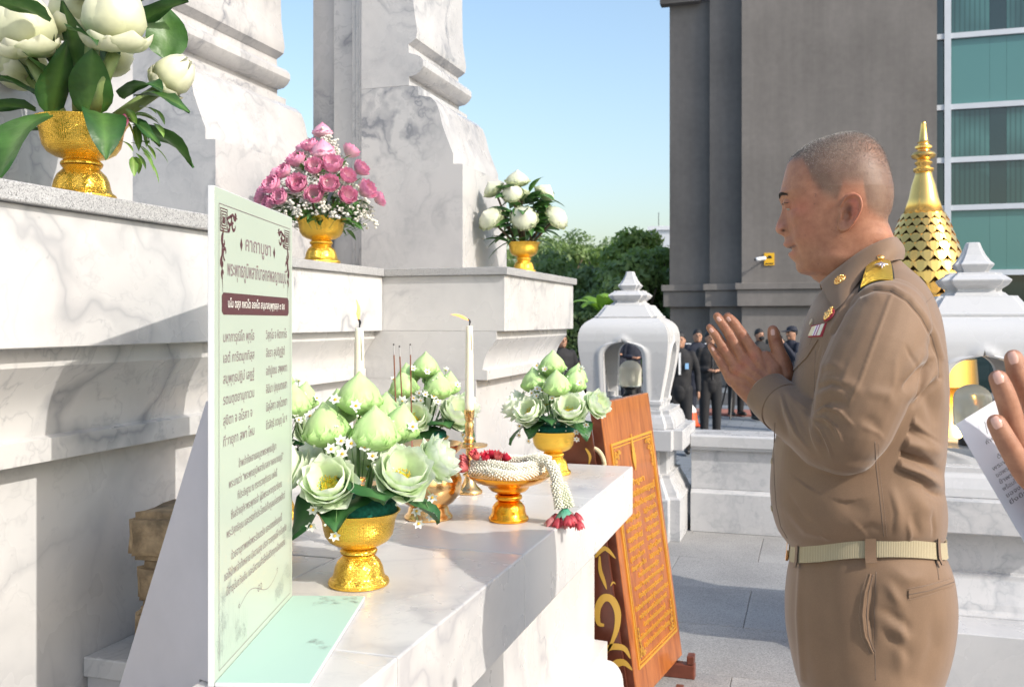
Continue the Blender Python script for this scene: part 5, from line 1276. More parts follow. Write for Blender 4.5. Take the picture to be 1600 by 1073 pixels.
Bk = [(205,1327),(211,1334),(213,1348),(217,1357),(225,1368),(235,1376.5),(250,1384),(265,1389),(280,1393),(295,1396),(310,1396.5),(325,1394.5),(340,1391),(352,1390),(362,1392),(372,1396),(385,1398),(400,1399),(430,1400),(500,1402)]
Wd = [(205,.0),(211,.014),(213,.026),(217,.037),(225,.049),(235,.059),(250,.069),(265,.075),(280,.0785),(300,.080),(320,.0785),(340,.076),(360,.0735),(380,.0705),(395,.0675),(410,.0635),(420,.060),(430,.058),(440,.058),(460,.062),(500,.07)]
# where the section is widest (fraction from the front) and how full the front is
Tm = [(205,.5),(250,.56),(300,.60),(340,.60),(370,.60),(400,.58),(425,.55),(440,.50),(500,.5)]
Ex = [(205,2.0),(250,2.25),(300,2.45),(330,2.5),(380,2.35),(410,2.15),(430,2.0),(500,2.0)]
pys = np.concatenate([np.linspace(210.4,214,6), np.linspace(215,300,40), np.linspace(301,435,110), np.linspace(437,500,20)])
n_ = 200; hv = []; hf = []
def ti(tab, x): return float(np.interp(x, [t_[0] for t_ in tab], [t_[1] for t_ in tab]))
for py in pys:
    fd = P(ti(Fd,py), py).x; fb = P(ti(Fb,py), py).x; bk = P(ti(Bk,py), py).x; hw = max(.002, ti(Wd,py)); tm = ti(Tm,py); ex = ti(Ex,py); sg = ti(Sg,py); z = P(1300,py).z; L = bk-fb
    for k in range(n_):
        a = 2*PI*k/n_; c, s = math.cos(a), math.sin(a)
        sx = abs(c)**(2/ex)*(-1 if c > 0 else 1); sy = abs(s)**(2/ex)*(1 if s > 0 else -1)
        x = fb+L*tm+(sx*L*tm if sx < 0 else sx*L*(1-tm)); y = sy*hw
        if sx < 0:
            wgt = math.exp(-(abs(y)/sg)**2.6); x += (fd-fb)*wgt
        # lateral facial relief (in px space of the profile plane)
        hv.append([x, MY+y, z])
m_ = len(pys)
for i in range(m_-1):
    for k in range(n_):
        k2 = (k+1)%n_; hf.append((i*n_+k, i*n_+k2, (i+1)*n_+k2, (i+1)*n_+k))
hf.append(tuple(range(n_-1,-1,-1))); hf.append(tuple((m_-1)*n_+k for k in range(n_)))
H_ = np.array(hv)
def g3(cx, cy, yoff, sx_, sz_, sy_, amp, dirv):
    """gaussian push around the point seen at (cx,cy), at lateral |y| = yoff"""
    c = P(cx, cy, 0); 
    for s in (-1, 1):
        w_ = np.exp(-((H_[:,0]-c.x)/sx_)**2-((H_[:,2]-c.z)/sz_)**2-((H_[:,1]-MY-s*yoff)/sy_)**2)
        H_[:,0] += amp*dirv[0]*w_; H_[:,1] += s*amp*dirv[1]*w_; H_[:,2] += amp*dirv[2]*w_
g3(1229,321,.031,.012,.0065,.014,.0060,(1,-.1,0))      # eye socket
g3(1226,306,.034,.016,.0055,.020,.0035,(-1,.3,0))     # brow ridge
g3(1245,344,.045,.020,.014,.022,.0040,(-.5,.8,0))     # cheek bone
g3(1250,372,.042,.016,.014,.02,.0030,(-.3,.8,0))       # cheek fold fullness
g3(1240,366,.027,.005,.012,.010,.0022,(.8,-.6,0))      # naso-labial furrow
g3(1221,359,.0145,.0075,.0062,.006,.0042,(-.3,1,0))    # nostril wing
g3(1247,385,.026,.005,.007,.008,.003,(.7,-.7,0))       # mouth corner
g3(1275,300,.074,.020,.020,.03,.0035,(0,-1,0))         # temple hollow
g3(1300,405,.060,.030,.010,.03,.0035,(0,1,0))          # jaw angle
g3(1262,430,.040,.018,.006,.03,.0035,(0,-.6,.6))
g3(1300,428,.058,.030,.008,.03,.0045,(0,-1,0))         # under jaw
for i_ in range(7):                                               # parting of the lips
    q_ = i_/6; g3(1234+12*q_, 388.8-4.6*q_, .004+.026*q_, .0055, .0021-.0008*q_, .0055, .0062*(1-.4*q_), (1,-.55,0))
for i_ in range(6):
    q_ = i_/5; g3(1228+14*q_**2, 381.5+1.5*q_, .001+.021*q_, .006, .0028, .005, .0011*(1-.5*q_), (-1,.3,0)); g3(1235+9*q_**2, 396.5-5*q_**1.5, .001+.020*q_, .006, .0032, .005, .0014*(1-.5*q_), (-1,.3,0))
for i_ in range(6):                                               # furrow from nose to mouth
    q_ = i_/5; g3(1232+16*q_, 362+30*q_, .024+.010*q_, .0048, .008, .008, .0014, (.7,-.7,0))
g3(1224.6,361.4,.0165,.0036,.0022,.008,.0045,(.2,-1,.4)); g3(1226.5,362.5,.0095,.0048,.0036,.0050,.0075,(.6,0,.9))          # nostril
g3(1231.5,356,.0185,.0022,.0060,.0050,.0028,(.5,-.9,0))         # crease behind the wing
g3(1258,408,.048,.018,.012,.02,.0028,(-.2,.9,0))
g3(1243,330,.040,.012,.0035,.014,.0012,(.6,-.6,0))               # bag under the eye
g3(1385,345,.0,.010,.010,.03,.003,(-1,0,0))
hb = MB(); hb.v = [tuple(p) for p in H_]; hb.f = hf
# ears: a relief over the outline (helix, antihelix, concha, tragus, lobe)
def ear(sgn):
    e = MB()
    out = [(1311,338),(1311,326),(1315,314),(1322,305.5),(1333,301.5),(1342,304.5),(1347,313),(1347.5,325),(1343,337),(1337,347),(1331,355),(1324,361),(1316,363),(1310.5,359),(1309,351)]
    A = np.array(out+out[:1], dtype=float); cx, cy_ = 1326., 331.
    def W3(px, py, h):
        v = PY(px, py, MY-.083); return Vector((v.x, MY+sgn*(.0765+h+max(0,(px-1310))*.00042), v.z))
    NA, NR = 72, 22; top = []; back = []
    for i in range(NA):
        q = i/NA*len(out); j = int(q); f = q-j; p0, p1, p2, p3 = A[(j-1)%len(out)], A[j], A[(j+1)%len(out)], A[(j+2)%len(out)]
        o = .5*((2*p1)+(p2-p0)*f+(2*p0-5*p1+4*p2-p3)*f*f+(3*p1-p0-3*p2+p3)*f**3)
        for k in range(1, NR+1):
            r_ = k/NR; x = cx+(o[0]-cx)*r_; y = cy_+(o[1]-cy_)*r_
            hel = (1 if y < 348 and not (x < 1315 and y > 322) else .25)
            h = .0030*math.exp(-((r_-.90)/.10)**2)*hel - .0022*math.exp(-((r_-.70)/.10)**2)*(1 if x > 1318 and y < 346 else .1)
            # antihelix ridge
            for (ax_, ay_) in ((1337,314),(1339.5,322),(1338,331),(1333,340),(1326,348)):
                h += .0016*math.exp(-((x-ax_)/3.2)**2-((y-ay_)/5.0)**2)
            h += .0012*math.exp(-((x-1328)/6)**2-((y-316)/2.6)**2)                                # crus
            h -= .0095*math.exp(-(((x-1323)/6.2)**2+((y-337)/8.0)**2)**1.3)                         # concha
            h -= .0030*math.exp(-(((x-1324)/7)**2+((y-324)/4.5)**2))
            h += .0035*math.exp(-((x-1313.5)/2.6)**2-((y-340)/4.5)**2)                            # tragus
            h += .0022*math.exp(-((x-1318)/6)**2-((y-356)/5)**2)                                    # lobe
            if r_ > .95: h -= .0028*((r_-.95)/.05)**2
            top.append(W3(x, y, h)); back.append(W3(cx+(o[0]-cx)*r_*.97, cy_+(o[1]-cy_)*r_*.97, -.0052-.002*(1-r_)))
    c0 = W3(cx, cy_, -.004); c1_ = W3(cx, cy_, -.012); N = len(top); vs = top+back+[c0, c1_]; fs = []
    for i in range(NA):
        i2 = (i+1) % NA
        for k in range(NR-1): fs += [(i*NR+k, i*NR+k+1, i2*NR+k+1, i2*NR+k), (N+i*NR+k, N+i2*NR+k, N+i2*NR+k+1, N+i*NR+k+1)]
        fs += [(2*N, i*NR, i2*NR), (2*N+1, N+i2*NR, N+i*NR), (i*NR+NR-1, N+i*NR+NR-1, N+i2*NR+NR-1, i2*NR+NR-1)]
    e.add(vs, fs); return e
for s in (-1, 1): e = ear(s); hb.add(e.v, e.f)
# eyelids: shells around each eyeball
def lids(sgn):
    b = MB(); c = P(1236.5, 322, 0); c = Vector((c.x+.0005, MY+sgn*.0305, c.z)); r = .0128
    for (a0, a1) in ((3, 80),(-46, -7)):
        vs = []; fs = []; n1, n2 = 10, 18
        for lay, rr in ((0, r+(.0012 if a0 > 0 else .0002)),(1, r-.0010)):
            for i in range(n1+1):
                for k in range(n2+1):
                    az = R(-100+200*k/n2); cl = min(1, (abs(az)/R(52))**3)
                    e0, e1 = (a0*(1-cl)+(-4)*cl, a1) if a0 > 0 else (a0, a1*(1-cl)+(-1)*cl)
                    el = R(e0+(e1-e0)*i/n1)
                    vs.append((c.x-rr*math.cos(el)*math.cos(az), c.y+rr*math.cos(el)*math.sin(az), c.z+rr*math.sin(el)))
        W_ = n2+1; N1 = (n1+1)*W_
        for i in range(n1):
            for k in range(n2):
                a = i*W_+k; fs.append((a,a+1,a+W_+1,a+W_)); fs.append((N1+a,N1+a+W_,N1+a+W_+1,N1+a+1))
        edge = [i*W_ for i in range(n1+1)]+[n1*W_+k for k in range(1,W_)]+[i*W_+n2 for i in range(n1-1,-1,-1)]+[k for k in range(n2-1,0,-1)]
        for i in range(len(edge)): j = edge[(i+1)%len(edge)]; fs.append((edge[i], j, N1+j, N1+edge[i]))
        b.add(vs, fs)
    return b, c
eyec = []
for s in (-1, 1): e, c = lids(s); hb.add(e.v, e.f); eyec.append(c)
head = voxel(hb, .00135, 3, .5)
# ---------------------------------------------------------------- hands
def Hp(px, py, dy): return P(px, py, dy)
def hand(sgn):
    """palm against palm: sgn -1 = near (left) hand, dy negative"""
    b = MB(); o = sgn
    def Q(px, py, d): return Hp(1204+(px-1204)*1.035, 606+(py-606)*1.035, o*d)
    if sgn < 0: sh = 0
    fing = [ # index, middle, ring, little : knuckle, pip, dip, tip + radii
      ([(1180,553),(1160,524),(1149,508),(1139.5,498)], [.0108,.0096,.0088,.0080]),
      ([(1163,563),(1144,528),(1133,511),(1123.5,498)], [.0108,.0098,.0088,.0080]),
      ([(1151,575),(1133,545),(1122,527),(1112.5,515)], [.0102,.0092,.0083,.0075]),
      ([(1143,592),(1129,567),(1121,554),(1114,543)], [.0094,.0082,.0074,.0066])]
    dd = [.0115,.0115,.0115,.012]
    for (pts, rad), d0 in zip(fing, dd):
        p = [Q(x, y, d) for (x,y), d in zip(pts, (.017,.0135,.0115,.0100))]
        # knuckle swelling
        P2 = [p[0], p[0].lerp(p[1],.5), p[1], p[1].lerp(p[2],.5), p[2], p[2].lerp(p[3],.5), p[3]]
        R2 = [rad[0], (rad[0]+rad[1])/2*.93, rad[1]*1.03, (rad[1]+rad[2])/2*.96, rad[2]*1.0, rad[3]*1.03, rad[3]*.93]
        b.capsule(P2, R2, 16, 3)
    # thumb
    T_ = [(1226,588),(1220,565),(1213,545),(1209,530),(1207.5,519)]
    tr = [.0165,.0145,.0110,.0108,.0092]
    b.capsule([Q(x,y,d) for (x,y), d in zip(T_, (.018,.016,.013,.012,.011))], tr, 16, 4)
    # palm: metacarpals and web
    wr = (1204, 606)
    for (x, y), r_ in zip(((1179,552),(1163,563),(1151,576),(1145,592)), (.0125,.0128,.0125,.0115)):
        b.capsule([Q(x,y,.0165), Q(x*.55+wr[0]*.45, y*.55+wr[1]*.45, .021), Q(*wr, .021)], [r_, r_*1.20, .021], 16, 4)
    b.capsule([Q(1196,560,.016), Q(1208,578,.019), Q(1210,598,.021)], [.012,.020,.022], 16, 4)
    b.capsule([Q(1186,566,.015), Q(1200,582,.018)], [.013,.018], 16, 3)
    b.capsule([Q(1156,600,.018), Q(1176,616,.021)], [.014,.018], 16, 3)
    b.capsule([Q(1168,580,.017), Q(1185,590,.020), Q(1200,604,.022)], [.017,.022,.023], 16, 4)
    # wrist and forearm stump
    b.capsule([Q(1200,603,.022), Q(1216,622,.034), Q(1240,648,.06)], [.0270,.0285,.032], 20, 4)
    return b
hands = []
for s in (-1, 1):
    hm = voxel(hand(s), .00115, 5, .5); co_ = get_co(hm)
    if s > 0: co_[:,0] += .003; co_[:,2] -= .004      # far hand sits a touch lower
    # finger creases and tendons, drawn as relief on the outer side
    out = np.array([s*(co_[:,1]-MY)]).ravel()
    no = get_no(hm); px = np.empty(len(co_)); py = np.empty(len(co_))
    r_ = co_[:,0]*cY+co_[:,1]*sY; d_ = -co_[:,0]*sY+co_[:,1]*cY; px = 800+FPX*r_/d_; py = 500-FPX*(co_[:,2]-CAMH)/d_
    face = np.clip(-no[:,1]*-s*-1 if False else (no[:,1]*s), 0, 1)
    def crease(x0,y0,x1,y1,wd,amp):
        dx, dy_ = x1-x0, y1-y0; L = math.hypot(dx,dy_); q = np.clip(((px-x0)*dx+(py-y0)*dy_)/L/L, 0, 1); dist = np.hypot(px-x0-q*dx, py-y0-q*dy_)
        w_ = np.exp(-(dist/wd)**2)*face*amp*(.4+.6*np.sin(np.pi*np.clip(q,.05,.95)))
        co_[:] -= no*w_[:,None]
    for (kx, ky, ax_, ay_) in ((1160,524,1,-.55),(1144,528,1,-.6),(1133,545,1,-.6),(1129,567,1,-.6)):
        for off in (-3,-.8,1.4,3.4): 
            cx, cy_ = kx+off*.55, ky+off*.85
            crease(cx-5*ax_, cy_-5*ay_, cx+5*ax_, cy_+5*ay_, .8, .0011)
    for (kx, ky) in ((1149,508),(1133,511),(1122,527),(1121,554)):
        for off in (-1,1.2): crease(kx+off*.5-4, ky+off*.8+2.4, kx+off*.5+4, ky+off*.8-2.4, .8, .0008)
    for off in (-2,0,2): crease(1208,533+off,1219,531+off,.8,.0010)
    crease(1206,556,1216,566,1.5,.0012)
    for (x0,y0,x1,y1) in ((1179,556,1205,592),(1163,566,1200,597),(1152,579,1196,603)): crease(x0,y0,x1,y1,2.2,-.0011)
    crease(1171,560,1196,590,2.2,.0009); crease(1158,572,1192,598,2.2,.0009)
    crease(1186,575,1178,592,1.3,-.0009); crease(1178,592,1186,604,1.3,-.0008)
    set_co(hm, co_); hands.append(hm)
# ---------------------------------------------------------------- hidden simple body inside the clothes
core = loft([(P(1340,500).z-.0,P(1300,500).x,P(1440,500).x,MY-.10,MY+.10,.5,2.2),(P(1340,560).z,P(1255,560).x,P(1465,560).x,MY-.17,MY+.17,.5,2.3),(P(1340,700).z,P(1222,700).x,P(1465,700).x,MY-.16,MY+.16,.5,2.3),(P(1340,840).z,P(1245,840).x,P(1462,840).x,MY-.155,MY+.155,.5,2.3)], 32)
for s in (-1,1):
    core.capsule([P(1375,530,s*.14), P(1330,680,s*.165), P(1225,628,s*.05)], [.035,.028,.025], 12, 4)
    core.capsule([(P(1360,900).x, MY+s*.09, .92),(P(1370,900).x, MY+s*.10,.5),(P(1375,900).x, MY+s*.11,.1)], [.075,.052,.038], 12, 4)
corem = mesh_of(core)
# ---------------------------------------------------------------- skin colour
def join(meshes, name):
    V = []; F = []; C = []; o = 0; polys = []
    bm = bmesh.new()
    for m in meshes: bm.from_mesh(m)
    me = bpy.data.meshes.new(name); bm.to_mesh(me); bm.free(); return me
def skin_col(me):
    co_ = get_co(me).astype(np.float64); r_ = co_[:,0]*cY+co_[:,1]*sY; d_ = -co_[:,0]*sY+co_[:,1]*cY; 
    # photo coordinates in the profile plane (independent of side)
    t_ = co_.copy(); t_[:,1] = MY; r_ = t_[:,0]*cY+MY*sY; d_ = -t_[:,0]*sY+MY*cY; px = 800+FPX*r_/d_; py = 500-FPX*(t_[:,2]-CAMH)/d_
    lat = np.abs(co_[:,1]-MY)
    base = np.tile(np.array([.33,.165,.105]), (len(co_),1))
    def blob(cx, cy, sx_, sy_, col, a, latc=None, lats=.03):
        w_ = a*np.exp(-((px-cx)/sx_)**2-((py-cy)/sy_)**2)
        if latc is not None: w_ = w_*np.exp(-((lat-latc)/lats)**2)
        base[:] = base*(1-w_[:,None])+np.array(col)*w_[:,None]
    ishead = (py < 520) & (px > 1205) & (co_[:,2] > 1.33)
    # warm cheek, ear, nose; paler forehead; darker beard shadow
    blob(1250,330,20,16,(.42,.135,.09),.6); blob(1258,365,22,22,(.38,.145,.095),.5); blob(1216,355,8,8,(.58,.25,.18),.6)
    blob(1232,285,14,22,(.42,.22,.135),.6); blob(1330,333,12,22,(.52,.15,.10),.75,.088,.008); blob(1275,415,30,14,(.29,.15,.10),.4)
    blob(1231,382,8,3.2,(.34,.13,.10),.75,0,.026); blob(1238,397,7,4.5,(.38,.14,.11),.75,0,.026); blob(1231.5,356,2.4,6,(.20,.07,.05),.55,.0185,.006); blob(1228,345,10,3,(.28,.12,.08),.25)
    blob(1224.8,361.6,3.4,2.1,(.045,.014,.010),1.0,.017,.016); blob(1324,336,5.5,8,(.10,.030,.020),.9,.083,.03); blob(1237,387.8,4.0,2.0,(.045,.014,.012),1.0,.0,.045); blob(1242,386,3.5,1.5,(.10,.035,.03),.8,.0,.06)  # ear pit, nostril and lip gap painted dark to stand in for shade
    blob(1370,350,24,26,(.31,.155,.098),.4)
    # buzz cut stubble mask with faded edge
    hl = np.interp(px, [1215,1231,1240,1255,1262,1270,1285,1298,1306,1316,1345,1352,1372,1398], [250,256,258,262,276,296,314,322,326,300,300,336,352,364])
    dens = 1/(1+np.exp((py-hl+5)/4.0)); dens[~ishead] = 0
    top = 1/(1+np.exp((py-258)/14)) # longer on top
    hairc = np.array([.115,.092,.074])*(1-top[:,None]*.1)+np.array([.22,.21,.20])*top[:,None]*.35
    scal = .74+.14*top-.36*np.exp(-((px-1365)/26)**2-((py-238)/22)**2)  # last term paints a sun spot on the crown by thinning the stubble tint
    w_ = dens*scal; base = base*(1-w_[:,None])+hairc*w_[:,None]
    base[ishead] *= np.array([1.12,1.0,.90])
    # hands: pinker knuckles, redder back
    ih = (px < 1245) & (py > 480) & (co_[:,2] < 1.42) 
    hb_ = np.array([.35,.150,.080]); base[ih] = hb_
    def hblob(cx, cy, s_, col, a):
        w2 = a*np.exp(-((px-cx)/s_)**2-((py-cy)/s_)**2)*ih; base[:] = base*(1-w2[:,None])+np.array(col)*w2[:,None]
    for c in ((1160,524,6),(1144,528,6),(1133,545,6),(1129,567,5),(1213,532,6)): hblob(c[0], c[1], c[2], (.27,.095,.055), .6)
    for c in ((1178,556,8),(1163,568,8),(1152,580,7)): hblob(c[0], c[1], c[2], (.38,.105,.065), .6)
    hblob(1200,590,16,(.36,.16,.09),.4)
    return base, dens, top, px, py
body = join([head]+hands+[corem], 'body')
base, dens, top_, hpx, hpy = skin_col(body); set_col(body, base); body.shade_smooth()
skin = mat('skin', (.5,.27,.18), .46, 0, .45); t = NT(skin)
at = t.n('Attribute', attribute_name='Col'); tc = t.n('TexCoord')
n1 = t.noise(tc.outputs['Object'], 55, 5, .65); n2 = t.noise(tc.outputs['Object'], 420, 2)
c = t.mix(1, at.outputs['Color'], t.ramp(n1, [(.3,(.80,.72,.70)),(.7,(1.14,1.17,1.17))]), 'MULTIPLY')
mo = t.ramp(t.noise(tc.outputs['Object'], 190, 1), [(.735,0),(.76,1)]); c = t.mix(t.math('MULTIPLY', mo, .45), c, (.16,.07,.05))
t.color(c); t.bump(t.math('ADD', t.math('MULTIPLY', n2, .5), t.noise(tc.outputs['Object'], 1100, 2)), .28, .0013)
t.rough(t.ramp(n1, [(.3,.40),(.7,.56)]))
t.b.inputs['Subsurface Weight'].default_value = .07; t.b.inputs['Subsurface Radius'].default_value = (1,.35,.2); t.b.inputs['Subsurface Scale'].default_value = .006
def addm(name, me, mt, parent=man, kind=None, off=None):
    me.transform(Matrix.Translation(-(off or man.location))); return link_mesh(name, me, mt, parent, kind)
bv_head = BVHTree.FromPolygons([v.co.copy() for v in head.vertices], [tuple(p.vertices) for p in head.polygons])
hno = get_no(body); hco = get_co(body)
# hair strands
g = np.random.default_rng(11); cand = np.where(dens > .12)[0]; pr_ = dens[cand]*(.35+.65*top_[cand]); pr_ /= pr_.sum()
sel = g.choice(cand, 80000, p=pr_); V = []; nn = hno[sel]; cc = hco[sel]+g.normal(0,.0006,(len(sel),3))
ln = (.0007+.0024*top_[sel]*g.uniform(.5,1.1,len(sel)))*np.clip(dens[sel]*1.3,.2,1)
dirs = nn+np.array([-.25,0,-.05])+g.normal(0,.28,(len(sel),3)); dirs /= np.linalg.norm(dirs,axis=1)[:,None]
sd_ = np.cross(dirs, g.normal(size=(len(sel),3))); sd_ /= np.linalg.norm(sd_,axis=1)[:,None]; wq = .00013
V = np.stack([cc-sd_*wq, cc+sd_*wq, cc+dirs*ln[:,None]], 1).reshape(-1,3); nT = len(sel)
hm = bpy.data.meshes.new('hair'); hm.vertices.add(3*nT); hm.vertices.foreach_set('co', V.astype(np.float32).ravel()); hm.loops.add(3*nT); hm.loops.foreach_set('vertex_index', np.arange(3*nT,dtype=np.int32)); hm.polygons.add(nT); hm.polygons.foreach_set('loop_start', np.arange(nT,dtype=np.int32)*3); hm.update(calc_edges=True)
gry = g.random(nT) < (.16+.26*top_[sel]); hc = np.where(gry[:,None], np.array([[.56,.53,.50]]), np.array([[.085,.07,.06]])); hc = np.repeat(hc, 3, 0); set_col(hm, hc)
hairm = colmat('hair', .45, 0, .5)
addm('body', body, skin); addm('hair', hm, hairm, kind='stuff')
# brows, lashes, eyes, teeth
def strands(name, pts, n, ln_, wd_, col, dirf, seed):
    g_ = random.Random(seed); b = CMB()
    for k in range(n):
        for s in (-1,1):
            q = g_.random(); i = min(len(pts)-2, int(q*(len(pts)-1))); f = q*(len(pts)-1)-i
            px = pts[i][0]*(1-f)+pts[i+1][0]*f; py = pts[i][1]*(1-f)+pts[i+1][1]*f+g_.uniform(-1,1)*(pts[i][3]*(1-f)+pts[i+1][3]*f); la = pts[i][2]*(1-f)+pts[i+1][2]*f
            tgt = P(px, py); o = Vector((tgt.x-.05, MY+s*(la+.04*0), tgt.z)); o2 = Vector((P(1215,py).x-.03, MY+s*la, tgt.z))
            h = bv_head.ray_cast(o2, Vector((1,0,0)))
            if h[0] is None: continue
            c = h[0]; d = Vector(dirf(s, q))+Vector((g_.uniform(-.3,.3),g_.uniform(-.3,.3),g_.uniform(-.3,.3))); d = (d-h[1]*d.dot(h[1])*.8).normalized(); L = ln_*g_.uniform(.6,1.1); sd2 = d.cross(h[1]).normalized()*wd_
            b.add([c-sd2, c+sd2, c+d*L+h[1]*L*.15], [(0,1,2)]); b.fill(col)
    return b
b = strands('eyebrow', [(1218,311,.013,2.0),(1221,308,.024,2.6),(1227,306.5,.036,2.3),(1234,308.5,.046,1.0)], 800, .0058, .00028, (.045,.032,.026), lambda s, q: (.35,s*.9,.25-.6*q), 3)
b.build('eyebrows', hairm, man, kind='stuff')
for c in eyec:
    b = CMB(); b.ball(c, .0122, 24, 18); b.fill((.50,.44,.40)); d = Vector((-1,0,-.32)).normalized()  # eye white darkened, lid shade put into its colour
    for i, v in enumerate(b.v):
        k = (Vector(v)-c).normalized().dot(d)
        if k > .90: b.c[i] = (.035,.018,.012,1)
        if k > .985: b.c[i] = (.004,.004,.004,1)
    b.build('eye', mat('eye_ball', (.8,.8,.8), .08) if False else PET, man, smooth=True)
    s = -1 if c.y < MY else 1; b = CMB()
    for k in range(170):
        az = R(-72+144*random.random()); el = R(9)
        p = Vector((c.x-.0138*math.cos(el)*math.cos(az), c.y+.0138*math.cos(el)*math.sin(az), c.z+.0138*math.sin(el)-.0006)); d = Vector((-math.cos(az), math.sin(az), -.55)).normalized(); sd2 = Vector((math.sin(az),math.cos(az),0))*.0003
        b.add([p-sd2, p+sd2, p+d*.0045], [(0,1,2)]); b.fill((.02,.015,.012))
    b.build('eyelashes', hairm, man, kind='stuff')
b = MB(); tq = P(1237.5, 388.2)
for k in range(-3,4): b.ball((tq.x+.0025+.0020*abs(k)**1.35*.6, MY+k*.0064, tq.z+.0026), (.0034,.0033,.0034), 10, 8)
b.build('teeth', mat('teeth', (.72,.66,.55), .25), man, smooth=True, kind='stuff')
# finger nails on the near hand
nailm = mat('nail', (.62,.36,.28), .22)
bv_hand = BVHTree.FromPolygons([v.co.copy() for v in hands[0].vertices], [tuple(p.vertices) for p in hands[0].polygons])
# hands[0] has been joined by copy; its coordinates are still world
def ray(px, py, bvh, dmax=5):
    u = (px-800)/FPX; d = Vector((u*cY-sY, u*sY+cY, -(py-500)/FPX)); o = Vector((0,0,CAMH)); h = bvh.ray_cast(o, d.normalized()); return h[0], h[1]
for (px, py, dx, dy_, L, W_) in ((1138.5,498.5,-9,-13.5,8.2,6.6),(1123,498.5,-9,-12.5,8.2,6.6),(1111.5,516,-9,-12,7.6,6.2),(1114,545,-7.5,-11,6.4,5.2),(1207.5,519,-1,-12,9.5,7.5)):
    l = math.hypot(dx, dy_); ax_, ay_ = dx/l, dy_/l; vs = []; fs = []; ok = True
    for i in range(7):
        for k in range(7):
            a = -1+2*i/6; q = -1+2*k/6; wq = W_/2*(1-.25*abs(a)**3)*(.98 if a < 0 else (1-a**4*.35))
            x = px+ax_*a*L/2-ay_*q*wq; y = py+ay_*a*L/2+ax_*q*wq; h, nrm = ray(x, y, bv_hand)
            if h is None or h.y > MY+.0: ok = False; h = Vector((0,0,0)); nrm = Vector((0,-1,0))
            vs.append(h+nrm*(.0005-.0006*(abs(q)**6)))
    if ok:
        fs = [(i*7+k,i*7+k+1,(i+1)*7+k+1,(i+1)*7+k) for i in range(6) for k in range(6)]; b = MB(); b.add(vs, fs); b.build('finger_nail', nailm, man, smooth=True)
# ================================================================== UNIFORM
ZB = P(1340,853).z
def warpz(co_):
    dy = np.abs(co_[:,1]-MY); dz = (.036*np.clip(dy/.17,0,1.15)**2+.014*np.clip((co_[:,0]-P(1350,850).x)/.12,-.6,1.2))*np.exp(-((co_[:,2]-ZB)/.15)**2); co_[:,2] += dz; return co_
def rowsP(tab): return [(P(1340,py).z, P(f,py).x, P(k,py).x, MY-hw, MY+hw, tm, ex) for (py,f,k,hw,tm,ex) in tab]
def interp_rows(tab, n):
    ks = np.linspace(0, len(tab)-1, n); A = np.array(tab, dtype=float); out = []
    for q in ks:
        i = min(int(q), len(tab)-2); t_ = q-i; p0, p1, p2, p3 = A[max(i-1,0)], A[i], A[i+1], A[min(i+2,len(tab)-1)]
        out.append(tuple(.5*((2*p1)+(p2-p0)*t_+(2*p0-5*p1+4*p2-p3)*t_*t_+(3*p1-p0-3*p2+p3)*t_**3)))
    return out
shirt_rows = [(408,1325,1407,.040,.6,2.0),(416,1318,1414,.060,.62,2.0),(428,1308,1426,.090,.64,2.0),(441,1296,1439,.122,.64,2.0),(456,1280,1450,.152,.62,2.05),(474,1268,1459,.176,.58,2.2),(502,1257,1468,.194,.5,2.5),(540,1248,1475,.202,.48,2.5),(600,1235,1478,.197,.48,2.5),(660,1218,1477,.195,.46,2.5),(700,1208,1474,.193,.45,2.5),(750,1203,1472,.195,.45,2.4),(790,1206,1476,.196,.46,2.4),(818,1214,1477,.193,.47,2.4),(835,1226,1475,.184,.48,2.4),(846,1237,1470,.172,.48,2.4),(852,1250,1460,.155,.48,2.4)]
sb = loft(rowsP(interp_rows(shirt_rows, 90)), 72)
def arm(b, s):
    A = [(1392,492,.130),(1386,506,.152),(1372,548,.176),(1354,592,.190),(1342,632,.198),(1330,682,.200),(1321,713,.196)]
    Rr = [.056,.064,.069,.069,.066,.059,.049]
    b.capsule([P(x,y,s*d) if s < 0 else Vector((P(x,y,-d).x, MY+d, P(x,y,-d).z)) for x,y,d in A], Rr, 24, 4)
    F = [(1323,715,.196),(1300,702,.182),(1272,672,.155),(1245,652,.122),(1222,634,.088),(1206,621,.064)]
    Rf = [.046,.050,.0475,.044,.0405,.0375]
    b.capsule([P(x,y,s*d) if s < 0 else Vector((P(x,y,-d).x, MY+d, P(x,y,-d).z)) for x,y,d in F], Rf, 24, 4)
for s in (-1,1): arm(sb, s)
shirt = voxel(sb, .0028, 10, .5)
def pxs(co_):
    r_ = co_[:,0]*cY+co_[:,1]*sY; d_ = -co_[:,0]*sY+co_[:,1]*cY
    return 800+FPX*r_/d_, 500-FPX*(co_[:,2]-CAMH)/d_
co_ = warpz(get_co(shirt).astype(np.float64)); set_co(shirt, co_); no = get_no(shirt); px, py = pxs(co_)
facing = np.clip((-no[:,1]*.95+no[:,0]*0)*2.0+.25, 0, 1)*(co_[:,1] < MY+.02)
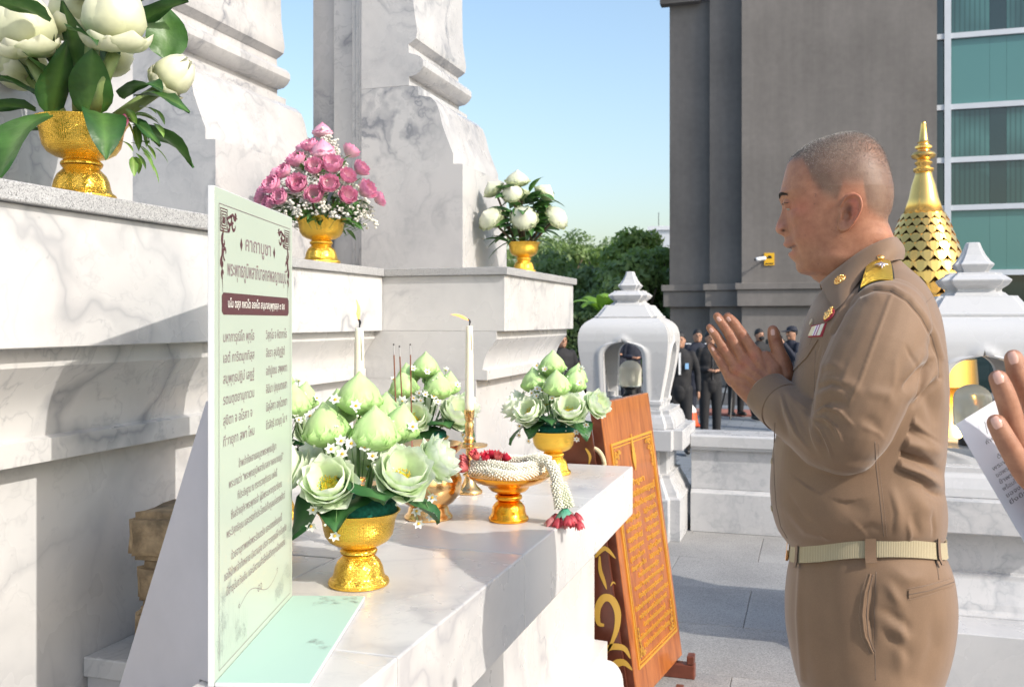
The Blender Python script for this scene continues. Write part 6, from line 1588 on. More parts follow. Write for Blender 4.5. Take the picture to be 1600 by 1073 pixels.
# arms occlude the torso: displacement of a stroke applies by surface group ('a' arm, 't' torso, 'b' both)
isarm = np.zeros(len(co_)); 
armc = [P(1385,500,-.158),P(1370,545,-.180),P(1341,630,-.198),P(1318,697,-.196),P(1272,668,-.155),P(1206,621,-.064)]
for a, b2 in zip(armc, armc[1:]):
    a = np.array(a); d = np.array(b2)-a; q = np.clip(((co_-a)@d)/(d@d), 0, 1); dist = np.linalg.norm(co_-a-q[:,None]*d, axis=1); isarm = np.maximum(isarm, (dist < .082)*1.0)
def stroke_disp(pts, w, amp, grp='b', taper=True, side=0):
    best = np.full(len(co_), 1e9); tt_ = np.zeros(len(co_)); sg = np.zeros(len(co_)); tot = 0; L = [math.hypot(b[0]-a[0], b[1]-a[1]) for a, b in zip(pts, pts[1:])]; S = sum(L); acc = 0
    for (a, b2), l in zip(zip(pts, pts[1:]), L):
        dx, dy_ = b2[0]-a[0], b2[1]-a[1]; q = np.clip(((px-a[0])*dx+(py-a[1])*dy_)/l/l, 0, 1); ex_ = px-a[0]-q*dx; ey = py-a[1]-q*dy_; d = np.hypot(ex_, ey)
        m = d < best; best[m] = d[m]; tt_[m] = (acc+q[m]*l)/S; sg[m] = np.sign((dx*ey-dy_*ex_)[m]); acc += l
    wgt = np.exp(-(best/w)**2)*facing
    if side: wgt = np.where(sg*side > 0, np.exp(-(best/w)**2), np.exp(-(best/(w*.25))**2))*facing
    if taper: wgt = wgt*np.sin(np.pi*np.clip(tt_*.9+.07, 0, 1))
    if grp == 'a': wgt = wgt*isarm
    if grp == 't': wgt = wgt*(1-isarm)
    co_[:] += no*(wgt*amp)[:,None]
SD = stroke_disp
# torso folds
SD([(1382,702),(1408,708),(1440,722),(1474,742)], 7, -.013, 't'); SD([(1395,688),(1430,692),(1474,712)], 12, .011, 't'); SD([(1390,722),(1430,738),(1474,764)], 12, .012, 't', side=-1)
SD([(1440,760),(1462,772),(1478,776)], 6, -.007, 't'); SD([(1390,640),(1408,668),(1440,690),(1456,712)], 9, -.006, 't'); SD([(1400,640),(1425,660),(1460,690)], 8, .005, 't')
SD([(1420,760),(1440,790),(1460,806)], 12, .005, 't'); SD([(1392,760),(1402,800),(1404,836)], 9, .004, 't'); SD([(1425,800),(1436,838)], 7, -.004, 't'); SD([(1300,750),(1330,790),(1360,800)], 14, -.004, 't')
SD([(1225,790),(1260,828),(1320,842)], 8, .004, 't'); SD([(1330,835),(1360,822),(1380,826)], 6, -.003, 't'); SD([(1250,700),(1262,760),(1258,800)], 20, .003, 't'); SD([(1462,560),(1466,600),(1474,640)], 8, .004, 't')
SD([(1440,600),(1455,640),(1462,668)], 10, -.005, 't')
# armpit
SD([(1452,566),(1430,590),(1412,612)], 6, -.014, 'b'); SD([(1458,580),(1436,606),(1418,628)], 5, .008, 'b'); SD([(1464,592),(1440,620),(1424,638)], 5, -.008, 'b'); SD([(1444,545),(1425,572),(1408,598)], 7, .006, 'a'); SD([(1452,530),(1456,556)], 6, -.004, 'b')
# elbow fan
SD([(1270,648),(1290,634),(1312,640),(1334,664)], 5, .0062, 'a', side=1); SD([(1270,652),(1290,652),(1308,668),(1318,694)], 5, .006, 'a', side=1); SD([(1271,656),(1284,672),(1296,700),(1304,722)], 5, .005, 'a', side=1); SD([(1270,660),(1274,686),(1284,712)], 5, .004, 'a')
SD([(1274,643),(1300,626),(1330,632)], 6, -.004, 'a'); SD([(1275,654),(1298,662),(1310,684)], 4, -.004, 'a'); SD([(1274,662),(1288,690),(1298,712)], 4, -.004, 'a')
SD([(1276,600),(1300,590),(1330,600),(1350,622)], 8, .0035, 'a'); SD([(1274,620),(1300,608),(1322,614)], 6, .0035, 'a'); SD([(1280,575),(1300,570),(1325,582)], 8, .003, 'a'); SD([(1276,609),(1300,599),(1328,609)], 4, -.003, 'a')
SD([(1350,610),(1385,616),(1402,640)], 9, .003, 'a'); SD([(1345,650),(1365,660),(1376,682)], 9, -.003, 'a')
for (pts_, w_, a_) in (([(1273,646),(1298,641),(1322,652)],2.2,-.0022),([(1273,655),(1293,668),(1306,690)],2.2,-.0022),([(1272,662),(1280,684),(1292,706)],2.2,-.002),([(1225,622),(1236,650),(1250,680)],2.4,-.0022),([(1236,622),(1256,640),(1268,648)],2.2,-.002),
   ([(1290,540),(1284,575),(1277,610)],3.0,.0018),([(1330,560),(1318,600),(1300,628)],4,.0014),([(1400,560),(1396,600),(1380,640)],5,.0018),([(1415,540),(1424,560),(1428,580)],3,-.002),([(1285,592),(1305,588),(1325,594)],2.4,-.0016),([(1345,664),(1372,676),(1384,690)],4,.002)):
    SD(pts_, w_, a_, 'a')
for (pts_, w_, a_) in (([(1400,704),(1440,714),(1474,735)],2.6,-.004),([(1405,650),(1432,672),(1470,694)],3,-.003),([(1398,730),(1440,752),(1474,778)],3,-.003),([(1388,770),(1396,800),(1394,835)],3,-.0016),([(1230,770),(1252,806),(1290,830)],4,-.0018),([(1330,812),(1350,834),(1356,843)],3,.0022),([(1280,826),(1292,838),(1296,845)],3,.002),([(1418,815),(1422,835),(1420,846)],3,.0025),([(1455,800),(1460,826),(1458,842)],3,-.0025)):
    SD(pts_, w_, a_, 't')
# forearm
SD([(1222,618),(1229,640),(1246,676),(1268,706)], 5, .0045, 'a', side=1); SD([(1216,624),(1220,650),(1234,684)], 4.5, -.004, 'a'); SD([(1240,628),(1250,650),(1272,690)], 7, -.003, 'a'); SD([(1250,640),(1266,668),(1282,704)], 6, .003, 'a'); SD([(1228,612),(1242,628),(1262,642)], 4, .003, 'a')
# shoulder and pressed crease, armhole seam
SD([(1392,462),(1378,500),(1360,550),(1342,600),(1326,632)], 2.2, .0019, 'a', False); SD([(1350,470),(1370,462),(1385,468)], 8, .003, 'b'); SD([(1316,520),(1306,550),(1296,580)], 14, .003, 'a')
SD([(1303,520),(1318,488),(1340,462),(1365,452),(1392,454),(1418,470),(1440,496),(1456,526),(1466,560),(1466,590)], 3.0, -.0035, 'b', False)
SD([(1300,516),(1316,482),(1338,456),(1365,446),(1394,448),(1422,464),(1446,492),(1462,524),(1472,560)], 4.0, .0022, 'b', False)
SD([(1285,545),(1282,580),(1278,620)], 5, -.007, 't', False)
nz_ = np.array([mnoise.noise(Vector((p[0]*9, p[1]*9, p[2]*7)))+.5*mnoise.noise(Vector((p[0]*22, p[1]*22+4, p[2]*18))) for p in co_[::1]])
co_ += no*(nz_*.0022)[:,None]
set_co(shirt, co_); shirt.shade_smooth()
bv_shirt = BVHTree.FromPolygons([Vector(v) for v in co_], [tuple(p.vertices) for p in shirt.polygons])
tan = mat('uniform_tan', (.30,.205,.145), .68, 0, .30); t = NT(tan); tc = t.n('TexCoord'); n1 = t.noise(tc.outputs['Object'], 14, 4)
sep = t.n('SeparateXYZ'); t.l(tc.outputs['Object'], sep.inputs[0])
wx = t.math('SINE', t.math('MULTIPLY', t.math('ADD', sep.outputs[0], sep.outputs[1]), 5200)); wz = t.math('SINE', t.math('MULTIPLY', sep.outputs[2], 5200))
wv = t.math('MULTIPLY', wx, wz)
t.color(t.mix(1, t.mix(1, (.198,.124,.076), t.ramp(n1, [(.3,.93),(.7,1.07)]), 'MULTIPLY'), t.ramp(t.noise(tc.outputs['Object'], 700, 2), [(.3,.93),(.7,1.07)]), 'MULTIPLY'))
t.bump(wv, .05, .0003); t.b.inputs['Sheen Weight'].default_value = .25; t.b.inputs['Sheen Roughness'].default_value = .4
addm('shirt', shirt, tan)
stitch = mat('stitch', (.26,.18,.13), .6); seamd = mat('seam_dark', (.13,.088,.062), .7)
def on(pts, bvh, step=2.5):
    out = []
    for a, b2 in zip(pts, pts[1:]):
        n_ = max(1, int(math.hypot(b2[0]-a[0], b2[1]-a[1])/step))
        for i in range(n_): 
            h, nr = ray(a[0]+(b2[0]-a[0])*i/n_, a[1]+(b2[1]-a[1])*i/n_, bvh)
            if h is not None: out.append((h, nr))
    h, nr = ray(pts[-1][0], pts[-1][1], bvh)
    if h is not None: out.append((h, nr))
    return out
def seam(name, pts, bvh, r, mt, off=0.0, stitchd=False, flat=1):
    hs = on(pts, bvh); b = MB()
    if len(hs) < 3: return
    P2 = [h+n*off for h, n in hs]
    if False:
        for i in range(0, len(P2)-1, 2): b.tube([P2[i], P2[i+1]], r, 4)
    else: b.tube(P2, r, 6)
    return b.build(name, mt, man, smooth=True, kind='stuff')
def patch(name, quad, bvh, mt, th=.0012, n=8, m=8, bulge=0, lift=0, sub=None):
    """quad px corners tl,tr,br,bl draped on the cloth, given thickness"""
    tl, tr, br, bl = quad; top = []; 
    for i in range(n+1):
        for k in range(m+1):
            a, q = i/n, k/m
            x = (tl[0]*(1-q)+tr[0]*q)*(1-a)+(bl[0]*(1-q)+br[0]*q)*a; y = (tl[1]*(1-q)+tr[1]*q)*(1-a)+(bl[1]*(1-q)+br[1]*q)*a
            h, nr = ray(x, y, bvh)
            if h is None: return None
            top.append((h, nr))
    W_ = m+1; N = len(top); vs = [h+nr*(th+lift) for h, nr in top]+[h-nr*.001 for h, nr in top]; fs = []
    for i in range(n):
        for k in range(m): a = i*W_+k; fs += [(a,a+1,a+W_+1,a+W_),(N+a,N+a+W_,N+a+W_+1,N+a+1)]
    edge = list(range(W_))+[i*W_+m for i in range(1,n+1)]+[n*W_+k for k in range(m-1,-1,-1)]+[i*W_ for i in range(n-1,0,-1)]
    for i in range(len(edge)): j = edge[(i+1)%len(edge)]; fs.append((edge[i], edge[j] if False else j, N+j, N+edge[i]))
    b = MB(); b.add(vs, fs); return b.build(name, mt, man, auto=40)
seam('seam', [(1367,690),(1369,730),(1375,780),(1381,838)], bv_shirt, .0011, seamd, -.0006)
seam('stitching', [(1372,692),(1374,732),(1380,780),(1386,838)], bv_shirt, .00022, stitch, .00005, True)
seam('stitching', [(1395,447),(1424,463),(1448,491),(1465,524),(1474,558)], bv_shirt, .00022, stitch, .00005, True)
seam('seam', [(1362,452),(1392,454),(1418,470),(1440,496),(1456,526),(1466,560),(1467,590)], bv_shirt, .0008, seamd, -.0004)
seam('seam', [(1405,560) if False else (1445,475),(1458,462)], bv_shirt, .0005, seamd, -.0002)
seam('seam', [(1211,660),(1209,700),(1210,750),(1213,790),(1220,822),(1230,840)], bv_shirt, .0010, seamd, -.0002)
seam('seam', [(1272,500),(1268,530),(1256,560)], bv_shirt, .0006, seamd, -.0002)
seam('seam', [(1274,548),(1273,580),(1272,620),(1270,640)], bv_shirt, .0010, seamd, -.0006)
seam('seam', [(1256,580),(1250,600),(1248,612)], bv_shirt, .0007, seamd, -.0006)
# collar
def grid_shell(name, top, bot, th, mt, n=8, bow=0, mirror=True, parent=man):
    for s in ((-1,1) if mirror else (-1,)):
        def cr(tab, q):
            ks = np.linspace(0,1,len(tab)); k = q*(len(tab)-1); i = min(int(k), len(tab)-2); t_ = k-i
            A = np.array(tab, dtype=float); p0,p1,p2,p3 = A[max(i-1,0)],A[i],A[i+1],A[min(i+2,len(A)-1)]
            return .5*((2*p1)+(p2-p0)*t_+(2*p0-5*p1+4*p2-p3)*t_*t_+(3*p1-p0-3*p2+p3)*t_**3)
        def W3(p): 
            v = PY(p[0], p[1], MY+p[2]); return Vector((v.x, MY-s*p[2], v.z)) if True else v
        M1 = 40; vs = []; fs = []
        for i in range(M1+1):
            a, c = cr(top, i/M1), cr(bot, i/M1); A_, C_ = W3(a), W3(c)
            for k in range(n+1):
                q = k/n; p = A_.lerp(C_, q); ce = Vector((.045, MY, p.z)); o = (p-ce); o.z = 0; o.normalize(); vs.append(p+o*bow*math.sin(PI*q))
        W_ = n+1; N = len(vs); inn = []
        for v in vs: ce = Vector((.045, MY, v.z)); o = (v-ce); o.z = 0; inn.append(v-o.normalized()*th)
        vs += inn
        for i in range(M1):
            for k in range(n): a = i*W_+k; fs += [(a,a+1,a+W_+1,a+W_),(N+a,N+a+W_,N+a+W_+1,N+a+1)]
        edge = list(range(W_))+[i*W_+n for i in range(1,M1+1)]+[M1*W_+k for k in range(n-1,-1,-1)]+[i*W_ for i in range(M1-1,0,-1)]
        for i in range(len(edge)): j = edge[(i+1)%len(edge)]; fs.append((edge[i], j, N+j, N+edge[i]))
        b = MB(); b.add(vs, fs); ob = b.build(name, mt, parent, auto=50)
        if s == -1: first = (ob, b)
    return first
ctop = [(1281,441,-.040),(1300,425,-.060),(1325,406,-.073),(1350,389,-.077),(1374,377,-.072),(1392,371,-.052),(1401,370,0)]
cbot = [(1304,485,-.090),(1317,474,-.104),(1333,452,-.112),(1350,431,-.113),(1374,414,-.104),(1396,407,-.078),(1412,405,0)]
def fitdy(tab):
    o = []
    for (x, y, d) in tab:
        h, nr = ray(x, y, bv_shirt)
        if h is not None and d < 0: d = min(d, (h.y-MY)-.005)
        o.append((x, y, d))
    return o
cbot = fitdy(cbot)
co1, cob = grid_shell('collar', ctop, cbot, .0025, tan, 8, .007)
grid_shell('collar_band', [(1288,452,-.030),(1300,432,-.054),(1325,412,-.069),(1350,396,-.073),(1374,384,-.068),(1392,378,-.048),(1398,377,0)], [(1288,478,-.03),(1300,470,-.058),(1325,450,-.076),(1350,430,-.080),(1374,418,-.076),(1392,410,-.054),(1400,409,0)], .002, tan, 6, 0)
bv_col = BVHTree.FromPolygons([Vector(v) for v in cob.v], [tuple(f) for f in cob.f])
# collar disc
goldb = mat('badge_gold', (1.0,.62,.22), .25, 1.0); t = NT(goldb); t.bump(t.noise(t.co(), 500, 2), .5, .0015)
def disc_at(name, px, py, bvh, r, mt, th=.0022, ringn=0, parent=man, sx=1):
    h, nr = ray(px, py, bvh)
    if h is None: return None
    Mx = dirmat(h, nr); b = MB(); b.lathe([(r*1.0,-.001),(r*1.02,th*.5),(r*.9,th),(r*.8,th*.75),(0,th*.7)], 24, M=Mx)
    if ringn:
        for k in range(ringn): a = 2*PI*k/ringn; b.ball((r*.72*math.cos(a), r*.72*math.sin(a), th), r*.17, 6, 4, Mx); b.ball((r*.38*math.cos(a+.3), r*.38*math.sin(a+.3), th), r*.14, 6, 4, Mx)
        b.ball((0,0,th), r*.24, 8, 5, Mx)
    return b.build(name, mt, man, smooth=True)
disc_at('collar_badge', 1312.5, 437, bv_col, .0105, goldb, .0025, 10)
btn = mat('button_tan', (.42,.33,.22), .3)
for (x, y) in ((1268,503),(1250.5,561),(1206.5,720),(1206.5,794)): 
    h, nr = ray(x, y, bv_shirt)
    if h is None: continue
    Mx = dirmat(h, nr); b = MB(); b.lathe([(.0048,-.001),(.0054,.0012),(.0045,.0022),(.0030,.0016),(0,.0016)], 18, M=Mx); b.build('button', btn, man, smooth=True)
# pocket flap, pin, ribbons
patch('pocket_flap', ((1246,552),(1279,531),(1262,558),(1241,579)), bv_shirt, tan, .0022, 8, 8)
pin = CMB(); h, nr = ray(1296, 493, bv_shirt)
if h is not None:
    Mx = dirmat(h+nr*.002, nr); 
    for (x, y, r_) in ((0,0,.006),(0,.007,.0045),(0,-.007,.004),(.005,.002,.0035),(-.005,.002,.0035),(0,.012,.0028),(.003,-.004,.003),(-.003,-.004,.003)): pin.ball((x,y,.0015), (r_,r_,.003), 10, 6, Mx)
    pin.build('chest_pin', goldb, man, smooth=True)
    b = MB(); b.ball((.0015,-.001,0), (.0105,.0125,.0016), 14, 6, Mx); b.build('pin_backing', mat('pin_red', (.25,.01,.02), .6), man, smooth=True)
q = ((1271,511),(1290,506),(1283,524),(1265,525))
patch('ribbon_backing', ((1269,509),(1292,505),(1285,526),(1264,527)), bv_shirt, mat('ribbon_crimson', (.30,.015,.03), .7), .0016, 5, 5)
for i, (q0, q1, col) in enumerate(((0,.30,(.75,.66,.45)),(.31,.42,(.80,.78,.72)),(.43,.52,(.45,.15,.42)),(.53,.62,(.80,.78,.74)),(.63,.72,(.40,.12,.20)),(.73,.98,(.70,.68,.55)))):
    L_ = lambda a, b2, t_: (a[0]+(b2[0]-a[0])*t_, a[1]+(b2[1]-a[1])*t_)
    patch('ribbon', (L_(q[0],q[1],q0),L_(q[0],q[1],q1),L_(q[3],q[2],q1),L_(q[3],q[2],q0)), bv_shirt, mat('ribbon_%d' % i, col, .7), .0028, 4, 3)
# shoulder boards
emb = mat('bullion_gold', (.95,.62,.07), .32, .85); t = NT(emb); wv = t.n('TexWave'); wv.inputs['Scale'].default_value = 300; wv.inputs['Distortion'].default_value = 6; wv.inputs['Detail'].default_value = 2; t.l(t.n('TexCoord').outputs['Object'], wv.inputs['Vector']); t.bump(wv.outputs['Fac'], .9, .0018)
t.color(t.mix(t.ramp(wv.outputs['Fac'], [(.2,0),(.8,1)]), (.55,.30,.02), (1.0,.70,.12)))
def board(s):
    tl, tr, br, bl = (1355,413,-.092), (1391,408,-.080), (1397,438,-.150), (1343,449,-.152)
    def C3(p): v = PY(p[0], p[1], MY+p[2]); return Vector((v.x, MY-s*p[2], v.z))
    a, b2, c, d = C3(tl), C3(tr), C3(br), C3(bl); nrm = (b2-a).cross(d-a).normalized()
    if nrm.z < 0: nrm = -nrm
    def grid(e, lift, th, n=10, m=10):
        vs = []; 
        for i in range(n+1):
            for k in range(m+1):
                u_, v_ = e+(1-2*e)*i/n, e+(1-2*e)*k/m; p = a.lerp(b2, v_).lerp(d.lerp(c, v_), u_)+nrm*(.010*math.sin(PI*v_)*.8+.004*math.sin(PI*u_)+lift-.004*u_**3); vs.append(p)
        W_ = m+1; N = len(vs); vs = vs+[p-nrm*th for p in vs]; fs = []
        for i in range(n):
            for k in range(m): q = i*W_+k; fs += [(q,q+1,q+W_+1,q+W_),(N+q,N+q+W_,N+q+W_+1,N+q+1)]
        edge = list(range(W_))+[i*W_+m for i in range(1,n+1)]+[n*W_+k for k in range(m-1,-1,-1)]+[i*W_ for i in range(n-1,0,-1)]
        for i in range(len(edge)): j = edge[(i+1)%len(edge)]; fs.append((edge[i], j, N+j, N+edge[i]))
        return vs, fs
    b = MB(); b.add(*grid(-.035, .0, .0045)); o = b.build('shoulder_board', mat('board_black', (.008,.010,.010), .8), man, auto=40)
    b = MB(); b.add(*grid(.02, .0022, .002)); b.build('gold_braid', emb, man, auto=40)
    ce = a.lerp(c,.5)+nrm*.0135; sv = mat('star_silver', (.9,.72,.62), .2, 1.0); b = MB(); Mx = dirmat(ce, nrm)
    for k in range(8):
        an = k*PI/4; L = .010 if k % 2 == 0 else .006; b.capsule([(0,0,0),(L*.5*math.cos(an),L*.5*math.sin(an),.001),(L*math.cos(an),L*math.sin(an),0)], [.0022,.0018,.0005], 8, 2, Mx)
    b.build('rank_star', sv, man, smooth=True)
    b = MB(); Mx = dirmat(a.lerp(b2,.55).lerp(d.lerp(c,.55),.10)+nrm*.014, nrm); b.lathe([(.0055,-.002),(.006,.0005),(.004,.002),(0,.0025)], 16, M=Mx); b.build('crown_button', goldb, man, smooth=True)
for s in (-1,1): board(s)
# cuff: a firmer band over the end of each sleeve
for s in (-1,1):
    pc = [(1197,612,.056),(1206,621,.065),(1217,630,.080),(1226,637,.093)]
    P3 = [Vector((P(x,y,-d).x, MY+s*d, P(x,y,-d).z)) for x,y,d in pc]; b = MB()
    rr_ = [.0385,.0400,.0415,.0425]; b.tube(P3, rr_, 40, caps=False); n0 = len(b.f); b2 = MB(); b2.tube(P3, [r_-.002 for r_ in rr_], 40, caps=False); b.add(b2.v, b2.f)
    N = 160
    for e in (0, 120):
        for k in range(40): b.f.append((e+k, e+(k+1)%40, N+e+(k+1)%40, N+e+k))
    b.build('cuff', tan, man, auto=60)
# ---- trousers
trow = [(838,1252,1462,.150,.48,2.4),(846,1240,1470,.168,.48,2.4),(868,1237,1473,.172,.48,2.4),(880,1233,1481,.178,.48,2.3),(905,1228,1490,.184,.48,2.3),(940,1225,1495,.187,.48,2.3),(975,1226,1493,.186,.48,2.3),(1010,1232,1485,.182,.48,2.3),(1045,1240,1474,.176,.48,2.2),(1070,1248,1468,.165,.48,2.2)]
tb_ = loft(rowsP(interp_rows(trow, 50)), 64)
for s in (-1,1):
    cx_ = P(1358,980).x
    tb_.capsule([(cx_, MY+s*.092, P(1340,1000).z),(cx_, MY+s*.095,.76),(cx_+.01, MY+s*.10,.48),(cx_+.02, MY+s*.105,.22),(cx_+.01, MY+s*.105,.10)], [.092,.098,.078,.070,.066], 28, 5)
tr = voxel(tb_, .0042, 6, .5); co_ = warpz(get_co(tr).astype(np.float64)); set_co(tr, co_); no = get_no(tr); px, py = pxs(co_); facing = np.clip(-no[:,1]*2+.25, 0, 1)*(co_[:,1] < MY); isarm = np.zeros(len(co_))
SD([(1385,910),(1400,935),(1412,950)], 7, .005); SD([(1372,950),(1390,958),(1415,975),(1420,1000)], 7, -.005); SD([(1380,985),(1400,1000),(1425,1030)], 8, -.005); SD([(1380,970),(1400,985),(1430,1000)], 8, .005); SD([(1412,960),(1408,1010),(1405,1062)], 10, .005); SD([(1460,960),(1462,1010),(1440,1062)], 12, -.004)
SD([(1252,890),(1249,960),(1254,1062)], 5, .0035, 'b', False); SD([(1280,880),(1290,960),(1300,1060)], 14, -.003, 'b', False); SD([(1390,890),(1420,905),(1450,900)], 10, .004)
SD([(1354,900),(1348,930),(1346,965),(1351,995),(1363,1020)], 3.5, .004); SD([(1366,905),(1360,960),(1366,1015)], 3.5, -.006)
nz_ = np.array([mnoise.noise(Vector((p[0]*7, p[1]*7, p[2]*5))) for p in co_]); co_ += no*(nz_*.003)[:,None]; set_co(tr, co_); tr.shade_smooth()
bv_tr = BVHTree.FromPolygons([Vector(v) for v in co_], [tuple(p.vertices) for p in tr.polygons]); addm('trousers', tr, tan)
seam('seam', [(1369,893),(1366,950),(1367,1010),(1368,1062)], bv_tr, .0010, seamd, -.0006)
seam('pocket_edge', [(1360,896),(1351,925),(1347,960),(1351,992),(1364,1020)], bv_tr, .0016, tan, .0006); seam('seam', [(1364,897),(1357,925),(1354,960),(1357,992),(1366,1018)], bv_tr, .0013, seamd, -.0006)
seam('stitching', [(1355,896),(1346,925),(1342,960),(1346,994),(1360,1022)], bv_tr, .00022, stitch, .00005, True)
patch('pocket_welt', ((1419,921),(1487,904),(1490,913),(1419,934)), bv_tr, tan, .0022, 4, 14)
seam('stitching', [(1417,919),(1450,913),(1487,901)], bv_tr, .0003, stitch, .0006, True); seam('stitching', [(1418,937),(1450,929),(1488,916)], bv_tr, .0003, stitch, .0006, True); seam('seam', [(1418,928),(1450,922),(1488,909)], bv_tr, .0007, seamd, .0022)
seam('seam', [(1460,872),(1465,890),(1467,905)], bv_tr, .0012, seamd, -.0002)
# ---- belt
webb = mat('belt_web', (.50,.44,.22), .6); t = NT(webb); tc = t.n('TexCoord'); sp = t.n('SeparateXYZ'); t.l(tc.outputs['Object'], sp.inputs[0])
wz = t.math('SINE', t.math('MULTIPLY', sp.outputs[0], 2600)); t.bump(wz, .35, .0008); t.color(t.mix(t.ramp(wz, [(.2,0),(.8,1)]), (.33,.275,.165), (.43,.37,.25)))
def ringband(py0, py1, grow, th, name, mt, a0=0, a1=2*PI, n=96, parent=man):
    vs = []; rows_ = []
    A = np.array(interp_rows(trow, 200)); 
    for lay in (0,1):
        for j in range(5):
            py = py0+(py1-py0)*j/4; i = int(np.argmin(np.abs(A[:,0]-py))); r_ = A[max(i, int(np.argmin(np.abs(A[:,0]-850))))]; z = P(1340,py).z; x0_, x1_ = P(r_[1],py).x-grow-(th if lay == 0 else 0), P(r_[2],py).x+grow+(th if lay == 0 else 0); hw = r_[3]+grow+(th if lay == 0 else 0); ex = 2.4
            for k in range(n+1):
                a = a0+(a1-a0)*k/n; c, s = math.cos(a), math.sin(a); sx = -abs(c)**(2/ex)*(1 if c > 0 else -1); sy = abs(s)**(2/ex)*(1 if s > 0 else -1); L = x1_-x0_; tm = .48
                x = x0_+L*tm+(sx*L*tm if sx < 0 else sx*L*(1-tm)); vs.append((x, MY+sy*hw, z))
    V = warpz(np.array(vs)); W_ = n+1; N = 5*W_; fs = []
    for i in range(4):
        for k in range(n): q = i*W_+k; fs += [(q,q+1,q+W_+1,q+W_),(N+q,N+q+W_,N+q+W_+1,N+q+1)]
    for k in range(n): fs += [(k,N+k,N+k+1,k+1),(4*W_+k,4*W_+k+1,N+4*W_+k+1,N+4*W_+k)]
    b = MB(); b.add([tuple(v) for v in V], fs); return b.build(name, mt, parent, auto=50)
ringband(843, 867, .003, .0025, 'belt', webb)
def angle_for(px_):
    best = None
    for k in range(720):
        a = -PI*k/720; ex = 2.4; c, s = math.cos(a), math.sin(a); sx = -abs(c)**(2/ex)*(1 if c > 0 else -1); sy = -abs(s)**(2/ex)
        x0_, x1_ = P(1238,855).x, P(1472,855).x; L = x1_-x0_; x = x0_+L*.48+(sx*L*.48 if sx < 0 else sx*L*.52); u = UVp((x, MY+sy*.172, ZB))[0]
        if best is None or abs(u-px_) < best[0]: best = (abs(u-px_), a)
    return best[1]
for px_, w_ in ((1251,.035),(1361,.036),(1461,.03)):
    a = angle_for(px_); ringband(838, 875, .0065, .002, 'belt_loop', tan, a-w_, a+w_, 4)
    a = -a; ringband(838, 875, .0065, .002, 'belt_loop', tan, a-w_, a+w_, 4)
ringband(840, 869, .006, .004, 'belt_buckle', goldb, -.16, .16, 10)
# shoes
shoe = mat('shoe_black', (.012,.012,.013), .18)
for s in (-1,1):
    b = MB(); x_ = P(1358,980).x+.02
    b.capsule([(x_+.07, MY+s*.105,.045),(x_, MY+s*.108,.060),(x_-.09, MY+s*.115,.045),(x_-.17, MY+s*.12,.034)], [.040,.046,.044,.034], 18, 4, None, .95)
    b.box(x_-.19, x_+.10, MY+s*.112-.038, MY+s*.112+.038, .001, .018); m_s = voxel(b, .004, 4); addm('shoe', m_s, shoe)
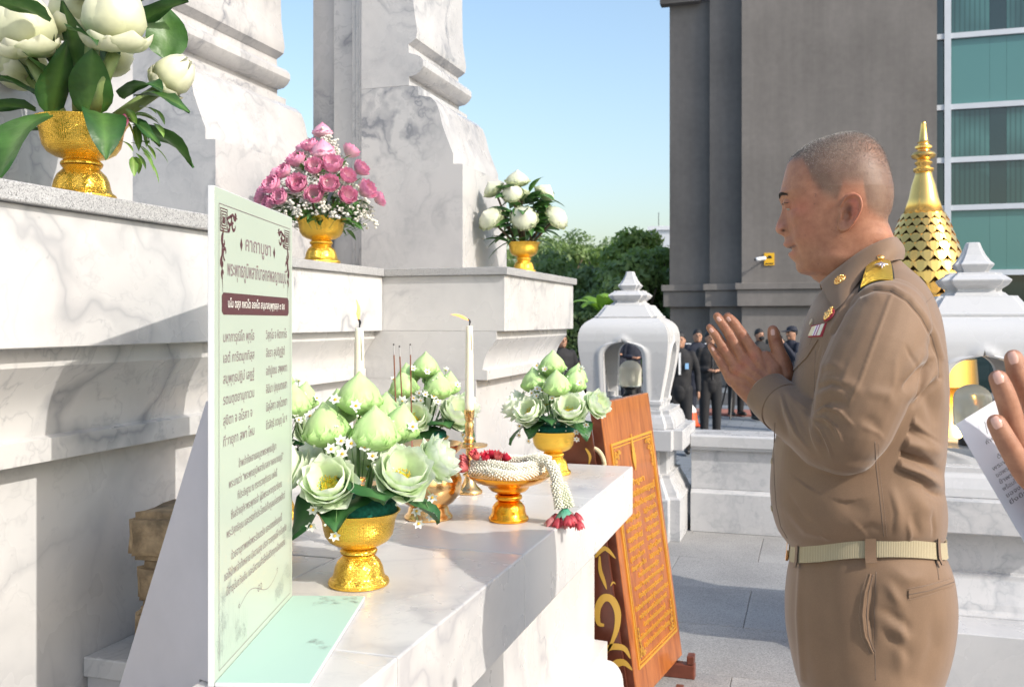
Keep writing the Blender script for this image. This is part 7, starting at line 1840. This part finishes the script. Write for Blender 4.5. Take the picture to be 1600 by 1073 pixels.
# ================================================================== BYSTANDERS
navy = noisy('navy_cloth', (.012,.015,.028), .8, .2, 20, .1); blk = noisy('black_cloth', (.010,.010,.012), .8, .2, 20, .1); whs = mat('white_shirt', (.7,.7,.7), .7)
skinb = mat('skin_bystander', (.36,.19,.12), .55); hairb = mat('hair_black', (.010,.009,.009), .6); shoeb = mat('shoe_dark', (.02,.018,.016), .4)
def person(px, ytop, d, lab, facing=0, h=1.70, top=None, bot=None, arms='front', cap=False, mask=False, crouch=False, build_=1.0, gz=LZ):
    T0 = CW(px, ytop, d); s_ = h/1.70
    W_ = thing('person', (T0.x, T0.y, gz), lab, 'person', None, R(facing+YAW))    # faces local -y, turned
    top = top or navy; bot = bot or blk; K = build_
    hipz = .92 if not crouch else .45; dz = hipz-.92; lean = 0 if not crouch else .18
    S = lambda pts: [(x*s_, y*s_, z*s_) for x, y, z in pts]
    # body: head, neck, hands, core as one surface
    b = MB(); hz = 1.60+dz; hy = -lean*1.1
    b.capsule(S([(0,hy+.005,hz-.06),(0,hy,hz-.02),(0,hy+.01,hz+.03)]), [.070*s_,.078*s_,.076*s_], 18, 4); b.ball((0,(hy+.012)*s_,(hz+.012)*s_), (.076*s_,.092*s_,.098*s_), 18, 14)
    b.capsule(S([(0,hy-.055,hz-.075),(0,hy-.02,hz-.06)]), [.032*s_,.05*s_], 12, 2); b.ball((0,(hy-.092)*s_,(hz-.012)*s_), (.012,.018,.020), 8, 6)
    for sx in (-1,1): b.ball((sx*.078*s_,(hy+.012)*s_,(hz-.01)*s_), (.010,.018,.028), 8, 6)
    b.capsule(S([(0,hy+.02,hz-.09),(0,hy+.03,hz-.17)]), [.052*s_,.058*s_], 14, 3)
    if arms == 'front': el = (.235,-.02,1.12+dz); hnd = (.055,-.20,.98+dz)
    elif arms == 'side': el = (.255,.02,1.12+dz); hnd = (.26,-.03,.86+dz)
    elif arms == 'camera': el = (.24,-.10,1.18+dz); hnd = (.08,-.24,1.46+dz)
    else: el = (.21,.02,1.12+dz); hnd = (.06,-.19,1.10+dz)
    for sx in (-1,1):
        q = Vector((sx*hnd[0], hnd[1]-lean, hnd[2])); e = Vector((sx*el[0]*K, el[1]-lean*.8, el[2])); dd = (q-e).normalized()
        b.capsule(S([tuple(q-dd*.05), tuple(q), tuple(q+dd*.05)]), [.026,.034,.030], 10, 3, None, .7)
        for f_ in range(4): b.capsule(S([tuple(q+dd*.05+Vector((0,0,.018-.012*f_))), tuple(q+dd*.095+Vector((-sx*.01,0,.014-.012*f_)))]), [.009,.007], 6, 2)
    b.capsule(S([(0,hy+.03,hz-.17),(0,hy*.5+.01,1.10+dz)]), [.055*s_,.06*s_], 12, 2)
    for sx in (-1,1):
        q = Vector((sx*hnd[0], hnd[1]-lean, hnd[2])); e = Vector((sx*el[0]*K, el[1]-lean*.8, el[2]))
        b.capsule(S([(0,hy*.9+.02,1.36+dz),(sx*.14*K,-lean*.8,1.37+dz),tuple(e),tuple(q)]), [.04,.034,.026,.022], 10, 3)
    me = voxel(b, .009, 2); me.materials.append(skinb); link_mesh('body', me, None, W_)
    # top
    b = MB(); rows = [(.84,.155,.115),(.95,.165,.12),(1.10,.160,.12),(1.25,.180,.125),(1.36,.190,.115),(1.42,.165,.095),(1.46,.105,.075),(1.49,.062,.065)]
    vs = []; n = 24
    for z, hx, hy_ in rows:
        ly = -lean*max(0,(z-.9)/.6)
        for k in range(n): a = 2*PI*k/n; vs.append((hx*K*s_*math.cos(a)*abs(math.cos(a))**-.15 if abs(math.cos(a)) > .01 else 0, (ly+hy_*math.sin(a))*s_, (z+dz)*s_))
    fs = [(i*n+k,i*n+(k+1)%n,(i+1)*n+(k+1)%n,(i+1)*n+k) for i in range(len(rows)-1) for k in range(n)]+[tuple(range(n-1,-1,-1)), tuple((len(rows)-1)*n+k for k in range(n))]
    b.add(vs, fs)
    for sx in (-1,1): 
        q = Vector((sx*hnd[0], hnd[1]-lean, hnd[2])); e = Vector((sx*el[0]*K, el[1]-lean*.8, el[2])); sh = Vector((sx*.165*K,-lean*.8,1.40+dz)); dd = (q-e).normalized()
        b.capsule(S([tuple(sh), tuple(sh.lerp(e,.5)+Vector((sx*.01,0,0))), tuple(e)]), [.062,.056,.046], 12, 4); b.capsule(S([tuple(e), tuple(e.lerp(q,.6)), tuple(q-dd*.03)]), [.046,.040,.032], 12, 3)
    me = voxel(b, .013, 2); co2 = get_co(me); nn2 = get_no(me); z_ = np.array([mnoise.noise(Vector(p)*11+Vector((px,0,0))) for p in co2]); set_co(me, co2+nn2*(z_*.008)[:,None]); me.materials.append(top); link_mesh('jacket', me, None, W_)
    b = MB()
    for sx in (-1,1):
        if crouch: b.capsule(S([(sx*.10,.02,.47),(sx*.14,-.30,.52),(sx*.14,-.24,.12)]), [.105,.080,.060], 14, 4)
        else: b.capsule(S([(sx*.085,0,.90),(sx*.098,-.01,.50),(sx*.10,.01,.10)]), [.105*K,.078,.062], 14, 5)
    b.capsule(S([(0,.0,.90+dz),(0,0,.84+dz)]), [.14*K,.13*K], 16, 2, None, .85)
    me = voxel(b, .013, 2); me.materials.append(bot); link_mesh('trousers', me, None, W_)
    for sx in (-1,1):
        b = MB(); y0 = -.24 if crouch else 0; b.capsule(S([(sx*.10,y0+.06,.05),(sx*.105,y0-.05,.05),(sx*.115,y0-.15,.04)]), [.045,.048,.036], 12, 3); b.build('shoe', shoeb, W_, world=False, smooth=True)
    b = MB(); b.ball((0,(hy+.022)*s_,(hz+.030)*s_), (.083*s_,.098*s_,.100*s_), 18, 12)
    b.v = [(x, y, max(z, (hz+.012+.05*max(0,-(y/s_-hy))/.08)*s_)) if y/s_ < hy+.02 else (x,y,z) for x,y,z in b.v]; b.build('hair', hairb, W_, world=False, smooth=True)
    b = MB()
    for sx in (-1,1): b.ball((sx*.030*s_,(hy-.079)*s_,(hz+.002)*s_), (.012,.006,.005), 8, 5); b.box(sx*.03-.016, sx*.03+.016, (hy-.086)*s_, (hy-.078)*s_, (hz+.020)*s_, (hz+.026)*s_)
    b.box(-.022,.022,(hy-.093)*s_,(hy-.082)*s_,(hz-.060)*s_,(hz-.055)*s_)
    b.build('face_features', hairb, W_, world=False, kind='stuff')
    if cap:
        b = MB(); b.lathe([(.095,0),(.094,.03),(.080,.07),(.045,.09),(0,.095)], 20, (0,(hy+.02)*s_,(hz+.035)*s_)); b.capsule([(0,(hy-.06)*s_,(hz+.045)*s_),(0,(hy-.15)*s_,(hz+.035)*s_)], [.07,.05], 14, 3, None, .18); b.build('cap', navy, W_, world=False, smooth=True)
    if mask: b = MB(); b.ball((0,(hy-.060)*s_,(hz-.055)*s_), (.058,.045,.045), 14, 10); b.build('face_mask', blk, W_, world=False, smooth=True)
    return W_
p1 = person(1090, 515, 17.2, 'officer in dark uniform with pale shoulder straps, leftmost of the two men facing us', 0, 1.70, navy, navy, 'side', build_=1.05)
b = MB()
for sx in (-1,1): b.box(sx*.17-.05, sx*.17+.05, -.05, .05, 1.455, 1.47)
b.build('shoulder_strap', mat('strap_white', (.7,.72,.75), .6), p1, world=False, bevel=.004, kind='stuff')
b = MB(); b.box(.05,.13,-.137,-.128,1.30,1.32); b.box(.05,.12,-.137,-.128,1.27,1.285); b.box(-.11,-.07,-.137,-.128,1.20,1.25); b.build('chest_badges', mat('badge_pale', (.55,.5,.35), .5), p1, world=False, kind='stuff')
p2 = person(1110, 526, 15.2, 'man in black zipped jacket with white name tag and clasped hands, facing us', 5, 1.70, blk, blk, 'low', build_=1.0)
b = MB(); b.box(.04,.13,-.139,-.128,1.285,1.31); b.build('name_tag', whs, p2, world=False); b = MB(); b.box(-.003,.003,-.139,-.125,.95,1.42); b.build('zip', mat('zip_grey', (.10,.10,.11), .4), p2, world=False)
p3 = person(1062, 520, 13.6, 'man in black suit and white shirt half hidden by the far lantern', -10, 1.70, blk, blk, 'side')
b = MB(); b.box(-.016,.016,-.137,-.118,1.12,1.43); b.build('shirt_front', whs, p3, world=False); b = MB(); b.box(.075,.125,-.150,-.130,1.20,1.28); b.build('id_badge', mat('badge_blue', (.25,.45,.7), .5), p3, world=False)
person(1187, 513, 18.2, 'dark clad bystander wearing a black face mask, between hand and cameraman', 25, 1.70, blk, blk, 'low', mask=True)
p5 = person(1236, 499, 16.5, 'cameraman in navy cap and shirt holding a video camera up', -65, 1.76, navy, navy, 'camera', cap=True)
vc = thing('video_camera', p5.location+Vector((0,0,1.52)), 'black video camera held up by the man in the cap', 'camera', None, p5.rotation_euler.z)
b = MB(); b.box(-.05,.05,-.42,-.16,-.05,.05); b.build('camera_body', blackp, vc, world=False, bevel=.01); b = MB(); b.tube([(0,-.42,0),(0,-.52,0)], .045, 14); b.build('lens', blackp, vc, world=False); b = MB(); b.tube([(.0,-.20,.06),(0,-.22,.10),(0,-.36,.10),(0,-.38,.06)], .012, 8); b.build('handle', blackp, vc, world=False)
person(1150, 514, 19.0, 'bystander in black whose legs show under the praying hands', 15, 1.70, blk, blk, 'low')
person(1268, 512, 19.5, 'bystander in black behind the shirt front of the praying man', -30, 1.68, navy, blk, 'low')
person(878, 508, 14.5, 'bystander in black mostly hidden by the right end of the shrine', 20, 1.68, blk, blk, 'side')
person(902, 553, 18.0, 'photographer in black crouching beyond the balustrade left of the far lantern', 30, 1.66, blk, blk, 'camera', crouch=True)
person(990, 532, 21.0, 'bystander in dark clothes seen through the opening of the far lantern', 10, 1.66, navy, blk, 'low')
person(968, 530, 23.0, 'bystander in navy behind the lantern, left of the one in its opening', -10, 1.66, navy, navy, 'low')
tp = CW(1147, 640, 18.6); tr_ = thing('camera_tripod', (tp.x, tp.y, LZ), 'black tripod standing among the bystanders behind the praying hands', 'tripod')
for k in range(3): a = k*2.1+.4; MB().tube([(0,0,1.2),(.38*math.cos(a),.38*math.sin(a),0)], .018, 6).build('leg', blackp, tr_, world=False)
MB().tube([(0,0,1.15),(0,0,1.42)], .025, 8).build('column', blackp, tr_, world=False)

# ---- gilded openwork finial
fp_ = CW(1443, 500, 7.3); kf = 7.3/1500; zf = lambda y: CAMH-(y-500)*kf
fin = thing('gilded_finial', (fp_.x, fp_.y, 0), 'tall gilded spire with pierced leaf pattern behind the near lantern', 'spire')
gm = mat('gilded', (1.0,.60,.17), .24, 1.0); t = NT(gm); t.bump(t.noise(t.co(), 40, 3), .08, .003)
pr_ = [(62,640),(60,600),(58,560),(50,500),(50,468),(53,455),(54,440),(54,425),(52,405),(47,385),(40,365),(33,345),(27,330),(21.5,310),(17.5,290),(15,278)]
MB().lathe([(0.9*kf*x, zf(y)) for x,y in [(30,800),(34,700)]]+[(kf*x*.93, zf(y)) for x,y in pr_], 48).build('inner_bulb', mat('finial_dark', (.10,.06,.015), .6, .6), fin, world=False, smooth=True)
def rad(y): return kf*np.interp(y, [p[1] for p in pr_[::-1]], [p[0] for p in pr_[::-1]])
MB().lathe([(rad(290)*1.02, zf(345)+.0),(rad(338)*1.02, zf(338)),(rad(310)*1.02, zf(310)),(rad(290)*1.02, zf(290)),(13*kf,zf(275)),(12.5*kf,zf(268))], 40).build('neck', gm, fin, world=False, smooth=True)
up_ = [(12.5,268),(14.5,266),(14.5,263),(10,260),(9,257),(14,252),(14,249),(9,247),(12,243),(14,238),(13.5,233),(10,229),(8,227),(11,225),(11,221),(7,219),(6.5,216),(9,214),(9,211),(6,208),(5.6,206),(4.8,190),(3,168),(1.8,150)]
sc_ = lambda y: 268-(268-y)*1.0
up2 = [(r_, 192+(y-150)*(268-192)/(268-150)) for r_, y in up_]
up2 = [(12.5,270),(16,267),(16,263),(11,260),(10,256),(16.5,252),(19,248),(16,244),(9.5,241),(9,238),(12.5,236),(12.5,233),(8,231),(7.5,229),(10,226),(8,223),(7,220),(6,208),(4.5,199),(3.8,196),(4.4,193.5),(2.5,191),(0,190)]
up2 = [(12.5,270),(15,267.5),(15,264),(10,262),(10,259),(13,256),(13,254),(9,252),(9.5,250),(16.5,247),(18.5,243),(16.5,239),(9,236),(8.5,234),(12.5,232),(12.5,229),(8.5,227),(8,225),(9.5,223),(7.5,221),(6.6,219),(5,205),(3.6,195),(3.9,193),(2.4,190.5),(0,190)]
MB().lathe([(kf*r_, zf(y)) for r_, y in up2], 32).build('spire', gm, fin, world=False, auto=45)
# pierced scales: leaf shaped plates in offset rows
ys = [334,344,355,367,380,394,409,425,442,460,478,500,524,550]
pm = None
for j, y in enumerate(ys[:-1]):
    n = 18; y2 = ys[j+1]; hgt = zf(y)-zf(y2); r0, r1 = rad(y)*1.03, rad(y2)*1.03; wdt = 2*PI*((r0+r1)/2)/n
    b = MB(); S2 = []
    # shield with a notched (heart shaped) gap left above it
    out = [(-.50,.50),(-.50,.86),(-.28,.90),(-.10,1.04),(0,.96),(.10,1.04),(.28,.90),(.50,.86),(.50,.50),(.22,.08),(0,-.22),(-.22,.08)]
    for (u_, v_) in out: S2.append((u_*wdt*1.0, v_*hgt))
    me = bpy.data.meshes.new('scale'); vs = []; 
    for th in (0,.012):
        for (x, v) in S2:
            rr = r0+(r1-r0)*(1-v/hgt if hgt else 0); rr = rad(y2-(y2-y)*min(1.1,max(-.3,v/hgt)))*1.03+th+.006*(1-v/hgt); a = x/((r0+r1)/2); vs.append((rr*math.cos(a), rr*math.sin(a), zf(y2)+v))
    m2 = len(S2); fs = [tuple(range(m2-1,-1,-1)), tuple(range(m2,2*m2))]+[(i,(i+1)%m2,(i+1)%m2+m2,i+m2) for i in range(m2)]
    me.from_pydata(vs, [], fs); me.materials.append(gm)
    for k in range(n):
        o = link_mesh('leaf_scale', me, None, fin); o.rotation_euler = (0,0,2*PI*(k+.5*(j%2))/n)
MB().lathe([(rad(600)*1.25, zf(560)),(rad(600)*1.3, zf(600)),(rad(600)*1.0, zf(620)),(rad(600)*1.4, zf(640)),(rad(600)*1.7, zf(700)),(rad(600)*1.8, 0)], 40).build('pedestal', gm, fin, world=False, auto=40)

# ---- the reader at the right edge: hand with order of service
rd = thing('person', (1.34, .44, 0), 'reader at the right edge holding up a printed white sheet', 'person')
def RP(px, py, d): return CW(px, py, d)
b = MB(); D = 1.12
# fingers seen from the back, pointing up-left; hand mostly outside the frame
def fin_(pts, rads, dd): b.capsule([RP(x, y, D+q) for (x,y), q in zip(pts, dd)], rads, 18, 4)
fin_([(1640,800),(1597,700),(1572,622),(1560,592)], [.0140,.0132,.0122,.0106], (.0,-.005,-.012,-.012))
fin_([(1648,780),(1606,745),(1574,692),(1557,661)], [.0140,.0132,.0122,.0106], (-.012,-.020,-.026,-.026))
fin_([(1660,760),(1620,650),(1593,590),(1584,560)], [.0140,.0132,.0122,.0106], (.012,.010,.004,.004))
#fin_([(1680,860),(1625,820),(1600,790),(1592,768)], [.0100,.0092,.0084,.0074], (-.018,-.024,-.030,-.032))
fin_([(1720,900),(1690,820),(1660,760)], [.022,.024,.020], (.02,.01,.0)); fin_([(1720,900),(1690,850),(1650,800)], [.024,.026,.020], (.0,.0,-.005)); fin_([(1750,940),(1720,900),(1680,850)], [.030,.026,.022], (.0,.0,-.01))
fin_([(1720,860),(1680,800),(1640,740),(1620,715)], [.016,.014,.012,.010], (.035,.030,.022,.018))
hr = voxel(b, .0014, 4); hr.transform(Matrix.Translation(-rd.location))
c_ = get_co(hr); set_col(hr, np.tile(np.array([.36,.17,.10]), (len(c_),1))); link_mesh('body', hr, skin, rd)
ng = MB()
def nailr(px, py, dx, dy_, L, W_, dd):
    bvh = NAILB; vs = []
    l = math.hypot(dx,dy_); ax_, ay_ = dx/l, dy_/l
    for i in range(7):
        for k in range(7):
            a = -1+2*i/6; q = -1+2*k/6; wq = W_/2*(1-.3*abs(a)**3); h, nr = ray(px+ax_*a*L/2-ay_*q*wq, py+ay_*a*L/2+ax_*q*wq, bvh)
            if h is None: return
            vs.append(h+nr*(.0006-.0006*abs(q)**6))
    b = MB(); b.add(vs, [(i*7+k,i*7+k+1,(i+1)*7+k+1,(i+1)*7+k) for i in range(6) for k in range(6)]); b.build('finger_nail', nailm, rd, smooth=True)
NAILB = BVHTree.FromPolygons([v.co+rd.location for v in hr.vertices], [tuple(p.vertices) for p in hr.polygons])
nailr(1560,590,-7,-18,19,16,0); nailr(1557,660,-9,-17,19,16,0); nailr(1583,559,-5,-17,19,16,0)
rg_ = MB(); a_, c_ = RP(1592,680,D-.005), RP(1600,705,D-.005); ax2 = (RP(1597,700,D)-RP(1572,622,D)).normalized(); Mx = dirmat(RP(1591,688,D-.003), ax2)
rg_.lathe([(.0133,-.0018),(.0150,-.0012),(.0150,.0012),(.0133,.0018),(.0133,-.0018)], 28, M=Mx); rg_.build('finger_ring', goldb, rd, auto=50)
# sleeve, torso, head and legs of the reader, beyond the edge of the frame
OX, OY = -.10, -.62
b = MB(); wv_ = RP(1750,940,D); b.capsule([tuple(wv_), tuple(wv_.lerp(Vector((1.12,.62,1.08)),.5)), (1.12,.62,1.08),(1.30,.56,1.36)], [.034,.042,.050,.066], 16, 4); b.capsule([(1.45,.22,1.34),(1.50,.30,1.05),(1.30,.40,1.02)], [.066,.050,.036], 16, 4)
sh2 = loft([(.88,1.28+OX,1.60+OX,.88+OY,1.24+OY,.5,2.3),(1.1,1.28+OX,1.60+OX,.86+OY,1.26+OY,.5,2.3),(1.3,1.30+OX,1.58+OX,.84+OY,1.28+OY,.5,2.3),(1.38,1.34+OX,1.55+OX,.92+OY,1.20+OY,.5,2.2),(1.44,1.38+OX,1.52+OX,.99+OY,1.13+OY,.5,2)], 40); b.add(sh2.v, sh2.f)
ms = voxel(b, .008, 4); addm('shirt', ms, blk, rd, None, rd.location)
HY = 1.06+OY; HX = OX
b = MB(); b.capsule([(1.44+HX,HY,1.40),(1.43+HX,HY,1.50)], [.055,.052], 16, 3); b.ball((1.42+HX,HY,1.58), (.095,.078,.115), 20, 16); b.ball((1.325+HX,HY,1.565), (.02,.013,.02), 8, 6)
for s in (-1,1): b.ball((1.43+HX,HY+s*.078,1.57), (.02,.01,.03), 8, 6)
b.capsule([(1.32,.38,1.02),(1.22,.44,1.02)], [.03,.025], 10, 2)
mh = voxel(b, .005, 3); set_col(mh, np.tile(np.array([.36,.17,.10]), (len(mh.vertices),1))); addm('head', mh, skin, rd, None, rd.location)
b = MB(); b.ball((1.435+HX,HY,1.605), (.102,.086,.108), 20, 14); b.v = [(x,y,max(z,1.60)) if x < 1.40+HX else (x,y,z) for x,y,z in b.v]; b.build('hair', hairb, rd, smooth=True)
b = MB()
for s in (-1,1): b.capsule([(1.44+HX,HY+s*.09,.90),(1.44+HX,HY+s*.095,.5),(1.45+HX,HY+s*.10,.09)], [.10,.075,.06], 16, 4)
ml2 = voxel(b, .01, 2); addm('trousers', ml2, blk, rd, None, rd.location)
for s in (-1,1): MB().capsule([(1.50+HX,HY+s*.10,.045),(1.40+HX,HY+s*.105,.05),(1.28+HX,HY+s*.11,.038)], [.045,.046,.034], 14, 3).build('shoe', shoeb, rd, smooth=True)
# the sheet
pap = mat('paper', (.74,.75,.80), .6); pp = thing('printed_sheet', RP(1560,740,1.10), 'white printed sheet held at the right edge of the picture', 'paper')
tlp, blp = RP(1493,663,1.175), RP(1602,850,1.15); dn = blp-tlp; rt = (RP(1558,622,1.185)-tlp); rt = rt.normalized(); dn = dn.normalized(); dn = (dn-rt*dn.dot(rt)*0).normalized(); nrmp = dn.cross(rt).normalized()
if nrmp.dot(Vector((0,0,CAMH))-tlp) < 0: nrmp = -nrmp
b = MB(); vs = []; fs = []
for i in range(13):
    for k in range(11): u_, v_ = i/12, k/10; vs.append(tlp+dn*.297*u_+rt*.21*v_+nrmp*(.006*math.sin(v_*2.6)))
n0 = len(vs); vs += [v-nrmp*.0004 for v in vs]
for i in range(12):
    for k in range(10): q = i*11+k; fs += [(q,q+1,q+12,q+11),(n0+q,n0+q+11,n0+q+12,n0+q+1)]
b.add(vs, fs); b.build('sheet', pap, pp, smooth=True)
TMx = Matrix.Translation(tlp+nrmp*.0072) @ Matrix(((rt.x,-dn.x,nrmp.x,0),(rt.y,-dn.y,nrmp.y,0),(rt.z,-dn.z,nrmp.z,0),(0,0,0,1)))
ink = mat('ink', (.05,.05,.06), .7)
for i, (s_, x_, w_) in enumerate((('คำกล่าวถวายพระพร',.075,.07),('โดย',.10,.02),('ด้วยเดชะพระบารมี',.085,.07),('พระพุทธภูมิพลาภิบาล',.060,.09),('ขอพระราชทานพระราชวโรกาส',.060,.10),('ข้าพระพุทธเจ้าทั้งหลาย',.060,.09),('พร้อมใจกันถวายพระพรชัยมงคล',.060,.10),('ขอจงทรงพระเจริญ',.060,.08),('ยิ่งยืนนาน',.060,.05))):
    fit_text(s_, .0068, w_*.95, TMx @ Matrix.Translation((.010+(x_-.06)*.5-.0006*i, -.036-.0086*i-(.004 if i > 1 else 0), 0)), ink, pp, align='LEFT')
b = MB(); stroke(b, [(.026,-.028),(.031,-.014)], .0008); xf(b, TMx, pp, 'staple', ink)
